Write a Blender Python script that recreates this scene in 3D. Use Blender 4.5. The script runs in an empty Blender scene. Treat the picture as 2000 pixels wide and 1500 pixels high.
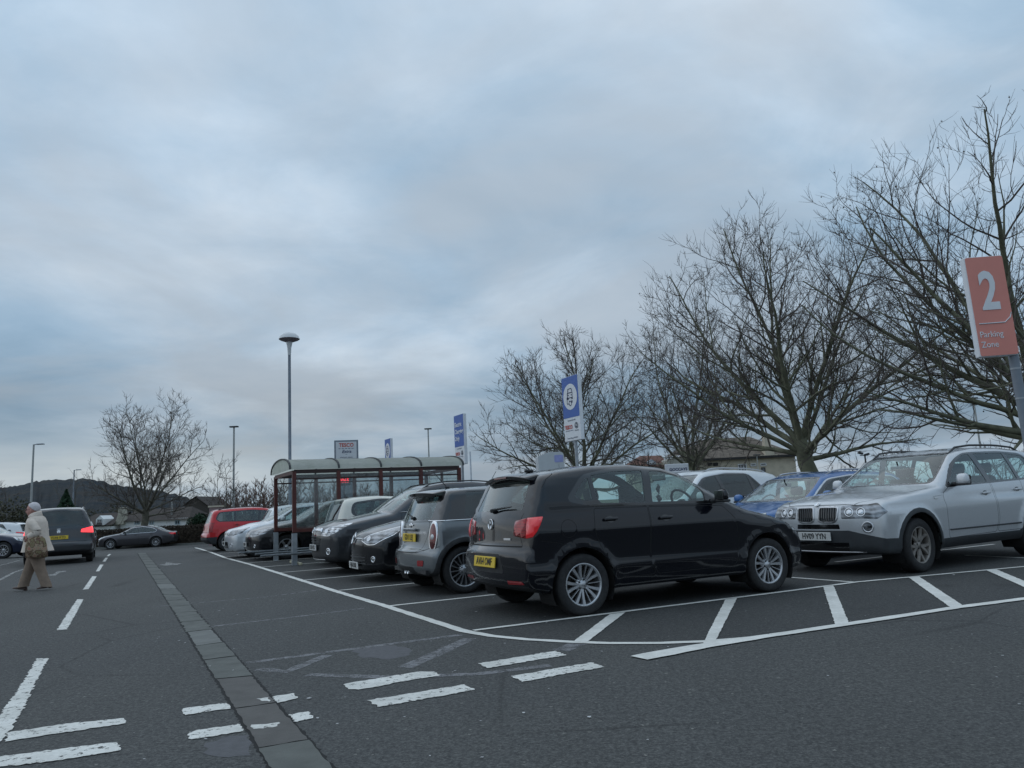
import bpy, bmesh, math, random
import numpy as np
from mathutils import Vector, Matrix
R_ = math.radians
scene = bpy.context.scene
COL = scene.collection
# ---------------------------------------------------------------- camera geometry
CAM_H = 1.13; FPX = 1500.0; PITCH = R_(8.86); ROLL = R_(2.86)
def _basis():
    f = Vector((0, math.cos(PITCH), math.sin(PITCH))); r = Vector((1, 0, 0)); u = Vector((0, -math.sin(PITCH), math.cos(PITCH)))
    c, s = math.cos(ROLL), math.sin(ROLL)
    return r*c-u*s, u*c+r*s, f
CR, CU, CF = _basis()
def ray(px, py): return CF + CR*((px-1000)/FPX) - CU*((py-750)/FPX)
def ground_z(x, y):
    t = min(max((y-30)/16.0, 0), 1)
    return -0.5*t*t*(3-2*t)
def G(px, py, z=0.0):
    d = ray(px, py); t = (z-CAM_H)/d.z
    return Vector((d.x*t, d.y*t, z))
def A(px, py, Y):
    d = ray(px, py); t = Y/d.y
    return Vector((d.x*t, Y, CAM_H+d.z*t))
def az(deg): return Vector((math.sin(R_(deg)), math.cos(R_(deg)), 0))
ROAD = az(-27.1); BAY = az(62.9)
# ---------------------------------------------------------------- objects
def prop(o, label=None, cat=None, group=None, kind=None):
    if label: o['label'] = label
    if cat: o['category'] = cat
    if group: o['group'] = group
    if kind: o['kind'] = kind
    return o
def thing(name, label, cat, loc=(0, 0, 0), rz=0.0, group=None):
    o = bpy.data.objects.new(name, None); COL.objects.link(o)
    o.empty_display_size = 0.2
    o.location = loc; o.rotation_euler = (0, 0, rz)
    return prop(o, label, cat, group)
def link(name, me, parent=None, loc=None, rot=None):
    o = bpy.data.objects.new(name, me); COL.objects.link(o)
    if parent is not None: o.parent = parent
    if loc is not None: o.location = loc
    if rot is not None: o.rotation_euler = rot
    return o
def bmo(name, bm, mats, parent=None, smooth=False, loc=None, rot=None):
    me = bpy.data.meshes.new(name)
    bm.normal_update(); bm.to_mesh(me); bm.free()
    for m in (mats if isinstance(mats, (list, tuple)) else [mats]): me.materials.append(m)
    if smooth: me.polygons.foreach_set('use_smooth', [True]*len(me.polygons))
    return link(name, me, parent, loc, rot)
def copy_tree(o, parent=None, group=None):
    c = o.copy(); COL.objects.link(c)
    if parent is not None: c.parent = parent
    for ch in list(o.children): copy_tree(ch, c)
    return c
# mesh adders
def box(bm, c, s, rot=None, mi=0, taper=None):
    c = Vector(c); vs = []
    for k in range(8):
        v = Vector(((k & 1)-.5, ((k >> 1) & 1)-.5, ((k >> 2) & 1)-.5))
        if taper and v.z > 0: v.x *= taper[0]; v.y *= taper[1]
        v = Vector((v.x*s[0], v.y*s[1], v.z*s[2]))
        if rot is not None: v = rot @ v
        vs.append(bm.verts.new(c+v))
    out = []
    for f in ((0, 2, 3, 1), (4, 5, 7, 6), (0, 1, 5, 4), (2, 6, 7, 3), (0, 4, 6, 2), (1, 3, 7, 5)):
        fc = bm.faces.new([vs[i] for i in f]); fc.material_index = mi; out.append(fc)
    return vs, out
def rbox(bm, c, s, r=0.02, rot=None, seg=2, mi=0, taper=None):
    t = bmesh.new(); box(t, (0, 0, 0), s, mi=mi, taper=taper)
    bmesh.ops.bevel(t, geom=list(t.edges), offset=r, segments=seg, affect='EDGES', profile=.5)
    M = Matrix.Translation(Vector(c)) @ (rot.to_4x4() if rot is not None else Matrix.Identity(4))
    merge(bm, t, M)
def merge(bm, t, M=None):
    vm = {}
    for v in t.verts: vm[v] = bm.verts.new(M @ v.co if M is not None else v.co)
    for f in t.faces:
        try:
            g = bm.faces.new([vm[v] for v in f.verts]); g.material_index = f.material_index; g.smooth = f.smooth
        except ValueError: pass
    t.free()
def tube(bm, pts, rad, seg=8, mi=0, caps=True, sm=True):
    pts = [Vector(p) for p in pts]; n = len(pts)
    if not isinstance(rad, (list, tuple)): rad = [rad]*n
    rings = []; up = Vector((0, 0, 1))
    for i in range(n):
        d = (pts[min(i+1, n-1)]-pts[max(i-1, 0)]).normalized()
        a = d.cross(up)
        if a.length < .05: a = d.cross(Vector((1, 0, 0)))
        a.normalize(); b = d.cross(a)
        rings.append([bm.verts.new(pts[i]+(a*math.cos(2*math.pi*k/seg)+b*math.sin(2*math.pi*k/seg))*rad[i]) for k in range(seg)])
    for i in range(n-1):
        for k in range(seg):
            f = bm.faces.new((rings[i][k], rings[i][(k+1) % seg], rings[i+1][(k+1) % seg], rings[i+1][k])); f.material_index = mi; f.smooth = sm
    if caps:
        for r in (rings[0], rings[-1][::-1]):
            f = bm.faces.new(r); f.material_index = mi
def lathe(bm, prof, seg=32, axis='Z', c=(0, 0, 0), mi=0, sm=True, close=False):
    c = Vector(c); rings = []
    for (r, h) in prof:
        ring = []
        for k in range(seg):
            a = 2*math.pi*k/seg
            p = (r*math.cos(a), r*math.sin(a), h) if axis == 'Z' else (r*math.cos(a), h, r*math.sin(a))
            ring.append(bm.verts.new(c+Vector(p)))
        rings.append(ring)
    n = len(rings)
    for i in range(n if close else n-1):
        A_, B_ = rings[i], rings[(i+1) % n]
        for k in range(seg):
            q = (A_[k], A_[(k+1) % seg], B_[(k+1) % seg], B_[k])
            if axis == 'Z': q = q[::-1] if False else q
            f = bm.faces.new(q); f.material_index = mi; f.smooth = sm
def prism(bm, poly, z0, z1, mi=0, M=None):
    lo = [bm.verts.new((M @ Vector((p[0], p[1], z0))) if M else (p[0], p[1], z0)) for p in poly]
    hi = [bm.verts.new((M @ Vector((p[0], p[1], z1))) if M else (p[0], p[1], z1)) for p in poly]
    n = len(poly)
    fs = [bm.faces.new(lo[::-1]), bm.faces.new(hi)]
    for i in range(n): fs.append(bm.faces.new((lo[i], lo[(i+1) % n], hi[(i+1) % n], hi[i])))
    for f in fs: f.material_index = mi
    return fs
_FONTS = {}
def text(name, s, size, mat, parent, loc, rot, sx=1.0, extrude=0.002, bold=0.0, align='CENTER', shear=0):
    cu = bpy.data.curves.new('t', 'FONT'); cu.body = s; cu.size = size; cu.extrude = extrude; cu.offset = bold; cu.shear = shear
    cu.align_x = align; cu.align_y = 'CENTER'; cu.resolution_u = 3
    to = bpy.data.objects.new('t', cu); COL.objects.link(to)
    dg = bpy.context.evaluated_depsgraph_get()
    me = bpy.data.meshes.new_from_object(to.evaluated_get(dg))
    bpy.data.objects.remove(to); bpy.data.curves.remove(cu)
    me.name = name
    me.transform(Matrix.Diagonal((sx, 1, 1, 1)))
    me.materials.clear(); me.materials.append(mat)
    return link(name, me, parent, loc, rot)
# ---------------------------------------------------------------- materials
def new_mat(name):
    m = bpy.data.materials.new(name); m.use_nodes = True
    nt = m.node_tree; nt.nodes.clear()
    out = nt.nodes.new('ShaderNodeOutputMaterial')
    return m, nt, out
def N(nt, t, **kw):
    n = nt.nodes.new(t)
    for k, v in kw.items():
        if k in n.inputs: n.inputs[k].default_value = v
        else: setattr(n, k, v)
    return n
def S(c):  # sRGB 0-255 -> linear rgba
    def f(v):
        v /= 255.0
        return v/12.92 if v <= .04045 else ((v+.055)/1.055)**2.4
    return (f(c[0]), f(c[1]), f(c[2]), 1)
def ramp(nt, fac, stops):
    r = nt.nodes.new('ShaderNodeValToRGB'); e = r.color_ramp.elements
    while len(e) < len(stops): e.new(.5)
    for i, (p, c) in enumerate(stops):
        e[i].position = p; e[i].color = c if len(c) == 4 else (*c, 1)
    nt.links.new(fac, r.inputs[0]); return r.outputs[0]
def mixc(nt, fac, a, b, mode='MIX'):
    m = nt.nodes.new('ShaderNodeMix'); m.data_type = 'RGBA'; m.blend_type = mode
    for sock, v in ((m.inputs[0], fac), (m.inputs[6], a), (m.inputs[7], b)):
        if hasattr(v, 'is_linked'): nt.links.new(v, sock)
        else: sock.default_value = v
    return m.outputs[2]
def noise(nt, scale, detail=4, rough=.55, vec=None, out=0):
    n = N(nt, 'ShaderNodeTexNoise', Scale=scale, Detail=detail, Roughness=rough)
    if vec is not None: nt.links.new(vec, n.inputs['Vector'])
    return n.outputs[out]
def coord(nt, kind='Object'): return nt.nodes.new('ShaderNodeTexCoord').outputs[kind]
def surf(name, col, rough=.6, metal=0.0, var=.12, vscale=8.0, bump=0.0, bscale=40.0, coat=0.0, spec=.5, col2=None, emit=None, es=0.0, obj='Object'):
    """general principled surface: base colour broken up by noise, optional bump"""
    m, nt, out = new_mat(name)
    b = N(nt, 'ShaderNodeBsdfPrincipled', Roughness=rough, Metallic=metal)
    b.inputs['Specular IOR Level'].default_value = spec
    b.inputs['Coat Weight'].default_value = coat; b.inputs['Coat Roughness'].default_value = .05
    co = coord(nt, obj)
    c1 = tuple(v*(1-var) for v in col[:3])+(1,); c2 = col2 or tuple(min(1, v*(1+var)) for v in col[:3])+(1,)
    c = ramp(nt, noise(nt, vscale, 5, .6, co), [(.3, c1), (.7, c2)])
    nt.links.new(c, b.inputs['Base Color'])
    if bump:
        bp = N(nt, 'ShaderNodeBump', Strength=bump, Distance=.01)
        nt.links.new(noise(nt, bscale, 4, .6, co), bp.inputs['Height']); nt.links.new(bp.outputs[0], b.inputs['Normal'])
    if emit:
        b.inputs['Emission Color'].default_value = emit; b.inputs['Emission Strength'].default_value = es
    nt.links.new(b.outputs[0], out.inputs[0]); return m
def paint(name, col, metal=.0, rough=.28, dirt=.35, flake=.06, dcol=(.13, .125, .115, 1), coat=1.0):
    m, nt, out = new_mat(name)
    b = N(nt, 'ShaderNodeBsdfPrincipled', Metallic=metal, Roughness=rough); b.inputs['Specular IOR Level'].default_value = .12
    b.inputs['Coat Weight'].default_value = coat; b.inputs['Coat Roughness'].default_value = .04
    co = coord(nt)
    f = ramp(nt, noise(nt, 900, 1, .5, co), [(.35, tuple(v*(1-flake*2) for v in col[:3])), (.65, tuple(min(1, v*(1+flake*2)) for v in col[:3]))])
    # road grime: film with a noisy edge that gets stronger low on the bodywork
    sp = nt.nodes.new('ShaderNodeSeparateXYZ'); nt.links.new(co, sp.inputs[0])
    mr = N(nt, 'ShaderNodeMapRange'); mr.inputs[1].default_value = .75; mr.inputs[2].default_value = .12; mr.inputs[3].default_value = 0; mr.inputs[4].default_value = 1
    nt.links.new(sp.outputs[2], mr.inputs[0])
    nz = noise(nt, 5, 6, .65, co)
    ml = N(nt, 'ShaderNodeMath', operation='MULTIPLY'); nt.links.new(mr.outputs[0], ml.inputs[0]); nt.links.new(nz, ml.inputs[1])
    m2 = N(nt, 'ShaderNodeMath', operation='MULTIPLY'); nt.links.new(ml.outputs[0], m2.inputs[0]); m2.inputs[1].default_value = dirt
    ad = N(nt, 'ShaderNodeMath', operation='ADD'); nt.links.new(m2.outputs[0], ad.inputs[0])
    f2 = N(nt, 'ShaderNodeMath', operation='MULTIPLY'); nt.links.new(noise(nt, 2.5, 5, .7, co), f2.inputs[0]); f2.inputs[1].default_value = .05*dirt
    nt.links.new(f2.outputs[0], ad.inputs[1])
    c = mixc(nt, ad.outputs[0], f, dcol)
    nt.links.new(c, b.inputs['Base Color'])
    # rough spots
    rr = N(nt, 'ShaderNodeMath', operation='MULTIPLY_ADD'); nt.links.new(ad.outputs[0], rr.inputs[0]); rr.inputs[1].default_value = .8; rr.inputs[2].default_value = .05
    nt.links.new(rr.outputs[0], b.inputs['Coat Roughness'])
    nt.links.new(b.outputs[0], out.inputs[0]); return m
def glass(name, tint=(.62, .72, .70, 1), refl=1.0, dirt=.05):
    m, nt, out = new_mat(name); refl *= 1.7
    tr = N(nt, 'ShaderNodeBsdfTransparent', Color=tint)
    gl = N(nt, 'ShaderNodeBsdfGlossy', Roughness=.02); gl.inputs['Color'].default_value = (.95, 1, 1, 1)
    fr = N(nt, 'ShaderNodeLayerWeight', Blend=.5)
    p5 = N(nt, 'ShaderNodeMath', operation='POWER'); nt.links.new(fr.outputs['Facing'], p5.inputs[0]); p5.inputs[1].default_value = 4.0
    mu = N(nt, 'ShaderNodeMath', operation='MULTIPLY_ADD'); mu.inputs[1].default_value = min(.95, refl*.9); mu.inputs[2].default_value = .05*refl; mu.use_clamp = True
    nt.links.new(p5.outputs[0], mu.inputs[0])
    mx = nt.nodes.new('ShaderNodeMixShader'); nt.links.new(mu.outputs[0], mx.inputs[0])
    nt.links.new(tr.outputs[0], mx.inputs[1]); nt.links.new(gl.outputs[0], mx.inputs[2])
    df = N(nt, 'ShaderNodeBsdfDiffuse'); df.inputs['Color'].default_value = (.35, .36, .36, 1)
    r = ramp(nt, noise(nt, 3.5, 6, .7, coord(nt)), [(.35, (0, 0, 0)), (.75, (dirt*2,)*3)])
    m2 = nt.nodes.new('ShaderNodeMixShader'); nt.links.new(r, m2.inputs[0]); nt.links.new(mx.outputs[0], m2.inputs[1]); nt.links.new(df.outputs[0], m2.inputs[2])
    nt.links.new(m2.outputs[0], out.inputs[0]); return m
def lens(name, dark, light, scale=14):
    """lamp unit seen through its cover: bright reflector facets in a dark housing under clear coat"""
    m, nt, out = new_mat(name)
    b = N(nt, 'ShaderNodeBsdfPrincipled', Roughness=.25, Metallic=.55)
    b.inputs['Coat Weight'].default_value = 1; b.inputs['Coat Roughness'].default_value = .02
    co = coord(nt)
    w = N(nt, 'ShaderNodeTexWave', Scale=scale*.35, Distortion=3.5, Detail=2); w.bands_direction = 'Z'; nt.links.new(co, w.inputs['Vector'])
    a = ramp(nt, w.outputs[0], [(.25, (0, 0, 0)), (.8, (1, 1, 1))]); b_ = ramp(nt, noise(nt, scale*.5, 2, .5, co), [(.42, (0, 0, 0)), (.6, (1, 1, 1))])
    c = mixc(nt, mixc(nt, .6, a, b_), (*dark, 1), (*light, 1))
    nt.links.new(c, b.inputs['Base Color']); nt.links.new(b.outputs[0], out.inputs[0]); return m
M = {}
def mk_materials():
    M['black_plastic'] = surf('black_plastic', (.022, .023, .025), .55, var=.25, bump=.2, bscale=300)
    M['dark_grey_plastic'] = surf('dark_grey_plastic', (.030, .034, .038), .6, var=.15, bump=.15, bscale=300)
    M['gloss_black'] = surf('gloss_black', (.008, .008, .009), .12, coat=1)
    M['seal'] = surf('seal', (.01, .01, .011), .45)
    M['gap'] = surf('gap', (.003, .003, .003), .8)
    M['chrome'] = surf('chrome', (.75, .76, .78), .14, metal=1, var=.03)
    M['silver_trim'] = surf('silver_trim', (.55, .56, .58), .3, metal=1, var=.05)
    M['alloy'] = surf('alloy', (.50, .51, .53), .32, metal=.85, var=.12, vscale=20)
    M['alloy_dirty'] = surf('alloy_dirty', (.26, .24, .22), .45, metal=.6, var=.25, vscale=14)
    M['alloy_dark'] = surf('alloy_dark', (.035, .035, .038), .35, metal=.5, var=.2)
    M['brake'] = surf('brake', (.05, .045, .04), .6, metal=.5, var=.3)
    M['tyre'] = surf('tyre', (.021, .021, .022), .8, var=.35, vscale=30, bump=.4, bscale=120)
    M['under'] = surf('underbody_black', (.008, .008, .008), .9)
    M['lining'] = surf('lining', (.035, .035, .037), .9, var=.1)
    M['headliner'] = surf('headliner', (.22, .22, .21), .9, var=.05)
    M['seat'] = surf('seat_fabric', (.03, .032, .035), .9, var=.25, vscale=60)
    M['dash'] = surf('dash_plastic', (.03, .03, .032), .6)
    M['glass'] = glass('glass', (.78, .93, .90, 1), 1.0, .03); M['glass_dark'] = glass('glass_dark', (.13, .16, .17, 1), 1.0, .02)
    M['glass_clear'] = glass('glass_clear', (.8, .87, .85, 1), .9, .04)
    M['head'] = lens('headlamp_unit', (.06, .065, .07), (.8, .82, .85), 22)
    M['head_dark'] = lens('headlamp_smoked', (.018, .02, .022), (.35, .37, .4), 16)
    M['bulb'] = surf('lamp_projector', (.6, .62, .65), .1, metal=.9, coat=1)
    M['tail'] = lens('tail_lens', (.20, .004, .006), (.36, .010, .014), 30)
    M['tail_dark'] = lens('tail_lens_smoked', (.06, .004, .006), (.16, .008, .01), 26)
    M['tail_lit'] = surf('tail_lens_bright', (.55, .012, .018), .2, coat=1, emit=(1, .02, .03, 1), es=.12)
    M['brake_lit'] = surf('brake_lamp_lit', (.9, .03, .04), .3, emit=(1, .05, .06, 1), es=1.6)
    M['reflector_red'] = surf('reflector_red', (.3, .01, .015), .25, coat=1, var=.2, vscale=60)
    M['amber'] = surf('amber_lens', (.55, .16, .02), .2, coat=1)
    M['white_lens'] = surf('white_lens', (.6, .62, .62), .2, coat=1, var=.2, vscale=40)
    M['plate_y'] = surf('plate_yellow', (.72, .50, .03), .4, var=.06, vscale=20)
    M['plate_w'] = surf('plate_white', (.62, .62, .60), .4, var=.08, vscale=20)
    M['plate_txt'] = surf('plate_letters', (.01, .01, .01), .4)
    M['steel'] = surf('galvanised_steel', (.34, .37, .40), .42, metal=.6, var=.2, vscale=6)
    M['pole_grey'] = surf('pole_grey', (.21, .24, .28), .5, metal=.2, var=.15, vscale=3)
# ================================================================= car bodies
def smooth_poly(pts, step=.008, sig=.02):
    P = np.array(pts, float); seg = np.hypot(*np.diff(P, axis=0).T); s = np.concatenate([[0], np.cumsum(seg)])
    t = np.arange(0, s[-1]+step, step); t[-1] = s[-1]
    x = np.interp(t, s, P[:, 0]); z = np.interp(t, s, P[:, 1])
    k = max(1, int(3*sig/step)); w = np.exp(-.5*(np.arange(-k, k+1)*step/sig)**2); w /= w.sum()
    def sm(a):
        e = np.concatenate([2*a[0]-a[k:0:-1], a, 2*a[-1]-a[-2:-k-2:-1]]); return np.convolve(e, w, 'valid')
    x, z = sm(x), sm(z); x = np.maximum.accumulate(x)+np.arange(len(x))*1e-6
    return x, z
class Shape:
    """closed car body: |y| <= half width(x,z), bottom(x,y) <= z <= top(x,y)"""
    def __init__(s, d):
        s.d = d; s.L = d['L']; s.W = d['W']
        s.tx, s.tz = smooth_poly(d['top'], sig=d.get('sig', .022))
        s.bx, s.bz = smooth_poly(d['bot'], sig=.03)
        s.ix, s.iz = smooth_poly(d['side'], step=.004, sig=d.get('ssig', .012))  # (z, inset)
        s.belt = d['belt']; s.bref = d['belt_ref']
        s.tum = d.get('tumble', .42)
        s.cf = d.get('cf', .22); s.cr = d.get('cr', .14); s.cw = d.get('cw', .2)
        s.wheels = d['axles']; s.arch = d['arch']; s.r = d.get('round', .05)
    def lin(s, x, X, Z, k=14.0):
        v = np.interp(x, X, Z)
        return v
    def top(s, x):
        v = np.interp(x, s.tx, s.tz)
        v = v+np.where(x < s.tx[0], (x-s.tx[0])*14, 0)-np.where(x > s.tx[-1], (x-s.tx[-1])*14, 0); return v
    def bot(s, x):
        v = np.interp(x, s.bx, s.bz)
        return v-np.where(x < s.bx[0], (x-s.bx[0])*14, 0)+np.where(x > s.bx[-1], (x-s.bx[-1])*14, 0)
    def cs(s, x):
        d = s.d
        return np.interp(x, [0, .35, d['cowl'], d['cowl']+.55, d['cowl']+1.0, d['tail']-.7, d['tail'], s.L],
                         [-s.cf, -s.cf, -s.cw*.8, -s.cw, 0, 0, s.cr, s.cr*1.25])
    def width(s, x, z):
        zb = np.interp(x, *s.belt); u = np.where(z < zb, z/zb*s.bref, s.bref)
        ins = np.interp(u, s.ix, s.iz)+np.maximum(z-zb, 0)*s.tum+np.maximum(z-zb-.18, 0)**2*s.d.get('tum2', .25)
        w = s.W-ins
        fo, ro = s.d.get('taper', (.10, .06))
        w = w-fo*np.clip((.9-x)/.9, 0, 1.4)**2.2-ro*np.clip((x-(s.L-.8))/.8, 0, 1.4)**2.2
        for xa in s.wheels:
            q = np.hypot(x-xa, z-s.d['tr'])
            w = w+s.d.get('flare', .014)*np.exp(-((q-s.arch-.01)/.055)**2)*(z > .1)
        return w
    def F(s, x, y, z):
        ya = np.abs(y); t2 = np.minimum((ya/s.W)**2, 1.3); c = s.cs(x)
        xe = x+c*t2*s.d.get('shiftp', 1.0)
        zt = s.top(xe)-s.d.get('crown', .05)*t2
        sl = (s.top(xe+.01)-s.top(xe-.01))/.02
        ft = (z-zt)/np.sqrt(1+sl*sl)
        zb = s.bot(xe); sb = (s.bot(xe+.01)-s.bot(xe-.01))/.02
        fb = (zb-z)/np.sqrt(1+sb*sb)
        fs = ya-s.width(x, z)
        def smax(a, b, k):
            h = np.maximum(k-np.abs(a-b), 0); return np.maximum(a, b)+h*h/(4*k)
        kk = np.interp(z, [.5, .9, 1.2], [s.r*.9, s.r, s.r*1.5])
        return smax(smax(ft, fs, kk), fb, .05)
    def grad(s, P):
        e = 2e-3; x, y, z = P.T
        g = np.stack([s.F(x+e, y, z)-s.F(x-e, y, z), s.F(x, y+e, z)-s.F(x, y-e, z), s.F(x, y, z+e)-s.F(x, y, z-e)], 1)
        n = np.linalg.norm(g, axis=1, keepdims=True); n[n == 0] = 1
        return g/n
    def mesh(s, ns=110, nt=88, nf=26):
        d = s.d; xa, xb = .5, s.L-.45; zc = d.get('zc', .58)
        stations = [(xa, a) for a in np.linspace(-90, 0, nf, endpoint=False)[1:]]+[(x, 0) for x in np.linspace(xa, xb, ns)]+[(xb, a) for a in np.linspace(0, 90, nf, endpoint=False)[1:]]
        n = len(stations); th = []
        # more rays through the side/shoulder
        th = np.linspace(0, 2*np.pi, nt, endpoint=False)+np.pi/nt
        O = np.zeros((n, nt, 3)); D = np.zeros((n, nt, 3))
        for i, (x, a) in enumerate(stations):
            ca, sa = math.cos(R_(a)), math.sin(R_(a))
            O[i, :, 0] = x; O[i, :, 2] = zc
            D[i, :, 0] = sa; D[i, :, 1] = np.cos(th)*ca; D[i, :, 2] = np.sin(th)*ca
        poles = [(xa, -1), (xb, 1)]
        Of = np.concatenate([O.reshape(-1, 3), [[xa, 0, zc], [xb, 0, zc]]]); Df = np.concatenate([D.reshape(-1, 3), [[-1, 0, 0], [1, 0, 0]]])
        lo = np.zeros(len(Of)); hi = np.full(len(Of), 0.05)
        for _ in range(60):
            P = Of+Df*hi[:, None]; ins = s.F(*P.T) < 0
            if not ins.any(): break
            lo = np.where(ins, hi, lo); hi = np.where(ins, hi+.04, hi)
        for _ in range(22):
            m = (lo+hi)/2; ins = s.F(*(Of+Df*m[:, None]).T) < 0
            lo = np.where(ins, m, lo); hi = np.where(ins, hi, m)
        P = Of+Df*hi[:, None]
        bm = bmesh.new(); vs = [bm.verts.new(p) for p in P]
        for i in range(n-1):
            for k in range(nt):
                k2 = (k+1) % nt
                bm.faces.new((vs[i*nt+k], vs[i*nt+k2], vs[(i+1)*nt+k2], vs[(i+1)*nt+k]))
        for k in range(nt):
            k2 = (k+1) % nt
            bm.faces.new((vs[-2], vs[k2], vs[k]))
            bm.faces.new((vs[-1], vs[(n-1)*nt+k], vs[(n-1)*nt+k2]))
        bmesh.ops.recalc_face_normals(bm, faces=bm.faces[:])
        bm.verts.ensure_lookup_table()
        return bm
def pip(px, pz, poly):
    ins = False; n = len(poly); j = n-1
    for i in range(n):
        xi, zi = poly[i]; xj, zj = poly[j]
        if (zi > pz) != (zj > pz) and px < (xj-xi)*(pz-zi)/(zj-zi)+xi: ins = not ins
        j = i
    return ins
def rnd(poly, r=.04, k=3):
    """round the corners of a polygon"""
    out = []; n = len(poly)
    for i in range(n):
        p0, p1, p2 = (Vector(poly[(i+j-1) % n][:2]) for j in range(3))
        rr = poly[i][2] if len(poly[i]) > 2 else r
        a = (p0-p1); b = (p2-p1); q = min(rr, a.length*.45, b.length*.45)
        if q < 1e-4: out.append(tuple(p1)); continue
        a.normalize(); b.normalize(); s, e = p1+a*q, p1+b*q
        for j in range(k+1):
            t = j/k; out.append(tuple(s*(1-t)**2+p1*2*t*(1-t)+e*t*t))
    return out
def grow(poly, d):
    n = len(poly); ar = sum(poly[i][0]*poly[(i+1) % n][1]-poly[(i+1) % n][0]*poly[i][1] for i in range(n))
    if ar < 0: d = -d
    out = []
    for i in range(n):
        p0, p1, p2 = (Vector(poly[(i+j-1) % n][:2]) for j in range(3))
        a = (p1-p0); b = (p2-p1)
        if a.length < 1e-9 or b.length < 1e-9: out.append(tuple(p1)); continue
        a.normalize(); b.normalize()
        na = Vector((a.y, -a.x)); nb = Vector((b.y, -b.x)); m = na+nb
        if m.length < .2: out.append(tuple(p1+na*d)); continue
        m.normalize(); out.append(tuple(p1+m*(d/max(.35, m.dot(na)))))
    return out
class Car:
    def __init__(s, name, label, d, paint_mat, group=None, cat='car', dens=1.0):
        s.sh = Shape(d); s.d = d; s.root = thing(name, label, cat, group=group)
        s.bm = s.sh.mesh(int(100*dens), int(84*dens), int(24*dens))
        s.paint = paint_mat; s.dens = dens
        s.mats = [paint_mat, M['gap'], M['black_plastic'], M['dark_grey_plastic'], M['gloss_black']]
    # --- region selection --------------------------------------------------
    def carve(s, poly, e1, e2, cond):
        e1 = Vector(e1); e2 = Vector(e2)
        xs = [p[0] for p in poly]; zs = [p[1] for p in poly]
        x0, x1, z0, z1 = min(xs), max(xs), min(zs), max(zs)
        FB = {}
        ax1 = 0 if abs(e1.x) > .999 else 1 if abs(e1.y) > .999 else -1; ax2 = 2 if abs(e2.z) > .999 else 1 if abs(e2.y) > .999 else -1
        s1 = 1 if ax1 < 0 or e1[ax1] > 0 else -1
        x0m, x1m, z0m, z1m = x0-.16, x1+.16, z0-.16, z1+.16
        dot1 = e1.dot; dot2 = e2.dot
        for f in s.bm.faces:
            c0 = f.verts[0].co
            if ax1 >= 0:
                if not x0m < c0[ax1] < x1m: continue
            if ax2 >= 0:
                if not z0m < c0[ax2] < z1m: continue
            cs_ = [v.co for v in f.verts]
            a = [dot1(c) for c in cs_]; a0 = min(a); a1 = max(a)
            if a1 < x0 or a0 > x1: continue
            b = [dot2(c) for c in cs_]; b0 = min(b); b1 = max(b)
            if b1 < z0 or b0 > z1: continue
            if cond(f.calc_center_median(), f.normal): FB[f] = (a0, a1, b0, b1)
        if not FB: return []
        n = len(poly)
        for i in range(n):
            p, q = poly[i], poly[(i+1) % n]
            tx, tz = q[0]-p[0], q[1]-p[1]; ln = math.hypot(tx, tz)
            if ln < 1e-6: continue
            ux, uz = tx/ln, tz/ln
            ex0, ex1 = (p[0], q[0]) if p[0] < q[0] else (q[0], p[0]); ez0, ez1 = (p[1], q[1]) if p[1] < q[1] else (q[1], p[1])
            loc = []
            for f, (a0, a1, b0, b1) in FB.items():
                if a1 < ex0 or a0 > ex1 or b1 < ez0 or b0 > ez1: continue
                mx = (a0-p[0])*uz, (a1-p[0])*uz; mz = (b0-p[1])*ux, (b1-p[1])*ux
                if min(mx)-max(mz) > 0 or max(mx)-min(mz) < 0: continue
                loc.append(f)
            if not loc: continue
            dist = {}; npx, npz = -uz, ux
            edges = set()
            for f in loc:
                for v in f.verts:
                    if v not in dist:
                        dd = (dot1(v.co)-p[0])*npx+(dot2(v.co)-p[1])*npz
                        dist[v] = 0.0 if abs(dd) < 2e-5 else dd
                edges.update(f.edges)
            for e in edges:
                v0, v1 = e.verts; d0, d1 = dist[v0], dist[v1]
                if d0*d1 < 0:
                    _, nv = bmesh.utils.edge_split(e, v0, d0/(d0-d1)); dist[nv] = 0.0
            for f in loc:
                FB.pop(f, None); on = [v for v in f.verts if dist.get(v, 1) == 0.0]; new = [f]
                if len(on) >= 2 and len(f.verts) > 3:
                    dd = [dist[v] for v in f.verts]
                    if min(dd) < 0 < max(dd):
                        try:
                            nf, _l = bmesh.utils.face_split(f, on[0], on[-1]) if len(on) == 2 else bmesh.utils.face_split(f, on[0], on[1])
                            nf.material_index = f.material_index; new.append(nf); nf.normal_update()
                        except ValueError: pass
                for g in new:
                    a = [dot1(v.co) for v in g.verts]; b = [dot2(v.co) for v in g.verts]
                    FB[g] = (min(a), max(a), min(b), max(b))
        F_ = list(FB)
        return [f for f in F_ if pip(f.calc_center_median().dot(e1), f.calc_center_median().dot(e2), poly)]
    def take(s, faces, name, mat, off=0.0, parent=None, thick=0.0, keep=False, smooth=True):
        if not faces: return None
        bm = bmesh.new(); vm = {}
        for f in faces:
            for v in f.verts:
                if v not in vm: vm[v] = bm.verts.new(v.co)
            g = bm.faces.new([vm[v] for v in f.verts])
            g.material_index = f.material_index
        if not keep: bmesh.ops.delete(s.bm, geom=faces, context='FACES')
        mats = mat if isinstance(mat, list) else [mat]
        if not isinstance(mat, list):
            for g in bm.faces: g.material_index = 0
        bm.verts.ensure_lookup_table()
        P = np.array([v.co[:] for v in bm.verts]); Nn = s.sh.grad(P)
        if off:
            for v, n in zip(bm.verts, Nn): v.co += Vector(n)*off
        nv = len(bm.verts)
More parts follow.
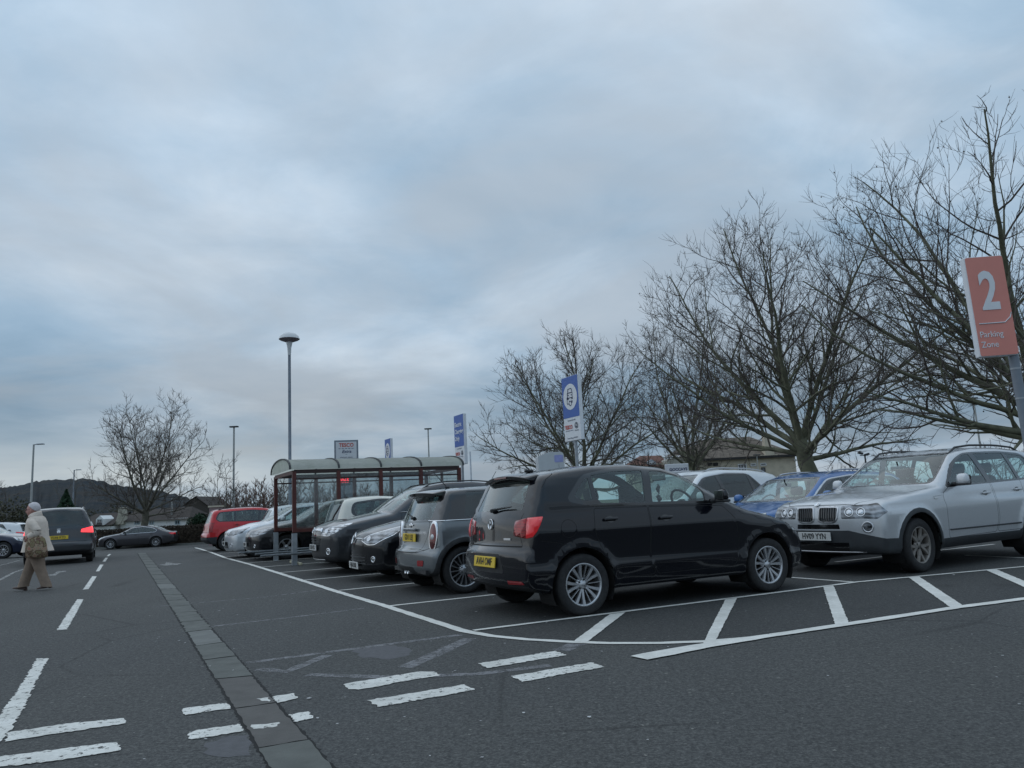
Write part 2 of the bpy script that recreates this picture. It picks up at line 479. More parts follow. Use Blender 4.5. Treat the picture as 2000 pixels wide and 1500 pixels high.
        if thick:
            be = [e for e in bm.edges if len(e.link_faces) == 1]
            r = bmesh.ops.extrude_edge_only(bm, edges=be)
            src = {tuple(round(c, 6) for c in v.co): n for v, n in zip(bm.verts[:nv] if False else list(bm.verts)[:nv], Nn)}
            for v in r['geom']:
                if isinstance(v, bmesh.types.BMVert):
                    n = src.get(tuple(round(c, 6) for c in v.co))
                    if n is not None: v.co -= Vector(n)*thick
        me = bpy.data.meshes.new(name); bm.to_mesh(me); bm.free()
        for m in mats: me.materials.append(m)
        me.polygons.foreach_set('use_smooth', [True]*len(me.polygons))
        if not thick:
            me.normals_split_custom_set_from_vertices([tuple(n) for n in Nn])
        return link(name, me, parent or s.root)
    # helper conditions and views
    def side(s, sg, ymin=.3): return lambda c, n: c.y*sg > ymin and n.y*sg > .02
    E_SIDE = ((1, 0, 0), (0, 0, 1)); E_FRONT = ((0, 1, 0), (0, 0, 1)); E_TOP = ((1, 0, 0), (0, 1, 0))
    def side_piece(s, name, poly, mat, sg, off=0.0, **k): return s.take(s.carve(poly, *s.E_SIDE, s.side(sg)), name, mat, off, **k)
    def front_c(s, xm=1.0): return lambda c, n: c.x < xm and n.x < -.05
    def rear_c(s, xm=None):
        xm = xm if xm is not None else s.sh.L-1.0
        return lambda c, n: c.x > xm and n.x > .05
    def diag(s, poly, pin, pout):
        """polygon (a,z), a from 0 at pin to 1 at pout (plan view points) -> faces seen along the perpendicular"""
        a = Vector((pin[0], pin[1], 0)); b = Vector((pout[0], pout[1], 0)); e = (b-a).normalized(); L = (b-a).length
        o = a.dot(e); n = Vector((e.y, -e.x, 0)); mid = (a+b)/2; ctr = Vector((s.sh.L/2, 0, 0))
        if n.dot(mid-ctr) < 0: n = -n
        pl = [(o+p[0]*L,)+tuple(p[1:]) for p in poly]
        lim = mid.dot(n)-.35
        return s.carve(pl, e, (0, 0, 1), lambda c, nn: nn.dot(n) > .05 and c.dot(n) > lim)
    def gapline(s, pts, e1, e2, cond, w=.007, mi=1):
        for a, b in zip(pts[:-1], pts[1:]):
            t = Vector((b[0]-a[0], b[1]-a[1]))
            if t.length < 1e-5: continue
            t.normalize(); nn = Vector((-t.y, t.x))*w/2; ex = t*w*.3
            A_, B_ = Vector(a[:2])-ex, Vector(b[:2])+ex
            for f in s.carve([tuple(A_+nn), tuple(A_-nn), tuple(B_-nn), tuple(B_+nn)], e1, e2, cond): f.material_index = mi
    def panel(s, name, poly, e1, e2, cond, gap=.007, parent=None):
        """cut a body panel free: dark shut line round it, the panel itself its own part"""
        g = s.carve(grow(poly, gap), e1, e2, cond)
        for f in g: 
            if f.material_index == 0: f.material_index = 1
        ins = [f for f in s.carve(poly, e1, e2, cond)]
        for f in ins:
            if f.material_index == 1: f.material_index = 0
        return s.take(ins, name, s.mats, parent=parent)
    def mark(s, faces, mi):
        for f in faces: f.material_index = mi
    # --- standard fittings --------------------------------------------------
    def arches(s, liner=True):
        d = s.d; R = d['arch']; zc = d['tr']
        for xa in d['axles']:
            for sg in (-1, 1):
                poly = [(xa+R*math.cos(a), zc+.005+R*math.sin(a)) for a in [math.pi*2*k/28 for k in range(28)]]
                lo = zc-R-.02
                fs = s.carve(poly, *s.E_SIDE, lambda c, n: c.y*sg > s.sh.W-.30)
                bmesh.ops.delete(s.bm, geom=fs, context='FACES')
    def under(s):
        d = s.d; R = d['arch']+.004
        for xa in d['axles']:
            for sg in (-1, 1):
                bm = bmesh.new()
                y1 = sg*(s.sh.W-.035); y0 = sg*(s.sh.W-.33); seg = 24; ra = []; rb = []
                for k in range(seg+1):
                    a = -.5+(math.pi+1.0)*k/seg
                    ra.append(bm.verts.new((xa+R*math.cos(a), y1, d['tr']+R*math.sin(a)))); rb.append(bm.verts.new((xa+R*math.cos(a), y0, d['tr']+R*math.sin(a))))
                for k in range(seg): bm.faces.new((ra[k], ra[k+1], rb[k+1], rb[k]))
                bm.faces.new(rb); bmo('wheel_arch_liner', bm, M['under'], s.root)
        # axle beams / floor pan / silencer
        for xa in d['axles']:
            bm = bmesh.new(); tube(bm, [(xa, -s.sh.W+.25, d['tr']), (xa, s.sh.W-.25, d['tr'])], .045, 8); bmo('axle', bm, M['under'], s.root)
    def finish(s):
        bm = s.bm
        for f in bm.faces:
            if f.calc_center_median().z < s.sh.bz.min()+.035 and f.normal.z < -.6: f.material_index = 2
        bm.verts.ensure_lookup_table()
        P = np.array([v.co[:] for v in bm.verts]); Nn = s.sh.grad(P)
        me = bpy.data.meshes.new('body'); bm.to_mesh(me); bm.free()
        for m in s.mats: me.materials.append(m)
        me.polygons.foreach_set('use_smooth', [True]*len(me.polygons))
        me.normals_split_custom_set_from_vertices([tuple(n) for n in Nn])
        s.body = link('body', me, s.root)
        for o in [c for c in s.root.children if c.name.split('.')[0] in ('spoiler', 'roof_rail')]: pass
        # dark inner skin of the cabin
        b2 = bmesh.new(); b2.from_mesh(me)
        bmesh.ops.delete(b2, geom=[f for f in b2.faces if f.calc_center_median().z < .45], context='FACES')
        bmesh.ops.delete(b2, geom=[v for v in b2.verts if not v.link_faces], context='VERTS')
        b2.verts.ensure_lookup_table(); P = np.array([v.co[:] for v in b2.verts]); Nn = s.sh.grad(P)
        for v, n in zip(b2.verts, Nn): v.co -= Vector(n)*.022
        bmesh.ops.reverse_faces(b2, faces=b2.faces[:])
        for f in b2.faces: f.material_index = 1 if f.calc_center_median().z > 1.15 else 0
        bmo('cabin_lining', b2, [M['lining'], M['headliner']], s.root, smooth=True)
    def interior(s, rhd=True, seats=2, wheel=True):
        d = s.d; bm = bmesh.new(); W = s.sh.W; x0 = d['cowl']; zb = np.interp(x0+.8, *s.sh.belt)
        rbox(bm, (x0+.28, 0, zb-.13), (.46, 2*W-.34, .20), .05)        # dash
        rbox(bm, (x0+.30, 0, zb-.38), (.25, 2*W-.42, .4), .03)
        box(bm, (x0+1.3, 0, .30), (2.6, 2*W-.4, .05))
        obj = bmo('dashboard', bm, M['dash'], s.root, smooth=False)
        zs = d.get('zs', float(s.sh.top(np.array([x0+1.5]))[0])-.53)
        def seat(x, y, w, nm='seat', heads=1):
            b = bmesh.new()
            rbox(b, (x, y, zs-.46), (.50, w, .16), .05)
            Rm = Matrix.Rotation(R_(14), 3, 'Y')
            rbox(b, (x+.30, y, zs-.17), (.13, w*.96, .56), .05, rot=Rm, taper=(1, .8))
            for k in range(heads):
                yy = y+(k-(heads-1)/2)*w/max(heads, 1)
                rbox(b, (x+.41, yy, zs+.21), (.10, .25, .16), .045, rot=Rm)
                for q in (-.05, .05): tube(b, [(x+.36, yy+q, zs+.06), (x+.40, yy+q, zs+.15)], .006, 5)
            bmo('seat', b, M['seat'], s.root)
        sy = W*.45
        seat(x0+.95, sy, .5); seat(x0+.95, -sy, .5)
        if seats > 1 and d['tail']-x0 > 1.9: seat(min(x0+1.80, d['tail']-.75), 0, 2*W-.5, 'rear_seat', 2)
        if wheel:
            b = bmesh.new(); ys = sy if rhd else -sy   # car points to -x; its right hand is +y
            Rm = Matrix.Rotation(R_(-62), 4, 'Y'); c = Matrix.Translation((x0+.58, ys, zb-.02)) @ Rm
            t = bmesh.new(); r0, r1 = .185, .014; K = 28
            for k in range(K):
                for j in range(8):
                    a = 2*math.pi*k/K; e = 2*math.pi*j/8
                    t.verts.new(((r0+r1*math.cos(e))*math.cos(a), (r0+r1*math.cos(e))*math.sin(a), r1*math.sin(e)))
            t.verts.ensure_lookup_table()
            for k in range(K):
                for j in range(8):
                    t.faces.new([t.verts[q] for q in (k*8+j, ((k+1) % K)*8+j, ((k+1) % K)*8+(j+1) % 8, k*8+(j+1) % 8)])
            rbox(t, (0, 0, -.01), (.13, .11, .05), .02)
            for a in (0, 180, -90):
                v = Vector((math.sin(R_(a)), math.cos(R_(a)), 0)); tube(t, [v*.04, v*.18], .012, 5)
            merge(b, t, c); bmo('steering_wheel', b, M['dash'], s.root, smooth=True)
            b = bmesh.new(); rbox(b, (x0+d.get('mx', .62), 0, d.get('mz', zb+.30)), (.03, .24, .07), .012)
            tube(b, [(x0+d.get('mx', .62), 0, d.get('mz', zb+.30)), (x0+d.get('mx', .62)-.02, 0, d.get('mz', zb+.30)+.10)], .012, 5)
            bmo('rear_view_mirror', b, M['gloss_black'], s.root)
    def wheels(s, style='s5', mat=None, r=None, rimr=None, steer=0.0, w=.20, only=None, dark=None):
        d = s.d; r = r or d['tr']; rimr = rimr or r*.66
        src = None
        for xa in d['axles']:
            for sg in (-1, 1):
                o = bpy.data.objects.new('wheel', None); COL.objects.link(o); o.parent = s.root
                o.location = (xa, sg*(s.sh.W-w/2-.025), r)
                o.rotation_euler = (0, R_(17*sg+xa*40), (0 if sg > 0 else math.pi)+(steer if xa < 1.5 else 0))
                if src is None:
                    src = o; make_wheel(o, r, rimr, w, style, mat or M['alloy'], dark)
                else:
                    for ch in src.children:
                        c = ch.copy(); COL.objects.link(c); c.parent = o
    def mirror(s, x, z, mat, size=(.13, .20, .14), sgs=(-1, 1), y=None, tilt=0, ring=False):
        for sg in sgs:
            bm = bmesh.new(); y0 = (y or s.sh.W-.10)*sg
            rbox(bm, (x, y0+sg*.13, z+.06), size, .055, seg=4, taper=(.8, .85))
            o = bmo('door_mirror', bm, mat, s.root, smooth=True)
            b2 = bmesh.new(); tube(b2, [(x+.02, y0-sg*.02, z), (x+.01, y0+sg*.09, z+.01)], [.035, .025], 6)
            rbox(b2, (x, y0+sg*.13, z-.005), (size[0]*.9, size[1]*.85, .03), .012)
            bmo('mirror_base', b2, M['black_plastic'], o, smooth=True)
            b3 = bmesh.new(); rbox(b3, (x+size[0]/2+.001, y0+sg*.13, z+.06), (.006, size[1]*.8, size[2]*.72), .002)
            bmo('mirror_glass', b3, M['gloss_black'], o)
    def surf_pt(s, x=None, z=None, sg=1, y=None, front=None):
        """point on body surface: side (x,z) -> y ; front/rear (y,z) -> x"""
        if y is None:
            lo, hi = 0.0, 1.3
            for _ in range(26):
                m = (lo+hi)/2
                if s.sh.F(np.array([x]), np.array([m]), np.array([z]))[0] < 0: lo = m
                else: hi = m
            p = Vector((x, lo*sg, z))
        else:
            lo, hi = s.sh.L/2, (-.3 if front else s.sh.L+.3)
            for _ in range(30):
                m = (lo+hi)/2
                if s.sh.F(np.array([m]), np.array([y]), np.array([z]))[0] < 0: lo = m
                else: hi = m
            p = Vector((lo, y, z))
        n = Vector(s.sh.grad(np.array([p[:]]))[0]); return p, n
    def stick(s, p, n):
        """matrix: local z along the surface normal, local y up"""
        up = Vector((0, 0, 1)); xx = up.cross(n).normalized(); yy = n.cross(xx)
        Mx = Matrix((xx, yy, n)).transposed().to_4x4(); Mx.translation = p; return Mx
    def handle(s, x, z, sg, parent=None, mat=None, w=.17):
        p, n = s.surf_pt(x, z, sg); Mx = s.stick(p, n); bm = bmesh.new()
        t = bmesh.new(); rbox(t, (0, 0, .028), (w, .028, .016), .008, seg=3)
        for q in (-.42, .42): rbox(t, (q*w, 0, .014), (.03, .026, .03), .006)
        merge(bm, t, Mx); o = bmo('door_handle', bm, mat or s.paint, parent or s.root, smooth=True)
        t = bmesh.new(); lathe(t, [(0.0, .002), (.045, .0025)], 20); merge(b2 := bmesh.new(), t, Mx @ Matrix.Diagonal((1.1, .8, 1, 1)))
        bmo('handle_cup', b2, M['gloss_black'], o)
        return o
    def plate(s, txt, y, z, front, mat, w=.52, h=.11, tilt=None, off=.012):
        p, n = s.surf_pt(y=y, z=z, front=front)
        n = Vector((n.x, 0, n.z*.6)).normalized() if tilt is None else Vector((-1 if front else 1, 0, tilt)).normalized()
        Mx = s.stick(p+n*off, n); bm = bmesh.new(); t = bmesh.new(); rbox(t, (0, 0, 0), (w, h, .012), .004); merge(bm, t, Mx)
        o = bmo('number_plate', bm, mat, s.root)
        if txt:
            to = text('plate_text', txt, h*.95, M['plate_txt'], o, None, None, sx=.80, extrude=.001, bold=.0012)
            bb = [v.co.x for v in to.data.vertices]; wd = max(bb)-min(bb); k = w*.86/wd if wd > w*.86 else 1
            to.matrix_local = Mx @ Matrix.Translation((0, 0, .0085)) @ Matrix.Diagonal((k, 1, 1, 1))
        return o
    def badge(s, y, z, front, r=.05, kind='ring', off=.006, mat=None):
        p, n = s.surf_pt(y=y, z=z, front=front); Mx = s.stick(p+n*off, n); bm = bmesh.new(); t = bmesh.new()
        mat = mat or M['chrome']
        if kind == 'vw':
            lathe(t, [(r*.84, 0), (r*.86, .008), (r, .008), (r, 0)], 28)
            def bar(a, b):
                a = Vector((a[0]*r, a[1]*r, .005)); b = Vector((b[0]*r, b[1]*r, .005)); tube(t, [a, b], r*.075, 6)
            for sx in (-1, 1):
                bar((-.38*sx, .82), (0, .12)); bar((-.8*sx, .38), (-.36*sx, -.82)); bar((-.36*sx, -.82), (0, -.06))
        elif kind == 'roundel':
            lathe(t, [(0, .004), (r*.7, .004), (r*.72, .008), (r, .008), (r, 0)], 28)
        elif kind == 'wings':
            lathe(t, [(0, .006), (r*.8, .006), (r, 0)], 24)
            for sx in (-1, 1): rbox(t, (sx*r*1.9, 0, .003), (r*2, r*.7, .006), .002)
        elif kind == 'diamond':
            for a, b in (((0, 1.5), (.8, 0)), ((.8, 0), (0, -1.5)), ((0, -1.5), (-.8, 0)), ((-.8, 0), (0, 1.5))):
                tube(t, [Vector((a[0]*r, a[1]*r, .01)), Vector((b[0]*r, b[1]*r, .01))], r*.2, 6)
        elif kind == 'griffin':
            lathe(t, [(r*.85, 0), (r*.87, .008), (r, .008), (r, 0)], 28); rbox(t, (0, 0, .005), (r*1.1, r*.5, .006), .002)
        elif kind == 's':
            for yy in (-.45, .0, .45): rbox(t, (0, yy*r*1.2, .005), (r*1.7, r*.3, .01), .003)
        else:
            lathe(t, [(0, .006), (r, 0)], 24)
        merge(bm, t, Mx); return bmo('badge', bm, mat, s.root, smooth=True)
    def disc(s, p, n, prof, name, mat, parent=None, seg=24):
        bm = bmesh.new(); t = bmesh.new(); lathe(t, prof, seg); merge(bm, t, s.stick(p, n)); return bmo(name, bm, mat, parent or s.root, smooth=True)
    def put(s, lx, ly, w, heading):
        h = az(heading); rt = az(heading+90); p = Vector((w[0], w[1], 0))+h*lx-rt*ly
        s.place((p.x, p.y, ground_z(p.x, p.y)), heading); s.root.location.z = ground_z(w[0], w[1]) if len(w) < 3 else w[2]
    def rear_spoiler(s, x0, x1, z1, hw, th=.035, mat=None, drop=.05, sweep=.06, edge=True):
        bm = bmesh.new(); n = 15; rows = []
        for i in range(n):
            t = -1+2*i/(n-1); y = t*hw
            zt0 = float(s.sh.top(np.array([x0+.02]))[0])-s.d.get('crown', .05)*(y/s.sh.W)**2
            # keep inside the roof edge
            xe = x1-sweep*t*t; ze = z1-drop*t*t; a = abs(t)
            k = max(0, (a-.85)/.15)
            rows.append([bm.verts.new(p) for p in ((x0, y, zt0-.012), ((x0+xe)/2, y, (zt0+ze)/2+.012-.01*k), (xe-.012, y, ze+.004), (xe, y, ze-.004), (xe-.006, y, ze-th*(1-.6*k)), (xe-.07, y, ze-th*(1-.6*k)-.004), (x0+.04, y, zt0-.09))])
        for i in range(n-1):
            for j in range(6):
                f = bm.faces.new((rows[i][j], rows[i+1][j], rows[i+1][j+1], rows[i][j+1])); f.smooth = j != 3; f.material_index = 1 if j >= 3 and edge else 0
        bm.faces.new(rows[0]); bm.faces.new(rows[-1][::-1]); bmesh.ops.recalc_face_normals(bm, faces=bm.faces[:])
        return bmo('spoiler', bm, [mat or s.paint, M['gloss_black']], s.root)
    def place(s, loc, heading):
        """heading: azimuth (deg) the nose points to; loc: ground point under the nose centre (z from the terrain)"""
        # local +x runs from nose to tail
        back = az(heading+180); s.root.rotation_euler = (0, 0, math.atan2(back.y, back.x))
        s.root.location = (loc[0], loc[1], loc[2] if len(loc) > 2 else 0)
def make_wheel(o, r, rr, w, style, mat, dark=None):
    """wheel about local y, outer face towards +y"""
    bm = bmesh.new(); h = w/2; k = 40
    prof = [(rr-.01, -h*.9), (rr+.005, -h), (rr+(r-rr)*.55, -h*1.02), (r-.018, -h*.94), (r-.004, -h*.8), (r, -h*.5), (r, h*.5), (r-.004, h*.8), (r-.018, h*.94), (rr+(r-rr)*.6, h*1.02), (rr+(r-rr)*.25, h*1.0), (rr+.004, h*.93), (rr-.012, h*.86)]
    lathe(bm, prof, k, 'Y')
    bmesh.ops.recalc_face_normals(bm, faces=bm.faces[:])
    bmo('tyre', bm, M['tyre'], o, smooth=True)
    bm = bmesh.new()
    f = h*.84
    lathe(bm, [(rr, f), (rr-.006, f+.008), (rr-.018, f+.004), (rr-.024, f-.012), (rr-.032, f-.07), (rr-.03, -h*.8)], k, 'Y')
    lathe(bm, [(.001, f-.012), (.028, f-.012), (.034, f-.018), (.06, f-.022), (.075, f-.05)], 20, 'Y')
    def spoke(a, w0, w1, twist=0.0, r1=None, t0=.022, mi=0):
        r1 = r1 or rr-.015; pts = []
        ca, sa = math.cos(a), math.sin(a); a2 = a+twist; cb, sb = math.cos(a2), math.sin(a2)
        r0 = .045
        vs = []
        for (rad, c_, s_, ww, yy) in ((r0, ca, sa, w0, f-.020), ((r0+r1)*.5, (ca+cb)/2, (sa+sb)/2, (w0+w1)/2, f-.012), (r1, cb, sb, w1, f-.004)):
            base = Vector((c_*rad, 0, s_*rad)); tn = Vector((-s_, 0, c_))
            row = [bm.verts.new(base+tn*q*ww+Vector((0, yy+dy, 0))) for q, dy in ((-.5, -.022), (-.34, 0.001), (.34, 0.001), (.5, -.022))]
            vs.append(row)
        for i in range(2):
            for j in range(3): bm.faces.new((vs[i][j], vs[i+1][j], vs[i+1][j+1], vs[i][j+1])).material_index = mi
    P2 = 2*math.pi
    if style == 'twin5':
        for i in range(5):
            a = P2*i/5
            for q in (-1, 1): spoke(a+q*.15, .026, .046, q*.09)
            spoke(a+.628, .010, .012)
    elif style == 'v5':
        for i in range(5):
            a = P2*i/5
            for q in (-1, 1): spoke(a+q*.05, .05, .045, q*.27)
    elif style == 's10':
        for i in range(10): spoke(P2*i/10, .022, .03)
    elif style == 's7':
        for i in range(7): spoke(P2*i/7, .04, .05)
    elif style == 'six':
        for i in range(6): spoke(P2*i/6, .045, .075)
    elif style == 'multi':
        for i in range(16): spoke(P2*i/16, .014, .018, .06)
    elif style == 'trim':
        for i in range(9): spoke(P2*i/9, .035, .05)
    else:
        for i in range(5): spoke(P2*i/5, .055, .075)
    for i in range(5):
        a = P2*(i+.5)/5; t = bmesh.new(); lathe(t, [(.001, f-.006), (.009, f-.008), (.01, f-.02)], 8, 'Y', (math.cos(a)*.05, 0, math.sin(a)*.05))
        for g in t.faces: g.material_index = 1
        merge(bm, t)
    bmesh.ops.recalc_face_normals(bm, faces=bm.faces[:])
    bmo('rim', bm, [mat, M['black_plastic']], o, smooth=False)
    bm = bmesh.new(); lathe(bm, [(.001, f-.085), (rr*.55, f-.085), (rr*.56, f-.07), (rr*.6, f-.09), (rr-.03, f-.10)], 28, 'Y')
    bmesh.ops.recalc_face_normals(bm, faces=bm.faces[:])
    bmo('brake_disc', bm, dark or M['brake'], o, smooth=True)
def car_polo():
    d = dict(L=3.97, W=.842, axles=(.80, 3.27), tr=.302, arch=.362, cowl=1.02, tail=3.86, cf=.26, cr=.10, cw=.17, taper=(.10, .045),
        top=[(0, .46), (.004, .58), (.03, .66), (.10, .735), (.25, .82), (.55, .905), (.90, .975), (1.06, 1.04), (1.45, 1.245), (1.80, 1.41), (2.05, 1.472), (2.45, 1.512), (2.95, 1.508), (3.40, 1.463), (3.60, 1.43), (3.66, 1.39), (3.81, 1.115), (3.86, 1.02), (3.885, .93), (3.895, .78), (3.90, .715), (3.925, .69), (3.962, .65), (3.968, .50), (3.97, .46)],
        bot=[(0, .42), (.01, .32), (.07, .235), (.35, .215), (3.45, .225), (3.75, .245), (3.93, .30), (3.965, .38), (3.97, .44)],
        side=[(.10, .09), (.20, .058), (.30, .030), (.40, .016), (.422, .004), (.48, .020), (.54, .021), (.72, .010), (.825, .0), (.838, .003), (.93, .028), (1.02, .062)],
        belt=([0, .9, 1.25, 3.3, 3.97], [.93, .99, 1.04, 1.085, 1.10]), belt_ref=1.05, tumble=.40, crown=.055, round=.05)
    c = Car('hatchback_car', 'black five-door hatchback with yellow rear plate, nearest car, beside the hatched lines', d, M['paint_black'])
    for sg in (-1, 1):
        dlo = rnd([(1.38, 1.046, .02), (3.06, 1.080, .06), (3.36, 1.142, .05), (3.12, 1.373, .07), (2.75, 1.436, .1), (2.20, 1.433, .1), (1.86, 1.373, .1)], .04)
        c.mark(c.carve(grow(dlo, .022), *c.E_SIDE, c.side(sg)), 4)
        fw = rnd([(1.62, 1.064, .02), (2.335, 1.080, .012), (2.245, 1.413, .012), (2.12, 1.413, .06), (1.85, 1.348, .06), (1.66, 1.230, .1), (1.60, 1.157, .03)], .02)
        qw0 = rnd([(1.44, 1.060, .008), (1.58, 1.064, .006), (1.575, 1.192, .01)], .01)
        rw = rnd([(2.43, 1.081, .012), (2.98, 1.092, .02), (3.02, 1.147, .012), (3.015, 1.383, .012), (2.70, 1.420, .05), (2.345, 1.420, .012)], .02)
        qw = rnd([(3.075, 1.127, .03), (3.16, 1.127, .05), (3.29, 1.172, .05), (3.13, 1.328, .03), (3.065, 1.358, .012)], .02)
        for w in (fw, rw): c.side_piece('side_window', w, M['glass'], sg, -.004)
        c.side_piece('quarter_window', qw, M['glass'], sg, -.004)
        df = c.panel('front_door', rnd([(1.30, .34, .06), (2.36, .34, .03), (2.44, .50, .02), (2.40, 1.028, .01), (1.40, .996, .02), (1.27, .86, .04), (1.22, .62, .06)], .03), *c.E_SIDE, c.side(sg), gap=.006)
        dr = c.panel('rear_door', rnd([(2.40, .34, .03), (2.86, .34, .02), (2.90, .42, .06), (3.04, .62, .08), (3.12, .84, .03), (3.085, 1.038, .02), (2.42, 1.028, .01), (2.45, .60, .03)], .03), *c.E_SIDE, c.side(sg), gap=.006)
        if sg == 1:
            fl = [(3.42+.085*math.cos(a), .86+.085*math.sin(a)) for a in [math.pi*2*k/20 for k in range(20)]]
            c.panel('fuel_flap', fl, *c.E_SIDE, c.side(sg), gap=.005)
        for x, z, p in ((2.22, .905, df), (2.92, .925, dr)): c.handle(x, z, sg, p, w=.16)
        # lamps
        hl = [(0, .60), (.25, .585), (.95, .67), (1.0, .76), (.80, .765), (.3, .72), (0, .675)]
        h = c.take(c.diag(rnd(hl, .02), (.02, sg*.42), (.42, sg*.80)), 'headlight', M['head'], .003)
        for nm, pl, mt in (('tail_light', [(0.05, .81, .02), (0.10, .955, .04), (.52, .98, .01), (.50, .785, .01)], M['tail']), ('tail_light_outer', [(.535, .785, .01), (.555, .982, .01), (.94, .99, .02), (.91, .88, .06), (.78, .80, .03)], M['tail_lit'])):
            c.take(c.diag(rnd(pl, .03), (3.93, sg*.50), (3.72, sg*.84)), nm, mt, .008, thick=.014)
    c.take(c.carve(rnd([(-.55, 1.06, .03), (.55, 1.06, .03), (.485, 1.36, .04), (-.485, 1.36, .04)], .04), *c.E_FRONT, lambda q, n: q.x > 3.4 and n.x > .1), 'rear_window', M['glass'], -.003)
    c.take(c.carve(rnd([(-.66, 1.05, .05), (.66, 1.05, .05), (.50, 1.44, .06), (-.50, 1.44, .06)], .04), *c.E_FRONT, lambda q, n: q.x < 2.1 and n.x < -.1), 'windscreen', M['glass'], -.003)
    c.gapline([(-.63, .71), (-.60, .78), (-.585, 1.0), (-.60, 1.03)], *c.E_FRONT, c.rear_c(3.4), .007)
    c.gapline([(.63, .71), (.60, .78), (.585, 1.0), (.60, 1.03)], *c.E_FRONT, c.rear_c(3.4), .007)
    c.gapline([(-.62, .705), (.62, .705)], *c.E_FRONT, c.rear_c(3.4), .014)
    c.mark(c.carve(rnd([(-.36, .44), (.36, .44), (.30, .63), (-.30, .63)], .03), *c.E_FRONT, c.rear_c(3.6)), 2)
    c.mark(c.carve([(-.74, .16), (.74, .16), (.74, .325), (-.74, .325)], *c.E_FRONT, c.rear_c(3.6)), 2)
    for sg in (-1, 1):
        c.take(c.carve(rnd([(sg*.42, .335), (sg*.70, .345), (sg*.66, .375), (sg*.42, .375)], .01), *c.E_FRONT, c.rear_c(3.6)), 'reflector', M['reflector_red'], .003)
    c.take(c.carve(rnd([(-.5, .24), (.5, .24), (.42, .38), (-.42, .38)], .03), *c.E_FRONT, c.front_c()), 'lower_grille', M['black_plastic'], .002)
    c.take(c.carve(rnd([(-.40, .62), (.40, .62), (.40, .67), (-.40, .67)], .01), *c.E_FRONT, c.front_c()), 'grille', M['gloss_black'], .002)
    c.gapline([(.10, .60), (.30, .70), (.9, .76), (1.1, .70)], *c.E_TOP, lambda q, n: n.z > .3 and q.z < 1.0)
    c.gapline([(.10, -.60), (.30, -.70), (.9, -.76), (1.1, -.70)], *c.E_TOP, lambda q, n: n.z > .3 and q.z < 1.0)
    for sg in (-1, 1):
        c.gapline([(3.44, .70), (3.56, .73), (3.72, .755)], *c.E_SIDE, c.side(sg), .005)
        c.gapline([(3.44, 1.42), (3.55, 1.36), (3.62, 1.28)], *c.E_SIDE, c.side(sg), .005)
    c.arches(); c.under(); c.interior(); c.wheels('twin5', M['alloy'], rimr=.214, w=.185)
    # rear spoiler with brake light strip
    sp = c.rear_spoiler(3.46, 3.755, 1.426, .535)
    bm = bmesh.new(); rbox(bm, (3.752, 0, 1.406), (.012, .30, .020), .004); bmo('high_brake_light', bm, M['tail_dark'], sp)
    # wiper, badges, plate, aerial
    bm = bmesh.new(); rbox(bm, (3.852, 0, 1.065), (.05, .09, .04), .015); tube(bm, [(3.868, .0, 1.07), (3.848, .16, 1.085), (3.83, .40, 1.10)], [.016, .012, .006], 6); bmo('rear_wiper', bm, M['black_plastic'], c.root, smooth=True)
    c.badge(0, .925, False, .056, 'vw')
    c.plate('AV64 OMF', 0, .545, False, M['plate_y'], tilt=.12, off=.016)
    p, n = c.surf_pt(y=.36, z=.775, front=False)
    bm = bmesh.new(); t = bmesh.new(); rbox(t, (0, 0, .004), (.13, .022, .006), .002); merge(bm, t, c.stick(p, n)); bmo('badge', bm, M['silver_trim'], c.root)
    bm = bmesh.new(); rbox(bm, (3.40, 0, 1.478), (.10, .05, .035), .015); tube(bm, [(3.38, 0, 1.483), (3.62, 0, 1.69)], [.008, .004], 6); bmo('aerial', bm, M['black_plastic'], c.root, smooth=True)
    c.mirror(1.50, 1.055, M['paint_black'], y=.80, size=(.11, .17, .13))
    bm = bmesh.new()   # hanging ornament under the mirror
    zz = 1.27
    for k in range(9): bmesh.ops.create_uvsphere(bm, u_segments=8, v_segments=6, radius=(.012, .02, .026, .02, .012, .01, .028, .03, .012)[k], matrix=Matrix.Translation((1.66, .01*math.sin(k*2), zz-.024*k)))
    bmo('hanging_ornament', bm, M['dash'], c.root)
    c.finish(); return c
def ell(cx, cz, rx, rz, n=20, a0=0): return [(cx+rx*math.cos(2*math.pi*k/n), cz+rz*math.sin(2*math.pi*k/n+a0)) for k in range(n)]
SIDE0 = [(.10, .09), (.20, .055), (.30, .03), (.38, .016), (.50, .004), (.66, .0), (.78, .008), (.90, .040), (.95, .062)]
def side_glass(c, panes, dlo, tint='glass', frame=4, chrome=False, gz=-.004):
    for sg in (-1, 1):
        if chrome:
            c.take(c.carve(grow(dlo, .034), *c.E_SIDE, c.side(sg)), 'window_surround', c.mats+[M['silver_trim']], keep=False) if False else None
            for f in c.carve(grow(dlo, .030), *c.E_SIDE, c.side(sg)): f.material_index = 5
        c.mark(c.carve(grow(dlo, .012), *c.E_SIDE, c.side(sg)), frame)
        for i, p in enumerate(panes):
            c.side_piece('side_window', rnd(p, .02), M[tint if not (tint == 'glass' and c.d.get('privacy') and i > 0) else 'glass_dark'], sg, gz)
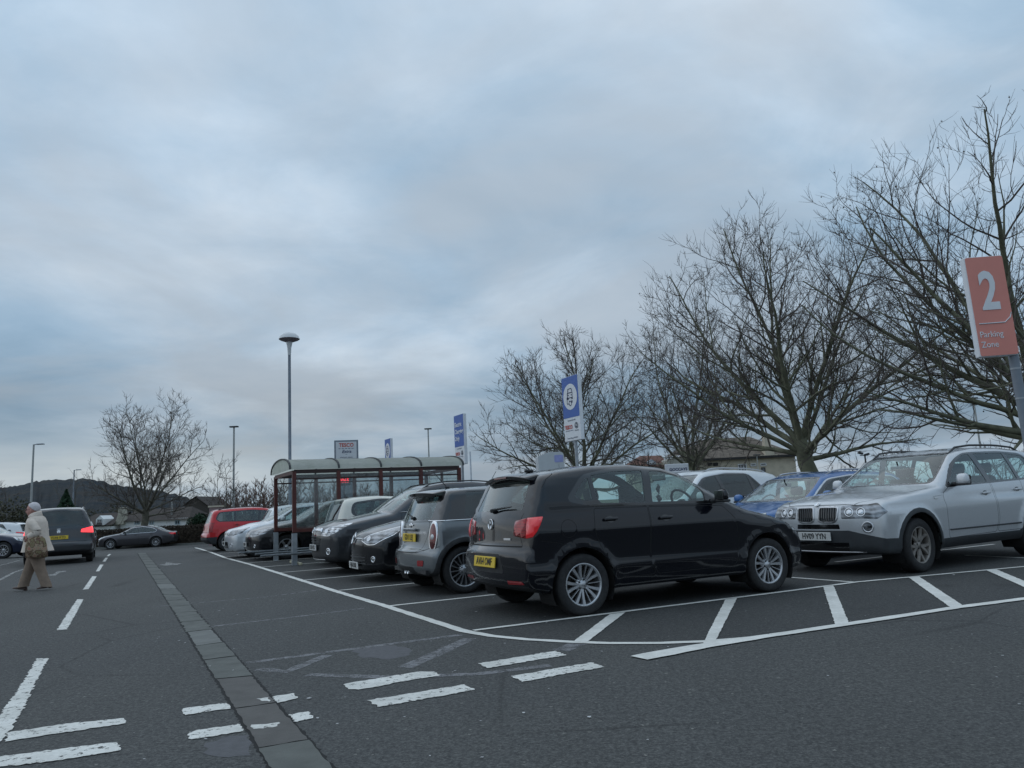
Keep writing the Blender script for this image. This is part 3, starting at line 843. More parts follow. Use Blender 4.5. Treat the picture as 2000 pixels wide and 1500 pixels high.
def screens(c, fb, ft, rb=None, rt=None, rx=None, tint='glass', rtint=None):
    """fb=(half width, z) bottom, ft top of the windscreen; rb/rt the same for the rear window"""
    fr = rnd([(-fb[0], fb[1]), (fb[0], fb[1]), (ft[0], ft[1]), (-ft[0], ft[1])], .05)
    cw = c.d['cowl']
    c.mark(c.carve(grow(fr, .02), *c.E_FRONT, lambda q, n: q.x < cw+1.2 and n.x < -.1), 4)
    c.take(c.carve(fr, *c.E_FRONT, lambda q, n: q.x < cw+1.2 and n.x < -.1), 'windscreen', M[tint], -.003)
    if rb:
        rr = rnd([(-rb[0], rb[1]), (rb[0], rb[1]), (rt[0], rt[1]), (-rt[0], rt[1])], .05)
        c.mark(c.carve(grow(rr, .015), *c.E_FRONT, lambda q, n: q.x > rx and n.x > .1), 4)
        c.take(c.carve(rr, *c.E_FRONT, lambda q, n: q.x > rx and n.x > .1), 'rear_window', M[rtint or tint], -.003)
def doors(c, polys, hs, hm=None):
    for sg in (-1, 1):
        for i, p in enumerate(polys):
            dr = c.panel('front_door' if i == 0 else 'rear_door', rnd(p, .04), *c.E_SIDE, c.side(sg), gap=.006)
            if i < len(hs): c.handle(hs[i][0], hs[i][1], sg, dr, mat=hm)
def bonnet(c, pts):
    for sg in (-1, 1): c.gapline([(x, y*sg) for x, y in pts], *c.E_TOP, lambda q, n: n.z > .25 and q.z < 1.15 and q.x < c.d['cowl']+.15)
def fogs(c, y, z, r=.05, ring='chrome'):
    for sg in (-1, 1):
        p, n = c.surf_pt(y=y*sg, z=z, front=True)
        o = c.disc(p, n, [(r*.8, -.02), (r*.85, .006), (r*1.15, .008), (r*1.2, 0)], 'fog_light_ring', M[ring])
        c.disc(p, n, [(.001, .0), (r*.5, .003), (r*.85, -.004)], 'fog_light', M['bulb'], o)
def wiper_r(c, x, z, y0, y1):
    bm = bmesh.new(); rbox(bm, (x, y0, z), (.05, .08, .04), .012); tube(bm, [(x+.01, y0, z), (x-.02, (y0+y1)/2, z+.03), (x-.045, y1, z+.06)], [.014, .01, .006], 6); bmo('rear_wiper', bm, M['black_plastic'], c.root, smooth=True)
def aerial(c, x, z, dx=.22, dz=.2):
    bm = bmesh.new(); rbox(bm, (x, 0, z), (.07, .04, .03), .012); tube(bm, [(x, 0, z), (x+dx, 0, z+dz)], [.008, .004], 6); bmo('aerial', bm, M['black_plastic'], c.root, smooth=True)
def rails(c, x0, x1, y, z, mat='black_plastic', h=.05, r=.013):
    for sg in (-1, 1):
        pts = []
        for k in range(11):
            t = k/10; x = x0+(x1-x0)*t; zt = c.surf_top(x, y*sg)
            e = min(t, 1-t); up = h*min(1, e/.10)**.6 if e < .10 else h
            pts.append((x, y*sg, zt-.012+up))
        bm = bmesh.new(); tube(bm, pts, r, 8); o = bmo('roof_rail', bm, M[mat], c.root, smooth=True)
def _surf_top(s, x, y):
    lo, hi = .6, 2.2
    for _ in range(26):
        m = (lo+hi)/2
        if s.sh.F(np.array([x]), np.array([y]), np.array([m]))[0] < 0: lo = m
        else: hi = m
    return lo
Car.surf_top = _surf_top
def wash(c, polys, name, mat, off=.002, thick=0):
    for sg in (-1, 1): c.take(c.diag(rnd(polys[0], .03), (polys[1][0], polys[1][1]*sg), (polys[2][0], polys[2][1]*sg)), name, M[mat], off, thick=thick)
def P0(c):
    c.arches(); c.under()
# ------------------------------------------------------------------ the cars
def car_x3(pm):
    d = dict(L=4.57, W=.926, axles=(.86, 3.655), tr=.346, arch=.415, cowl=1.30, tail=4.46, cf=.20, cr=.08, cw=.20, taper=(.07, .05), hr=.02,
        top=[(0, .55), (.006, .70), (.02, .80), (.05, .90), (.10, .945), (.25, .985), (.6, 1.04), (1.0, 1.085), (1.36, 1.13), (1.75, 1.36), (2.10, 1.535), (2.35, 1.60), (2.75, 1.635), (3.4, 1.63), (4.0, 1.585), (4.20, 1.55), (4.30, 1.42), (4.42, 1.12), (4.46, .98), (4.50, .80), (4.55, .72), (4.57, .60)],
        bot=[(0, .50), (.01, .36), (.06, .27), (.3, .25), (4.1, .27), (4.5, .36), (4.57, .50)],
        side=[(.20, .075), (.28, .05), (.33, .035), (.345, .022), (.50, .010), (.66, .004), (.80, .0), (.865, .003), (.882, .020), (.98, .032), (1.06, .055)],
        belt=([0, 1.2, 4.3], [.97, 1.04, 1.12]), belt_ref=1.06, tumble=.36, crown=.05, flare=.022, round=.045)
    c = Car('estate_suv', 'silver off-road car with front plate HV09 YYN and black plastic wheel arches', d, pm, cat='suv')
    dlo = rnd([(1.62, 1.075, .03), (4.02, 1.135, .05), (4.16, 1.20, .05), (3.88, 1.50, .1), (3.3, 1.545, .1), (2.40, 1.53, .15), (2.02, 1.40, .15)], .04)
    side_glass(c, [[(1.70, 1.095), (2.62, 1.110), (2.53, 1.515), (2.38, 1.51, .08), (2.05, 1.375, .1)], [(2.74, 1.115), (3.42, 1.13), (3.38, 1.52), (2.65, 1.52)], [(3.50, 1.135), (3.98, 1.15), (4.08, 1.22), (3.86, 1.475, .05), (3.46, 1.51)]], dlo, 'glass')
    screens(c, (.72, 1.14), (.60, 1.535), (.60, 1.13), (.52, 1.47), 4.0)
    doors(c, [[(1.48, .40), (2.60, .42), (2.68, .6), (2.66, 1.095, .01), (1.66, 1.06, .01), (1.48, .98)], [(2.64, .42), (3.24, .42), (3.30, .52, .1), (3.44, .78, .15), (3.46, 1.115, .01), (2.70, 1.098, .01), (2.72, .6)]], [(2.47, .955), (3.30, .98)])
    # grey plastic cladding: sills, arches, lower bumper
    for sg in (-1, 1):
        for f in c.carve([(-.2, .1), (4.8, .1), (4.8, .40), (-.2, .40)], *c.E_SIDE, lambda q, n: q.y*sg > .5): f.material_index = 3
        for xa in d['axles']:
            c.mark(c.carve([(xa+.475*math.cos(2*math.pi*k/28), .35+.475*math.sin(2*math.pi*k/28)) for k in range(28)], *c.E_SIDE, c.side(sg, .5)), 3)
    c.mark(c.carve([(-.45, .575), (-1.0, .44), (-1.0, .1), (1.0, .1), (1.0, .44), (.45, .575)], *c.E_FRONT, c.front_c(.8)), 3)
    c.mark(c.carve([(-1.0, .1), (1.0, .1), (1.0, .58), (-1.0, .58)], *c.E_FRONT, c.rear_c(4.1)), 3)
    bonnet(c, [(.06, .46), (.30, .66), (.85, .76), (1.30, .80)])
    c.gapline([(-.66, .885), (-.4, .905), (.4, .905), (.66, .885)], *c.E_FRONT, c.front_c(.4), .008)
    for sg in (-1, 1):
        hp = lambda a: a
        hl = c.take(c.diag(rnd([(0, .725, .03), (.02, .885, .03), (.62, .90, .02), (.80, .915, .03), (1.0, .80, .02), (.78, .715, .04), (.45, .725, .02)], .03), (.05, sg*.36), (.33, sg*.86)), 'headlight', M['head_dark'], .003)
        for yy, zz, rr in ((.47, .805, .058), (.615, .805, .058)):
            p, n = c.surf_pt(y=sg*yy, z=zz, front=True)
            c.disc(p+n*.003, n, [(rr*.82, .002), (rr*.86, .006), (rr, .006), (rr*1.02, .001)], 'lamp_ring', M['chrome'], hl)
            c.disc(p+n*.003, n, [(.001, .004), (rr*.45, .003), (rr*.6, .0)], 'lamp_lens', M['bulb'], hl)
        kd = [(sg*.045, .715, .05), (sg*.055, .872, .03), (sg*.315, .868, .03), (sg*.30, .73, .06), (sg*.26, .69, .05), (sg*.09, .69, .05)]
        kf = c.take(c.carve(grow(rnd(kd, .03), .022), *c.E_FRONT, c.front_c(.5)), 'kidney_frame', M['silver_trim'], .008, thick=.02, keep=True)
        g = c.take(c.carve(rnd(kd, .03), *c.E_FRONT, c.front_c(.5)), 'grille', M['gloss_black'], .011)
        bm = bmesh.new()
        for k in range(7):
            y = sg*(.075+.034*k); pts = []
            for z in np.linspace(.70, .862, 6):
                p, n = c.surf_pt(y=y, z=z, front=True); pts.append(p+n*.017)
            tube(bm, pts, .0055, 5)
        bmo('grille_slat', bm, M['dark_grey_plastic'], g)
    fogs(c, .69, .615, .062, 'silver_trim')
    for sg in (-1, 1):
        p, n = c.surf_pt(y=.69*sg, z=.615, front=True)
        c.disc(p, n, [(.001, .004), (.052, .005)], 'fog_light_cover', M['head_dark'])
    c.take(c.carve(rnd([(-.34, .595), (.34, .595), (.33, .655), (-.33, .655)], .01), *c.E_FRONT, c.front_c(.5)), 'lower_grille', M['gloss_black'], .001)
    c.take(c.carve(rnd([(-.42, .30), (.30, .30), (.34, .42), (-.44, .42)], .02), *c.E_FRONT, c.front_c(.5)), 'air_intake', M['gloss_black'], .001)
    bm = bmesh.new(); pts = []
    for y in np.linspace(-.62, .62, 13):
        p, n = c.surf_pt(y=y, z=.30, front=True); pts.append(p+n*.004)
    tube(bm, pts, .010, 6); bmo('bumper_trim', bm, M['silver_trim'], c.root, smooth=True)
    c.plate('HV09 YYN', .04, .50, True, M['plate_w'], tilt=-.02, off=.02)
    c.badge(0, .915, True, .04, 'roundel', .004)
    for sg in (-1, 1):
        c.gapline([(1.25, .95), (1.46, .965)], *c.E_SIDE, c.side(sg), .003)
        p, n = c.surf_pt(1.30, .93, sg); bm = bmesh.new(); t = bmesh.new(); rbox(t, (0, 0, .004), (.07, .025, .01), .004); merge(bm, t, c.stick(p, n)); bmo('side_indicator', bm, M['white_lens'], c.root)
        bm = bmesh.new(); pts = []
        for x in np.linspace(1.50, 3.22, 12):
            p, n = c.surf_pt(x, .505, sg); pts.append(p+n*.003)
        tube(bm, pts, .011, 5); bmo('side_moulding', bm, M['dark_grey_plastic'], c.root, smooth=True)
    wash(c, ([(0, .80), (0, 1.08), (1, 1.1), (1, .80)], (4.50, .50), (4.30, .90)), 'tail_light', 'tail')
    P0(c); c.interior(); c.wheels('v5', M['alloy_dirty'], rimr=.238, w=.235, steer=R_(4))
    c.mirror(1.82, 1.10, pm, y=.86, size=(.12, .19, .16))
    rails(c, 2.20, 4.05, .60, 1.66, h=.05, r=.015)
    c.finish(); return c
def car_mini(pm):
    d = dict(L=3.71, W=.842, axles=(.66, 3.127), tr=.307, arch=.36, cowl=1.02, tail=3.62, cf=.24, cr=.17, cw=.15, taper=(.08, .03),
        top=[(0, .50), (.006, .62), (.03, .74), (.10, .82), (.3, .89), (.7, .945), (1.0, .98), (1.10, 1.0), (1.35, 1.17), (1.62, 1.33), (1.8, 1.38), (2.2, 1.407), (3.0, 1.395), (3.28, 1.375), (3.34, 1.345), (3.44, 1.17), (3.54, .985), (3.57, .93), (3.59, .80), (3.605, .66), (3.625, .60), (3.69, .585), (3.705, .53), (3.71, .47)],
        bot=[(0, .42), (.01, .30), (.08, .2), (.4, .17), (3.2, .19), (3.5, .22), (3.66, .28), (3.70, .36), (3.71, .44)],
        side=[(.10, .10), (.20, .06), (.30, .03), (.40, .012), (.55, .0), (.68, .0), (.80, .008), (.90, .03), (.95, .05)],
        belt=([0, 1.2, 3.7], [.90, .935, .955]), belt_ref=.945, tumble=.27, tum2=.15, crown=.04, flare=.02, round=.055)
    c = Car('small_hatchback', 'grey three-door hatchback with yellow plate on its tailgate and black rear spoiler', d, pm)
    c.mark(c.carve([(1.06, .952), (3.80, .962), (3.60, 1.345), (3.0, 1.345), (1.80, 1.335), (1.60, 1.30), (1.30, 1.13)], *c.E_SIDE, lambda q, n: q.z < 1.36 and q.z > .93), 4)
    for sg in (-1, 1):
        c.side_piece('side_window', rnd([(1.32, .975), (2.25, .985), (2.17, 1.325), (1.80, 1.315), (1.55, 1.21)], .03), M['glass'], sg, -.004)
        c.side_piece('rear_side_window', rnd([(2.33, .985), (3.10, .99), (3.02, 1.325), (2.26, 1.328)], .03), M['glass_dark'], sg, -.004)
        bm = bmesh.new(); pts = []
        for x in list(np.linspace(1.15, 3.42, 14)):
            p, n = c.surf_pt(x, .953, sg); pts.append(p+n*.004)
        for y in (.66, .58, .50):
            p, n = c.surf_pt(y=sg*y, z=.956, front=False); pts.append(p+n*.004)
        tube(bm, pts, .009, 6); bmo('waist_trim', bm, M['chrome'], c.root, smooth=True)
    screens(c, (.64, 1.01), (.52, 1.32))
    c.take(c.carve(rnd([(-.54, .975), (.54, .975), (.49, 1.285), (-.49, 1.285)], .06), *c.E_FRONT, c.rear_c(3.1)), 'rear_window', M['glass'], -.003)
    doors(c, [[(1.20, .30), (2.25, .30), (2.33, .5), (2.30, .945, .01), (1.20, .93, .01)]], [(2.12, .86)], M['chrome'])
    # tailgate and its plate recess
    tg = c.panel('tailgate', rnd([(-.545, .80), (-.40, .555), (.40, .555), (.545, .80), (.545, .945), (-.545, .945)], .05), *c.E_FRONT, c.rear_c(3.2), gap=.007)
    for sg in (-1, 1):
        pp, nn = c.surf_pt(y=sg*.665, z=.75, front=False); Mx = c.stick(pp, nn) @ Matrix.Diagonal((1, 2.15, 1, 1))
        bm = bmesh.new(); t = bmesh.new(); lathe(t, [(.098, -.03), (.098, .008), (.088, .014), (.080, .012)], 30); merge(bm, t, Mx); sr = bmo('tail_light_surround', bm, M['chrome'], c.root, smooth=True)
        bm = bmesh.new(); t = bmesh.new(); lathe(t, [(0, .022), (.05, .019), (.083, .010)], 30); merge(bm, t, Mx); tlo = bmo('tail_light', bm, M['tail_dark'], c.root, smooth=True)
        c.disc(pp, nn, [(.001, .030), (.030, .028), (.040, .016)], 'reversing_lens', M['white_lens'], tlo)
        for xa in d['axles']:
            c.mark(c.carve([(xa+.425*math.cos(2*math.pi*k/28), .31+.425*math.sin(2*math.pi*k/28)) for k in range(28)], *c.E_SIDE, c.side(sg, .5)), 2)
        for f in c.carve([(.9, .1), (2.9, .1), (2.9, .29), (.9, .29)], *c.E_SIDE, lambda q, n: q.y*sg > .5): f.material_index = 2
    c.gapline([(-.8, .625), (-.60, .60), (-.40, .548), (.40, .548), (.60, .60), (.8, .625)], *c.E_FRONT, c.rear_c(3.3), .009)
    c.mark(c.carve(rnd([(-.34, .22), (.34, .22), (.30, .36), (-.30, .36)], .03), *c.E_FRONT, c.rear_c(3.3)), 2)
    for sg in (-1, 1): c.take(c.carve(rnd([(sg*.42, .375), (sg*.56, .375), (sg*.58, .45), (sg*.43, .45)], .02), *c.E_FRONT, c.rear_c(3.3)), 'rear_fog_light', M['reflector_red'], .006)
    bm = bmesh.new()
    for y in (-.05, .05): lathe(t := bmesh.new(), [(.026, -.1), (.029, .0), (.033, .0), (.033, -.1)], 20); merge(bm, t, Matrix.Translation((3.665, y, .285)) @ Matrix.Rotation(R_(90), 4, 'Y'))
    bmo('exhaust', bm, M['chrome'], c.root, smooth=True)
    c.plate('GD11 LEJ', 0, .74, False, M['plate_y'], w=.52, tilt=.05, off=.014)
    bm = bmesh.new(); rbox(bm, (3.602, 0, .845), (.03, .48, .04), .012); bmo('tailgate_handle', bm, M['chrome'] if False else c.paint, c.root)
    c.badge(0, .905, False, .032, 'wings')
    text('badge', 'COOPER S', .045, M['chrome'], c.root, None, None).matrix_local = c.stick(*[q if i else q+c.surf_pt(y=-.0, z=.80, front=False)[1]*.004 for i, q in enumerate(c.surf_pt(y=.42, z=.80, front=False))])
    c.rear_spoiler(3.12, 3.50, 1.345, .56, th=.05, mat=M['gloss_black'], drop=.03, sweep=.08)
    wiper_r(c, 3.545, 1.0, 0, -.33); aerial(c, 3.02, 1.41, .20, .22)
    wash(c, ([(0, .60), (0, .78), (1, .80), (1, .62)], (.10, .46), (.34, .76)), 'headlight', 'head')
    P0(c); c.interior(); c.wheels('multi', M['alloy'], rimr=.225, w=.20, dark=M['alloy_dark']); c.mirror(1.42, .97, pm, y=.80)
    c.finish(); return c
def car_clio(pm):
    d = dict(L=4.06, W=.866, axles=(.84, 3.43), tr=.312, arch=.36, cowl=1.10, tail=3.93, cf=.30, cr=.12, cw=.20, taper=(.12, .05),
        top=[(0, .50), (.006, .62), (.04, .72), (.12, .785), (.35, .86), (.7, .93), (1.1, .995), (1.45, 1.16), (1.80, 1.32), (2.1, 1.41), (2.5, 1.448), (3.0, 1.43), (3.5, 1.37), (3.72, 1.32), (3.86, 1.02), (3.90, .93), (3.94, .72), (4.0, .64), (4.055, .56), (4.06, .46)],
        bot=[(0, .40), (.008, .28), (.06, .20), (.35, .17), (3.5, .19), (3.85, .24), (4.05, .36), (4.06, .44)],
        side=SIDE0, belt=([0, .9, 3.4], [.88, .93, 1.03]), belt_ref=.95, tumble=.42, crown=.06, round=.06)
    c = Car('dark_supermini', 'black hatchback with swept headlamps and white front plate, between the grey hatchback and the crossover', d, pm)
    dlo = rnd([(1.42, .975), (3.2, 1.05), (3.42, 1.14), (3.1, 1.30, .1), (2.5, 1.36, .1), (2.0, 1.31, .1)], .03)
    side_glass(c, [[(1.55, .99), (2.42, 1.02), (2.36, 1.34), (2.02, 1.295, .08)], [(2.52, 1.025), (3.18, 1.06), (3.30, 1.13), (3.06, 1.285, .05), (2.46, 1.34)]], dlo)
    screens(c, (.68, 1.0), (.52, 1.335), (.5, 1.02), (.45, 1.27), 3.5)
    doors(c, [[(1.32, .30), (2.42, .30), (2.48, .5), (2.44, 1.0, .01), (1.40, .95, .01)], [(2.46, .30), (2.95, .30), (3.15, .62), (3.2, 1.04, .01), (2.48, 1.0, .01), (2.52, .5)]], [(2.28, .88), (3.0, .95)])
    bonnet(c, [(.14, .38), (.35, .62), (.75, .74), (1.1, .76)])
    for sg in (-1, 1):
        pin, pout = (.06, sg*.30), (.58, sg*.80)
        pl = rnd([(0, .665, .02), (.22, .60, .05), (.42, .605, .04), (.60, .665, .03), (.86, .745, .02), (1.02, .875, .02), (.55, .80, .06), (.2, .735, .05)], .03)
        c.take(c.diag(grow(pl, .012), pin, pout), 'headlight_trim', M['chrome'], .003, keep=True)
        hl = c.take(c.diag(pl, pin, pout), 'headlight', M['head_dark'], .006)
        p, n = c.surf_pt(y=sg*.47, z=.69, front=True); c.disc(p+n*.006, n, [(.001, .006), (.03, .005), (.045, .0)], 'lamp_lens', M['bulb'], hl)
        bm = bmesh.new(); pts = []
        for a in np.linspace(.05, 1.0, 8):
            y = sg*(.09+.24*a); p, n = c.surf_pt(y=y, z=.695-.005*a, front=True); pts.append(p+n*.006)
        tube(bm, pts, .010, 6); bmo('grille_trim', bm, M['chrome'], c.root, smooth=True)
    c.take(c.carve(rnd([(-.42, .66), (.42, .66), (.40, .72), (-.40, .72)], .01), *c.E_FRONT, c.front_c()), 'upper_grille', M['gloss_black'], .001)
    low = c.take(c.carve(rnd([(-.40, .26), (.40, .26), (.46, .45), (-.46, .45)], .03), *c.E_FRONT, c.front_c()), 'lower_grille', M['gloss_black'], .001)
    bm = bmesh.new()
    for z in (.30, .35, .40):
        pts = []
        for y in np.linspace(-.42, .42, 9):
            p, n = c.surf_pt(y=y, z=z, front=True); pts.append(p+n*.004)
        tube(bm, pts, .008, 5)
    bmo('grille_slat', bm, M['dark_grey_plastic'], low)
    fogs(c, .60, .37, .042)
    c.badge(0, .70, True, .065, 'diamond', .012); c.plate('HJ16 DXR', .0, .27, True, M['plate_w'], tilt=-.05, off=.02)
    wash(c, ([(0, .75), (0, .92), (1, .95), (1, .75)], (3.95, .46), (3.68, .84)), 'tail_light', 'tail')
    P0(c); c.interior(); c.wheels('s5', M['alloy_dark'], w=.195); c.mirror(1.52, 1.0, pm, y=.81); c.finish(); return c
def car_mokka(pm):
    d = dict(L=4.28, W=.888, axles=(.86, 3.415), tr=.335, arch=.39, cowl=1.18, tail=4.16, cf=.26, cr=.12, cw=.20, taper=(.10, .06), hr=.03,
        top=[(0, .58), (.006, .72), (.03, .83), (.09, .89), (.3, .965), (.7, 1.03), (1.18, 1.105), (1.55, 1.34), (1.85, 1.50), (2.1, 1.585), (2.5, 1.64), (3.1, 1.64), (3.7, 1.58), (3.95, 1.53), (4.08, 1.25), (4.14, 1.08), (4.18, .82), (4.22, .72), (4.275, .66), (4.28, .55)],
        bot=[(0, .48), (.01, .32), (.07, .24), (.35, .21), (3.7, .23), (4.1, .30), (4.27, .42), (4.28, .5)],
        side=[(.16, .09), (.26, .05), (.34, .03), (.44, .014), (.58, .004), (.76, .0), (.90, .01), (1.0, .035), (1.06, .06)],
        belt=([0, 1.0, 3.7], [.98, 1.045, 1.13]), belt_ref=1.06, tumble=.38, crown=.055, flare=.016, round=.055)
    c = Car('crossover_car', 'dark grey high-roofed crossover with chrome grille bar and round fog lamps', d, pm)
    dlo = rnd([(1.55, 1.10), (3.35, 1.17), (3.62, 1.26), (3.35, 1.48, .1), (2.6, 1.54, .1), (2.1, 1.49, .12)], .03)
    side_glass(c, [[(1.68, 1.12), (2.56, 1.145), (2.50, 1.52), (2.12, 1.47, .1)], [(2.66, 1.15), (3.30, 1.18), (3.48, 1.27), (3.28, 1.455, .06), (2.60, 1.52)]], dlo)
    screens(c, (.70, 1.115), (.57, 1.52), (.54, 1.14), (.48, 1.45), 3.7)
    for sg in (-1, 1):
        bm = bmesh.new(); pts = []
        for x in np.linspace(1.45, 3.5, 12):
            p, n = c.surf_pt(x, 1.075+.035*(x-1.45), sg); pts.append(p+n*.004)
        tube(bm, pts, .009, 6); bmo('waist_trim', bm, M['chrome'], c.root, smooth=True)
    doors(c, [[(1.42, .38), (2.56, .38), (2.62, .6), (2.58, 1.12, .01), (1.48, 1.07, .01)], [(2.60, .38), (3.05, .38), (3.28, .7), (3.34, 1.15, .01), (2.62, 1.12, .01), (2.66, .6)]], [(2.42, 1.0), (3.15, 1.05)])
    bonnet(c, [(.10, .42), (.3, .60), (.8, .72), (1.2, .76)])
    for sg in (-1, 1):
        pin, pout = (.07, sg*.36), (.56, sg*.82)
        hl = c.take(c.diag(rnd([(0, .72, .02), (.30, .70, .04), (.62, .765, .04), (1.0, .93, .02), (.50, .90, .06), (.14, .84, .05)], .03), pin, pout), 'headlight', M['head'], .004)
        p, n = c.surf_pt(y=sg*.53, z=.79, front=True); c.disc(p+n*.004, n, [(.001, .006), (.035, .005), (.05, 0)], 'lamp_lens', M['bulb'], hl)
    g = c.take(c.carve(rnd([(-.34, .55), (.34, .55), (.38, .80), (-.38, .80)], .04), *c.E_FRONT, c.front_c()), 'grille', M['gloss_black'], .001)
    bm = bmesh.new()
    for z in (.60, .65, .70):
        pts = []
        for y in np.linspace(-.34, .34, 9):
            p, n = c.surf_pt(y=y, z=z, front=True); pts.append(p+n*.004)
        tube(bm, pts, .008, 5)
    bmo('grille_slat', bm, M['dark_grey_plastic'], g)
    c.take(c.carve(rnd([(-.39, .775), (.39, .775), (.36, .85), (-.36, .85)], .02), *c.E_FRONT, c.front_c()), 'grille_bar', M['chrome'], .014, thick=.02)
    c.badge(0, .81, True, .06, 'griffin', .022)
    c.mark(c.carve(rnd([(-.9, .1), (.9, .1), (.9, .40), (.5, .33), (.4, .47), (-.4, .47), (-.5, .33), (-.9, .40)], .02), *c.E_FRONT, c.front_c(.7)), 2)
    c.take(c.carve(rnd([(-.42, .215), (.42, .215), (.46, .285), (-.46, .285)], .02), *c.E_FRONT, c.front_c(.7)), 'skid_plate', M['silver_trim'], .006, thick=.02)
    fogs(c, .61, .43, .055); c.plate('BX14 YLK', 0, .50, True, M['plate_w'], tilt=-.03, off=.02)
    for sg in (-1, 1):
        for f in c.carve([(.9, .1), (3.3, .1), (3.3, .34), (.9, .34)], *c.E_SIDE, lambda q, n: q.y*sg > .5): f.material_index = 2
        for xa in d['axles']: c.mark(c.carve([(xa+.44*math.cos(2*math.pi*k/24), .335+.44*math.sin(2*math.pi*k/24)) for k in range(24)], *c.E_SIDE, c.side(sg, .5)), 2)
    wash(c, ([(0, .90), (0, 1.10), (1, 1.12), (1, .92)], (4.14, .45), (3.95, .84)), 'tail_light', 'tail')
    P0(c); c.interior(); c.wheels('s10', M['alloy'], w=.215); c.mirror(1.72, 1.12, M['gloss_black'], y=.83, size=(.13, .20, .17)); rails(c, 2.0, 3.75, .56, 1.64, h=.04); aerial(c, 3.75, 1.60, .16, .24)
    c.finish(); return c
def car_cream(pm):
    d = dict(L=3.44, W=.815, axles=(.70, 3.04), tr=.285, arch=.33, cowl=.92, tail=3.38, cf=.26, cr=.14, cw=.16, taper=(.12, .05),
        top=[(0, .48), (.006, .60), (.05, .72), (.15, .80), (.5, .90), (.92, .98), (1.3, 1.20), (1.6, 1.36), (1.9, 1.44), (2.3, 1.47), (2.8, 1.455), (3.08, 1.42), (3.16, 1.36), (3.26, 1.12), (3.33, .90), (3.36, .70), (3.42, .64), (3.44, .50)],
        bot=[(0, .40), (.01, .28), (.08, .2), (.35, .17), (3.0, .19), (3.3, .24), (3.43, .38), (3.44, .46)],
        side=SIDE0, belt=([0, .9, 3.3], [.90, .94, 1.0]), belt_ref=.95, tumble=.34, crown=.05, round=.07)
    c = Car('cream_hatchback', 'cream small hatchback with rear aerial standing beside the trolley shelter', d, pm)
    dlo = rnd([(1.25, .97), (2.75, 1.0), (2.98, 1.08, .1), (2.92, 1.32, .12), (2.3, 1.385, .1), (1.75, 1.35, .1)], .05)
    side_glass(c, [[(1.42, .985), (2.10, 1.0), (2.05, 1.365), (1.78, 1.335, .1)], [(2.22, 1.0), (2.72, 1.02), (2.92, 1.09, .1), (2.87, 1.30, .1), (2.16, 1.365)]], dlo)
    screens(c, (.62, .99), (.50, 1.36))
    c.mark(c.carve(rnd([(-.60, .86), (.60, .86), (.53, 1.39), (-.53, 1.39)], .08), *c.E_FRONT, c.rear_c(2.9)), 4)
    c.take(c.carve(rnd([(-.56, .90), (.56, .90), (.49, 1.36), (-.49, 1.36)], .08), *c.E_FRONT, c.rear_c(2.9)), 'rear_window', M['glass_dark'], -.003)
    doors(c, [[(1.15, .30), (2.10, .30), (2.16, .97, .01), (1.18, .95, .01)], [(2.14, .30), (2.62, .32), (2.8, .6), (2.85, .98, .01), (2.2, .975, .01)]], [(1.98, .86), (2.7, .90)])
    wash(c, ([(0, .62, .05), (.2, .85, .08), (1, .92, .05), (1, .66, .05)], (3.39, .56), (3.22, .82)), 'tail_light', 'tail', .006)
    c.plate('', 0, .55, False, M['plate_y']); wiper_r(c, 3.33, .93, .0, .36)
    aerial(c, 2.88, 1.455, .14, .20); wash(c, ([(0, .60), (0, .76), (1, .80), (1, .64)], (.10, .40), (.4, .76)), 'headlight', 'head')
    P0(c); c.interior(); c.wheels('trim', M['alloy'], w=.17); c.mirror(1.40, .98, M['black_plastic'], y=.76); c.finish(); return c
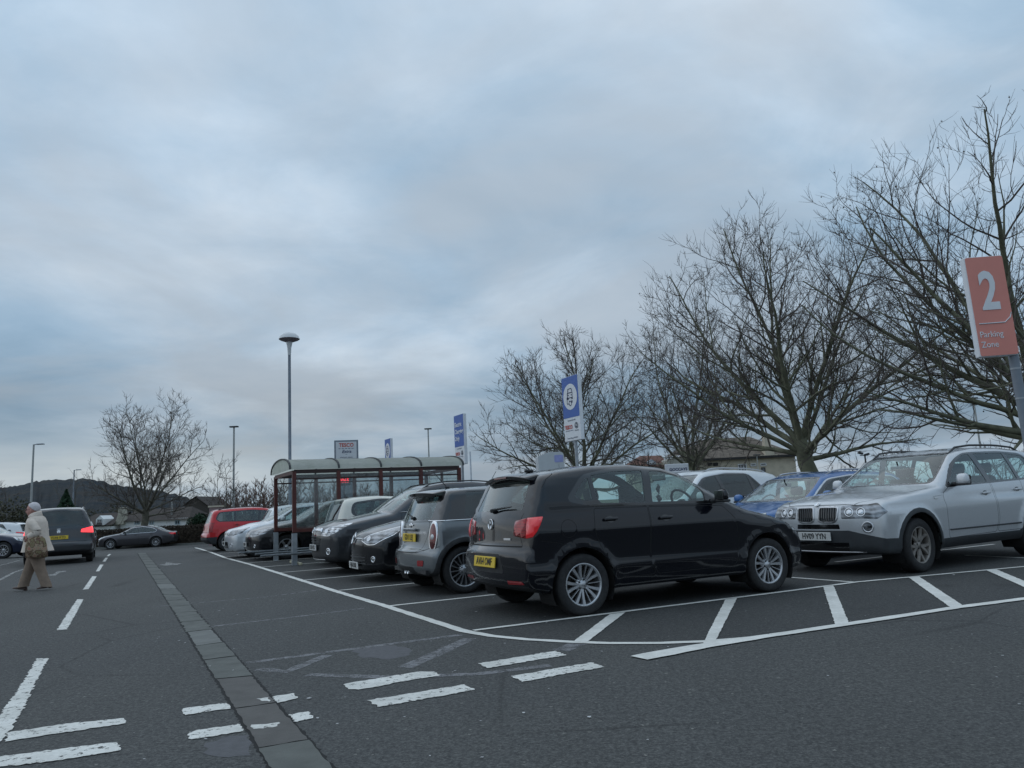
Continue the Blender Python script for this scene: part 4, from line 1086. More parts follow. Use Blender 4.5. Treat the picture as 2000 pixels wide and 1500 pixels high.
def car_generic(name, label, pm, L=4.34, W=.91, fo=.9, wb=2.64, tr=.32, H=1.48, kind='hatch', cowl=1.15, style='s5', wm='alloy', plate=None, rplate=None, tint='glass', chrome=False, rail=None, hl='head', dens=.75, cat='car', group=None, hood=.0, fog=True, nose=.0, mats=None, tl='tail', hood_front=.72):
    h0 = .5*(H-1.48)+hood; zt = H; zb = .92+h0*.9
    hx = lambda t: t
    pre = [(0, .50+h0*.5), (.006, .60+h0*.6), (.035, hood_front-.02+h0), (.12, hood_front+.06+h0), (.4, .87+h0), (cowl-.3, .955+h0), (cowl, .99+h0), (cowl+.40, .99+h0+(zt-.99-h0)*.42), (cowl+.78, .99+h0+(zt-.99-h0)*.80), (cowl+1.05, zt-.035), (cowl+1.45, zt)]
    if kind == 'hatch': post = [(L-1.1, zt-.03), (L-.62, zt-.085), (L-.40, zt-.14), (L-.22, zb+.12), (L-.15, zb-.01), (L-.11, .72), (L-.06, .64), (L-.005, .58), (L, .48)]; tail = L-.17; rw = ((.54, zb+.08), (.47, zt-.20)); rx = L-.8; qx = L-.95
    elif kind == 'estate': post = [(L-1.1, zt-.01), (L-.42, zt-.055), (L-.30, zt-.11), (L-.17, zb+.12), (L-.12, zb-.01), (L-.09, .72), (L-.06, .64), (L-.005, .58), (L, .48)]; tail = L-.14; rw = ((.56, zb+.06), (.50, zt-.15)); rx = L-.6; qx = L-.42
    elif kind == 'mpv': post = [(L-1.1, zt-.01), (L-.40, zt-.045), (L-.30, zt-.09), (L-.20, zb+.14), (L-.14, zb+.02), (L-.11, .78), (L-.07, .68), (L-.005, .62), (L, .50)]; tail = L-.16; rw = ((.66, zb+.10), (.57, zt-.13)); rx = L-.6; qx = L-.40
    else: post = [(L-1.75, zt-.035), (L-1.2, zt-.17), (L-.75, zb+.16), (L-.45, zb+.08), (L-.12, zb+.055), (L-.06, zb-.02), (L-.03, .72), (L, .6), (L+.002, .5)]; tail = L-.06; rw = ((.58, zb+.17), (.50, zt-.12)); rx = L-1.9; qx = L-1.15
    d = dict(L=L, W=W, axles=(fo, fo+wb), tr=tr, arch=tr+.052, cowl=cowl, tail=tail, cf=.26+nose, cr=.13, cw=.19, taper=(.11, .06),
        top=pre+post, bot=[(0, .42+h0*.5), (.008, .30), (.07, .20+h0*.3), (.4, .18+h0*.3), (L-.6, .20+h0*.3), (L-.2, .26+h0*.3), (L-.01, .38), (L, .45)],
        side=[(z*(zb+.03)/.95, i) for z, i in SIDE0], belt=([0, cowl, L-.6], [zb-.03, zb, zb+.06]), belt_ref=zb+.03, tumble=.38 if kind != 'saloon' else .46, crown=.055, round=.06)
    c = Car(name, label, d, pm, dens=dens, cat=cat, group=group); c.mats.append(M['silver_trim'])
    b0 = cowl+.30; rz = lambda x: float(c.sh.top(np.array([x]))[0])-.095
    bz = lambda x: float(np.interp(x, *c.sh.belt))+.04
    m1 = cowl+1.28; m2 = qx-.42
    xt = cowl+.86
    topz = lambda x: min(rz(x), zt-.115)
    x_end_t = qx-(.30 if kind in ('hatch', 'saloon') else .10)
    dlo = rnd([(b0, bz(b0), .02), (qx-.1, bz(qx), .05), (qx, bz(qx)+.09, .05), (x_end_t, topz(x_end_t)-.01, .1), (cowl+1.5, zt-.11, .1), (xt, rz(xt)+.005, .12)], .04)
    p1 = [(b0+.12, bz(b0)+.018), (m1-.04, bz(m1)+.018), (m1-.09, zt-.135), (xt+.04, rz(xt)-.015, .1)]
    if kind == 'mpv' or kind == 'estate' or cat == 'suv':
        m3 = m1+(.92 if kind == 'mpv' else .80)
        p2 = [(m1+.05, bz(m1)+.018), (m3-.03, bz(m3)+.018), (m3-.05, topz(m3)-.02), (m1, zt-.135)]
        p3 = [(m3+.05, bz(m3)+.018), (qx-.11, bz(qx)+.018), (qx-.04, bz(qx)+.09), (x_end_t-.03, topz(x_end_t)-.03, .06), (m3+.03, topz(m3)-.02)]
        panes = [p1, p2, p3]; m2 = m3
    else:
        panes = [p1, [(m1+.05, bz(m1)+.018), (qx-.12, bz(qx)+.018), (qx-.05, bz(qx)+.09), (x_end_t-.04, topz(x_end_t)-.03, .06), (m1, zt-.135)]]
    side_glass(c, panes, dlo, tint, chrome=chrome)
    screens(c, (W-.20, 1.0+h0), (.56 if kind != 'mpv' else .62, zt-.12), rw[0], rw[1], rx, 'glass', tint)
    rx_a = fo+wb
    doors(c, [[(cowl+.2, .30+h0*.4), (m1, .30+h0*.4), (m1+.04, .5), (m1, bz(m1)-.02, .01), (b0, bz(b0)-.03, .01), (cowl+.2, bz(b0)-.12)], [(m1+.04, .30+h0*.4), (rx_a-.42, .30+h0*.4), (rx_a-.26, .62, .15), (rx_a-.16, bz(rx_a)-.02, .01), (m1+.04, bz(m1)-.02, .01), (m1+.08, .5)]], [(m1-.14, bz(m1)-.12), (rx_a-.30, bz(m1)-.10)])
    bonnet(c, [(.13, .40), (.35, .62), (.8, W-.15), (cowl, W-.12)])
    hz = hood_front+h0
    hp = [(0, hz-.10, .02), (.3, hz-.12, .04), (.85, hz-.04, .04), (1.0, hz+.10, .02), (.6, hz+.06, .05), (.1, hz+.0, .03)]
    for sg in (-1, 1): c.mark(c.diag(grow(rnd(hp, .03), .010), (.06, sg*.38), (.52, sg*(W-.05))), 4)
    wash(c, (hp, (.06, .38), (.52, W-.05)), 'headlight', hl, .004)
    g = c.take(c.carve(rnd([(-.42, .29+h0*.4), (.42, .29+h0*.4), (.38, .47+h0*.4), (-.38, .47+h0*.4)], .03), *c.E_FRONT, c.front_c()), 'lower_grille', M['gloss_black'], .001)
    c.take(c.carve(rnd([(-.34, hz-.10), (.34, hz-.10), (.36, hz-.02), (-.36, hz-.02)], .02), *c.E_FRONT, c.front_c()), 'upper_grille', M['gloss_black'], .001)
    c.badge(0, hz-.03, True, .05, 'ring', .006)
    if fog: fogs(c, W-.27, .38+h0*.4, .038)
    if plate is not None: c.plate(plate, 0, .42+h0*.5, True, M['plate_w'], off=.02)
    if rplate is not None:
        c.plate(rplate, 0, .62+h0*.5 if kind != 'mpv' else .80, False, M['plate_y'], off=.016)
        c.badge(0, zb-.06, False, .045, 'ring')
    c.gapline([(-W+.2, zb-.03-.26), (-W+.22, zb+.02)], *c.E_FRONT, c.rear_c(L-.6)); c.gapline([(W-.2, zb-.03-.26), (W-.22, zb+.02)], *c.E_FRONT, c.rear_c(L-.6))
    c.gapline([(-W+.2, .665), (W-.2, .665)], *c.E_FRONT, c.rear_c(L-.5), .012)
    c.mark(c.carve([(-W, .1), (W, .1), (W, .36+h0*.4), (-W, .36+h0*.4)], *c.E_FRONT, c.rear_c(L-.6)), 2)
    if kind == 'mpv': wash(c, ([(0, .93, .02), (.05, 1.02, .02), (1, 1.10, .02), (.95, .90, .02)], (L-.15, W-.36), (L-.26, W)), 'tail_light', tl, .005)
    elif kind == 'estate': wash(c, ([(0, .66, .02), (0, .98, .02), (1, 1.0, .02), (1, .68, .02)], (L-.13, W-.20), (L-.28, W)), 'tail_light', tl, .005)
    elif kind == 'saloon': wash(c, ([(0, zb-.14, .02), (0, zb-.0, .02), (1, zb-.03, .03), (.85, zb-.13, .02)], (L-.02, .44), (L-.34, W)), 'tail_light', 'tail_lit', .005)
    else: wash(c, ([(0, .74+h0, .02), (.1, .93+h0, .03), (1, .97+h0, .03), (.9, .78+h0, .03)], (L-.12, .50), (L-.36, W)), 'tail_light', tl, .005)
    P0(c); c.interior(); c.wheels(style, M[wm], w=.20); c.mirror(b0+.17, bz(b0)+.02, pm, y=W-.05)
    if rail: rails(c, cowl+1.0, tail-.35, .54 if kind != 'mpv' else .60, zt, rail, h=.045, r=.013)
    return c
# ================================================================= ground, paving, markings
def mk_ground_mats():
    # asphalt
  for mname, tone in (('asphalt', (.90, .89, .80, 1)), ('asphalt_bays', (.66, .66, .60, 1))):
    m, nt, out = new_mat(mname); b = N(nt, 'ShaderNodeBsdfPrincipled'); co = coord(nt)
    agg = mixc(nt, .5, ramp(nt, noise(nt, 52, 3, .85, co), [(.38, (.020, .021, .023)), (.50, (.072, .074, .080)), (.62, (.170, .172, .178))]), ramp(nt, noise(nt, 20, 4, .85, co), [(.36, (.034, .035, .039)), (.50, (.074, .076, .082)), (.64, (.132, .134, .141))]))
    v = N(nt, 'ShaderNodeTexVoronoi', Scale=70); nt.links.new(co, v.inputs['Vector'])
    chips = ramp(nt, v.outputs['Color'], [(.92, (0, 0, 0)), (.97, (1, 1, 1))])
    c = mixc(nt, chips, agg, (.22, .22, .22, 1))
    big = ramp(nt, noise(nt, .22, 5, .6, co), [(.35, (.95, .96, .99)), (.65, (1.06, 1.05, 1.04))])
    c = mixc(nt, 1.0, c, big, 'MULTIPLY')
    mp = N(nt, 'ShaderNodeMapping'); mp.inputs['Rotation'].default_value = (0, 0, R_(27)); mp.inputs['Scale'].default_value = (1.1, .30, 1); nt.links.new(co, mp.inputs['Vector'])
    stk = ramp(nt, noise(nt, 1.0, 4, .55, mp.outputs[0]), [(.40, (.95, .95, .95)), (.60, (1.04, 1.04, 1.04))])
    c = mixc(nt, 1.0, c, stk, 'MULTIPLY')
    st = ramp(nt, noise(nt, 1.3, 6, .7, co), [(.62, (1, 1, 1)), (.80, (.86, .86, .87))])
    c = mixc(nt, 1.0, c, st, 'MULTIPLY')
    c = mixc(nt, 1.0, c, tone, 'MULTIPLY')
    if mname == 'asphalt_bays':   # oil drips
        oil = ramp(nt, noise(nt, .55, 4, .6, co), [(.58, (1, 1, 1)), (.70, (.62, .62, .62))]); c = mixc(nt, 1.0, c, oil, 'MULTIPLY')
        dr = ramp(nt, noise(nt, 3.2, 5, .75, co), [(.63, (1, 1, 1)), (.70, (.55, .55, .55))]); c = mixc(nt, 1.0, c, dr, 'MULTIPLY')
    else:   # fine cracks and tyre polish
        vc = N(nt, 'ShaderNodeTexVoronoi', Scale=.45); vc.feature = 'DISTANCE_TO_EDGE'; wv = N(nt, 'ShaderNodeMixRGB'); wv.inputs[0].default_value = .06; nt.links.new(co, wv.inputs[1]); nt.links.new(noise(nt, 2.2, 6, .7, co, 1), wv.inputs[2]); nt.links.new(wv.outputs[0], vc.inputs['Vector'])
        ck = ramp(nt, vc.outputs['Distance'], [(.0, (.62, .62, .62)), (.010, (1, 1, 1))]); gate = ramp(nt, noise(nt, .35, 3, .5, co), [(.50, (0, 0, 0)), (.58, (1, 1, 1))]); ck = mixc(nt, gate, (1, 1, 1, 1), ck); c = mixc(nt, 1.0, c, ck, 'MULTIPLY')
    nt.links.new(c, b.inputs['Base Color']); b.inputs['Roughness'].default_value = .88; b.inputs['Specular IOR Level'].default_value = .35
    bp = N(nt, 'ShaderNodeBump', Strength=.55, Distance=.006); nt.links.new(noise(nt, 130, 3, .7, co), bp.inputs['Height']); nt.links.new(bp.outputs[0], b.inputs['Normal'])
    nt.links.new(b.outputs[0], out.inputs[0]); M[mname] = m
  if True:
    def mark(name, col, lo, hi, amt=1.0, scale=9):
        m, nt, out = new_mat(name); b = N(nt, 'ShaderNodeBsdfPrincipled', Roughness=.7); co = coord(nt)
        c = ramp(nt, noise(nt, 40, 4, .7, co), [(.3, tuple(x*.80 for x in col)), (.7, col)])
        grime = ramp(nt, noise(nt, 3, 5, .65, co), [(.35, (.80, .80, .79)), (.6, (1, 1, 1))]); c = mixc(nt, 1.0, c, grime, 'MULTIPLY')
        nt.links.new(c, b.inputs['Base Color'])
        tr = nt.nodes.new('ShaderNodeBsdfTransparent'); mx = nt.nodes.new('ShaderNodeMixShader')
        n1 = noise(nt, scale, 8, .78, co); f = ramp(nt, n1, [(lo, (0, 0, 0)), (hi, (amt,)*3)])
        nt.links.new(f, mx.inputs[0]); nt.links.new(tr.outputs[0], mx.inputs[1]); nt.links.new(b.outputs[0], mx.inputs[2]); nt.links.new(mx.outputs[0], out.inputs[0]); M[name] = m
    mark('line_paint', (.80, .79, .74), .30, .36)
    mark('line_paint_old', (.80, .79, .74), .39, .44, .97, 18)
    mark('line_paint_thin', (.52, .52, .50), .38, .60, .8, 12)
    mark('line_ghost', (.24, .24, .25), .34, .56, .85, 10)
    M['slab'] = surf('concrete_slab', (.105, .11, .100), .85, var=.22, vscale=5, bump=.3, bscale=90)
    M['slab_light'] = surf('concrete_slab_light', (.15, .155, .145), .85, var=.15, vscale=5, bump=.3, bscale=90)
    M['slab_dark'] = surf('concrete_slab_warm', (.095, .09, .084), .85, var=.2, vscale=5, bump=.3, bscale=90)
    M['joint'] = surf('open_joint', (.012, .012, .012), .95)
    M['patch'] = surf('asphalt_patch', (.092, .092, .098), .85, var=.15, vscale=20, bump=.3, bscale=120)
    m, nt, out = new_mat('field'); b = N(nt, 'ShaderNodeBsdfPrincipled', Roughness=.95); co = coord(nt)
    c = ramp(nt, noise(nt, .05, 6, .7, co), [(.3, (.035, .045, .018)), (.5, (.06, .065, .03)), (.7, (.075, .062, .04))]); nt.links.new(c, b.inputs['Base Color']); nt.links.new(b.outputs[0], out.inputs[0]); M['field'] = m
def sheet(name, xs, ys, zoff, mat, kind='structure', mask=None):
    bm = bmesh.new(); g = [[bm.verts.new((x, y, ground_z(x, y)+zoff)) for y in ys] for x in xs]
    for i in range(len(xs)-1):
        for j in range(len(ys)-1):
            if mask and not mask((xs[i]+xs[i+1])/2, (ys[j]+ys[j+1])/2): continue
            bm.faces.new((g[i][j], g[i+1][j], g[i+1][j+1], g[i][j+1]))
    o = bmo(name, bm, mat, None, smooth=True); o['kind'] = kind; return o
rg = random.Random(5)
def gpt(p, z):
    v = G(p[0], p[1]); 
    if v.y > 30:
        for _ in range(4): v = G(p[0], p[1], ground_z(v.x, v.y))
    v.z = ground_z(v.x, v.y)+z; return v
def quadm(bm, pts, z=.006, jag=.006, mi=0, step=.05, world=False):
    """a painted patch: polygon of photo points laid on the ground with a ragged outline"""
    P = [Vector(p) if world else gpt(p, z) for p in pts]
    out = []
    for i in range(len(P)):
        a, b = P[i], P[(i+1) % len(P)]; L = (b-a).length; n = max(1, int(L/step))
        nn = Vector((-(b-a).y, (b-a).x, 0)).normalized()
        for k in range(n):
            t = k/n; q = a.lerp(b, t)+nn*rg.uniform(-jag, jag); q.z = ground_z(q.x, q.y)+z; out.append(q)
    vs = [bm.verts.new(q) for q in out]; f = bm.faces.new(vs); f.material_index = mi
    return f
def strip(bm, pts, w, z=.006, jag=.005, mi=0, world=False, step=.10):
    """a painted line of width w (or widths) through ground points"""
    P = [Vector((p[0], p[1], 0)) for p in pts] if world else [gpt(p, 0) for p in pts]
    Q = []; W = []
    ws = w if isinstance(w, (list, tuple)) else [w]*len(P)
    for i in range(len(P)-1):
        L = (P[i+1]-P[i]).length; n = max(1, int(L/step))
        for k in range(n): Q.append(P[i].lerp(P[i+1], k/n)); W.append(ws[i]+(ws[i+1]-ws[i])*k/n)
    Q.append(P[-1]); W.append(ws[-1]); prev = None
    for i, q in enumerate(Q):
        d = (Q[min(i+1, len(Q)-1)]-Q[max(i-1, 0)]); d.z = 0; d.normalize(); n = Vector((-d.y, d.x, 0))
        row = []
        for s in (-.5, .5):
            p = q+n*(s*W[i]+rg.uniform(-jag, jag)); p.z = ground_z(p.x, p.y)+z; row.append(bm.verts.new(p))
        if prev: f = bm.faces.new((prev[0], row[0], row[1], prev[1])); f.material_index = mi
        prev = row
def build_ground():
    mk_ground_mats()
    xs = [-3000, -1500, -700, -300, -150, -90, -60, -40, -30, -20, -10, 0, 10, 20, 30, 45, 70, 120, 300, 700, 1500, 3000]
    ys = [-80, -40, -20, -10, 0, 8, 16, 24, 28]+[30+k for k in range(0, 17, 2)]+[50, 56, 64, 80, 110, 160, 300, 600, 1200, 2500]
    sheet('ground', xs, ys, -.012, M['field'])
    xs2 = [-75, -60, -50, -40, -30, -20, -10, 0, 10, 20, 30, 40, 55]; ys2 = [-30, -15, -5, 0, 5, 10, 15, 20, 25, 28]+[30+k for k in range(0, 17, 1)]+[50, 52, 54]
    sheet('car_park_surface', xs2, ys2, 0, M['asphalt'])
    # ---- slab strip along the lane
    bm = bmesh.new()
    L = lambda y: 320+.621*(y-1164); Rr = lambda y: 363+.868*(y-1170)
    js = [(1560, 1545), (1462, 1446), (1385, 1374), (1327, 1321), (1290, 1282), (1262, 1255), (1235, 1229.5), (1215, 1211.6), (1197, 1195), (1184, 1182), (1174, 1170), (1162, 1161), (1151, 1150), (1141, 1140), (1132, 1131), (1123, 1122.5), (1116, 1115.5), (1109, 1108.5), (1103, 1102.5), (1098, 1097.5), (1093, 1092.5), (1088, 1088), (1084, 1084), (1080, 1080)]
    quadm(bm, [(L(1565)-7, 1565), (L(1330)-4, 1330), (L(1080)-.5, 1080), (Rr(1080)+.5, 1080), (Rr(1321)+4, 1321), (Rr(1545)+8, 1545)], .001, .008, 3, step=.025)
    for i in range(len(js)-1):
        (a, b), (c, d) = js[i], js[i+1]; g = 2.2*(1 if i < 5 else .35); g2 = 1.0 if i < 6 else .3
        ins = 2.4 if i in (1, 2, 5) else .5
        quadm(bm, [(L(a)+ins, a-g*.5), (L(c)+ins, c+g2*.4), (Rr(d)-ins, d+g2*.4), (Rr(b)-ins, b-g*.5)], .0035, .006 if i < 6 else .016, {12: 1, 5: 1, 2: 2, 1: 2, 8: 0}.get(i, 0))
    o = bmo('paving_strip', bm, [M['slab'], M['slab_light'], M['slab_dark'], M['joint']]); o['kind'] = 'structure'
    bm = bmesh.new(); fp = [(372, 1068.5), (412, 1079), (441, 1090), (490, 1103), (538.5, 1118), (658, 1156), (752, 1184), (904, 1233), (960, 1243), (1030, 1250), (1119, 1255), (1290, 1257), (1374, 1254), (1505, 1243), (1650, 1221.5), (1870, 1187.5), (2000, 1171), (2250, 1140)]
    P = [gpt(q, .0008) for q in fp]; P += [P[-1]+BAY*25, P[0]+BAY*32]; P = [Vector((q.x, q.y, .0008+ground_z(q.x, q.y))) for q in P]
    bm.faces.new([bm.verts.new(q) for q in P]); bmesh.ops.triangulate(bm, faces=bm.faces[:])
    for _ in range(5):
        es = [e for e in bm.edges if e.calc_length() > 2.5]
        if not es: break
        bmesh.ops.subdivide_edges(bm, edges=es, cuts=1); bmesh.ops.triangulate(bm, faces=bm.faces[:])
    for v in bm.verts: v.co.z = ground_z(v.co.x, v.co.y)+.0008
    o = bmo('parking_bay_surface', bm, M['asphalt_bays']); o['kind'] = 'structure'
    # ---- bay lines
    bm = bmesh.new()
    fr = [(372, 1068.5), (385, 1071), (412, 1079), (441, 1090), (490, 1103), (538.5, 1118), (597, 1136.5), (658, 1156), (752, 1184), (830, 1209), (904, 1233), (960, 1243), (1030, 1250), (1119, 1255), (1190, 1257.3), (1290, 1257), (1374, 1254), (1440, 1249), (1505, 1243)]
    strip(bm, fr, [.10]*11+[.085]*8, jag=.006)
    D = [[(925, 1232.5), (1200, 1198), (1500, 1160.5), (1675, 1137.5), (2000, 1107.5), (2250, 1087)], [(760, 1184), (950, 1161.6)], [(662, 1153.5), (830, 1136.8)], [(592, 1133.6), (741, 1120.3)], [(543, 1119), (672, 1108.8)], [(508, 1108), (575, 1103)], [(482, 1099.8), (540, 1095.2)], [(462, 1092.5), (525, 1088.5)], [(443, 1087.4), (480, 1085)], [(424, 1081.5), (470, 1079.6)]]
    for i, d in enumerate(D):
        P = [gpt(p, 0) for p in d]
        if i: P = [P[0], P[0]+BAY*4.8]
        strip(bm, [(p.x, p.y) for p in P], .075 if i else .07, .0045 if i else .0075, .004, world=True)
    strip(bm, [(1546, 1128.3), (1676, 1138)], .06, .0045, .004)
    p = gpt((1632, 1098), 0); strip(bm, [(p.x, p.y), (p.x+BAY.x*4, p.y+BAY.y*4)], .07, .0045, world=True)
    p = gpt((1885, 1085), 0); q = gpt((2000, 1090), 0); strip(bm, [(p.x, p.y), (q.x+(q.x-p.x), q.y+(q.y-p.y))], .07, .0045, world=True)
    o = bmo('parking_bay_markings', bm, M['line_paint']); o['kind'] = 'structure'
    # ---- hatching beside the corner bay
    bm = bmesh.new()
    for q in ([(1191, 1201), (1222, 1197), (1146, 1256), (1119, 1255)], [(1417.5, 1171), (1440, 1168.5), (1393.5, 1262), (1369.5, 1265)], [(1608, 1147.5), (1628, 1145), (1659, 1220), (1632.5, 1225)], [(1775, 1129), (1795, 1127), (1884, 1186), (1860, 1190)], [(1927.5, 1115), (1946, 1113), (2030, 1148), (2030, 1161)]):
        quadm(bm, q, .0075, .0035)
    strip(bm, [(1248, 1287), (1300, 1277), (1372, 1263.5), (1505, 1243), (1650, 1221.5), (1870, 1187.5), (2000, 1171), (2250, 1140)], [.19, .19, .15, .115, .11, .11, .11, .11], .009, .006)
    o = bmo('hatched_area_markings', bm, M['line_paint']); o['kind'] = 'structure'
    # ---- give-way dashes across the lane mouth, and the lane's centre line
    bm = bmesh.new()
    for q in ([(672, 1337), (715, 1330), (815, 1313), (848, 1313), (862, 1320), (770, 1335), (735, 1343), (700, 1348), (682, 1347)], [(716, 1369), (800, 1356), (908, 1338), (928, 1349), (830, 1366), (740, 1382.5)],
              [(934, 1297), (1086, 1272), (1106, 1281), (1030, 1293), (952, 1306)], [(998, 1322), (1155, 1295), (1182, 1304), (1100, 1318), (1020, 1333)],
              [(357, 1385), (444, 1374), (450, 1385), (360, 1398.5)], [(368, 1431), (467, 1415), (476, 1430), (371, 1446)], [(532, 1362), (574, 1355), (583, 1365), (543, 1374)], [(564, 1397), (602, 1391), (612, 1404), (578, 1412)],
              [(490, 1418), (520, 1416), (546, 1412), (541, 1421), (515, 1424), (497, 1425)], [(501, 1366), (525, 1363.5), (528, 1371), (514, 1370)],
              [(72, 1287), (94.5, 1287), (72, 1330), (46, 1385), (12, 1440), (-60, 1500), (-60, 1450), (0, 1398), (34, 1350)], [(12, 1433), (120, 1416), (243, 1404), (247, 1414), (120, 1433), (10, 1450)], [(-90, 1490), (0, 1479), (120, 1464), (231, 1451), (235, 1467), (110, 1487), (0, 1500), (-90, 1513)]):
        quadm(bm, q, .005, .010, step=.022)
    for q in ([(110, 1232), (131, 1230), (147, 1201), (163, 1171), (151, 1171), (133, 1197)], [(162, 1152), (173, 1151), (189, 1126), (180, 1126)], [(187, 1116.5), (194, 1116), (202, 1103), (195.5, 1103)], [(200, 1097), (206, 1097), (211, 1089.5), (206, 1089.5)], [(208, 1086.5), (212.5, 1086.5), (217, 1082.3), (213, 1082.3)]):
        quadm(bm, q, .005, .009, step=.025)
    o = bmo('lane_markings', bm, M['line_paint_old']); o['kind'] = 'structure'
    bm = bmesh.new()
    strip(bm, [(-60, 1160), (0, 1133), (28, 1118), (50, 1111), (75, 1105)], .09, .005); strip(bm, [(-30, 1112), (0, 1104.5), (20, 1099.5), (38, 1094.5)], .08, .005)
    strip(bm, [(106, 1096.5), (166, 1091.5)], .22, .005)
    quadm(bm, [(88, 1124), (104, 1122), (112, 1116), (130, 1115), (128, 1117), (116, 1119), (108, 1125)], .005, .004); quadm(bm, [(310, 1103.5), (322, 1102), (325, 1098.5), (338, 1100), (342, 1101), (358, 1100.5), (345, 1103.5), (322, 1105)], .005, .004)
    o = bmo('arrow_markings', bm, M['line_paint_thin']); o['kind'] = 'structure'
    bm = bmesh.new()
    strip(bm, [(410, 1224), (560, 1207), (712, 1188)], .06, .0014); strip(bm, [(482, 1295), (640, 1274), (900, 1240)], .09, .0014)
    strip(bm, [(505, 1307), (560, 1312), (600, 1296), (640, 1280)], .10, .002); strip(bm, [(790, 1304), (850, 1278), (918, 1247)], .13, .0014)
    strip(bm, [(600, 1318), (760, 1323), (930, 1317), (1075, 1300)], .09, .002); strip(bm, [(1095, 1271), (1128, 1257)], .16, .0014)
    strip(bm, [(300, 1185), (520, 1166), (640, 1150)], .05, .0014)
    o = bmo('faded_markings', bm, M['line_ghost']); o['kind'] = 'structure'
    bm = bmesh.new()
    quadm(bm, [(690, 1272), (720, 1263), (770, 1261), (808, 1268), (800, 1279), (760, 1288), (710, 1285)], .0012, .03, step=.06)
    quadm(bm, [(402, 1452), (452, 1436), (487, 1436), (489, 1474), (440, 1482), (405, 1476)], .0012, .02, step=.05)
    o = bmo('asphalt_repairs', bm, M['patch']); o['kind'] = 'structure'
    # kerb at the far end of the lane
    bm = bmesh.new(); kr = [(-48, 52.3), (-30, 52.6), (-18, 51.5), (-10, 47), (-4, 44)]
    for a, b in zip(kr[:-1], kr[1:]):
        a, b = Vector((*a, 0)), Vector((*b, 0)); d = (b-a).normalized(); n = Vector((-d.y, d.x, 0)); z = -.5
        for (o0, o1, z1) in ((0, .15, .12),):
            vs = [Vector((p.x, p.y, z+zz))+n*oo for p in (a, b) for oo, zz in ((0, -.1), (0, z1), (o1, z1), (o1, -.1))]
            V = [bm.verts.new(v) for v in vs]
            for f in ((0, 4, 5, 1), (1, 5, 6, 2), (2, 6, 7, 3)): bm.faces.new([V[k] for k in f])
    o = bmo('kerb', bm, M['slab_light']); o['kind'] = 'structure'
    # small litter and stone chips lying about
    bm = bmesh.new(); r = random.Random(11)
    spots = [(350, 1253), (361, 1257), (436, 1190), (428, 1194), (603, 1366), (620, 1405), (1305, 1265), (1175, 1274), (1450, 1253), (1863, 1124), (455, 1311), (292, 1204), (1152, 1403), (1023, 1395), (930, 1196)]
    for p in spots: 
        q = gpt(p, .008); s = r.uniform(.008, .015); 
        a = r.uniform(0, 6.28); n = 5; vs = [bm.verts.new(q+Vector((math.cos(a+k*1.256)*s*r.uniform(.6, 1.5), math.sin(a+k*1.256)*s, r.uniform(0, .002)))) for k in range(n)]; bm.faces.new(vs)
    for _ in range(420):
        x = r.uniform(-9, 9); y = r.uniform(3.2, 17); s = r.uniform(.003, .009)
        vs = [bm.verts.new((x+math.cos(k*1.57+.5)*s*r.uniform(.6, 1.8), y+math.sin(k*1.57+.5)*s, .004+s*.5)) for k in range(4)]; bm.faces.new(vs)
    o = bmo('litter', bm, surf('pale_litter', (.5, .5, .5), .8, var=.3)); o['kind'] = 'stuff'
    o['label'] = 'tiny pale scraps and stone chips scattered over the asphalt'
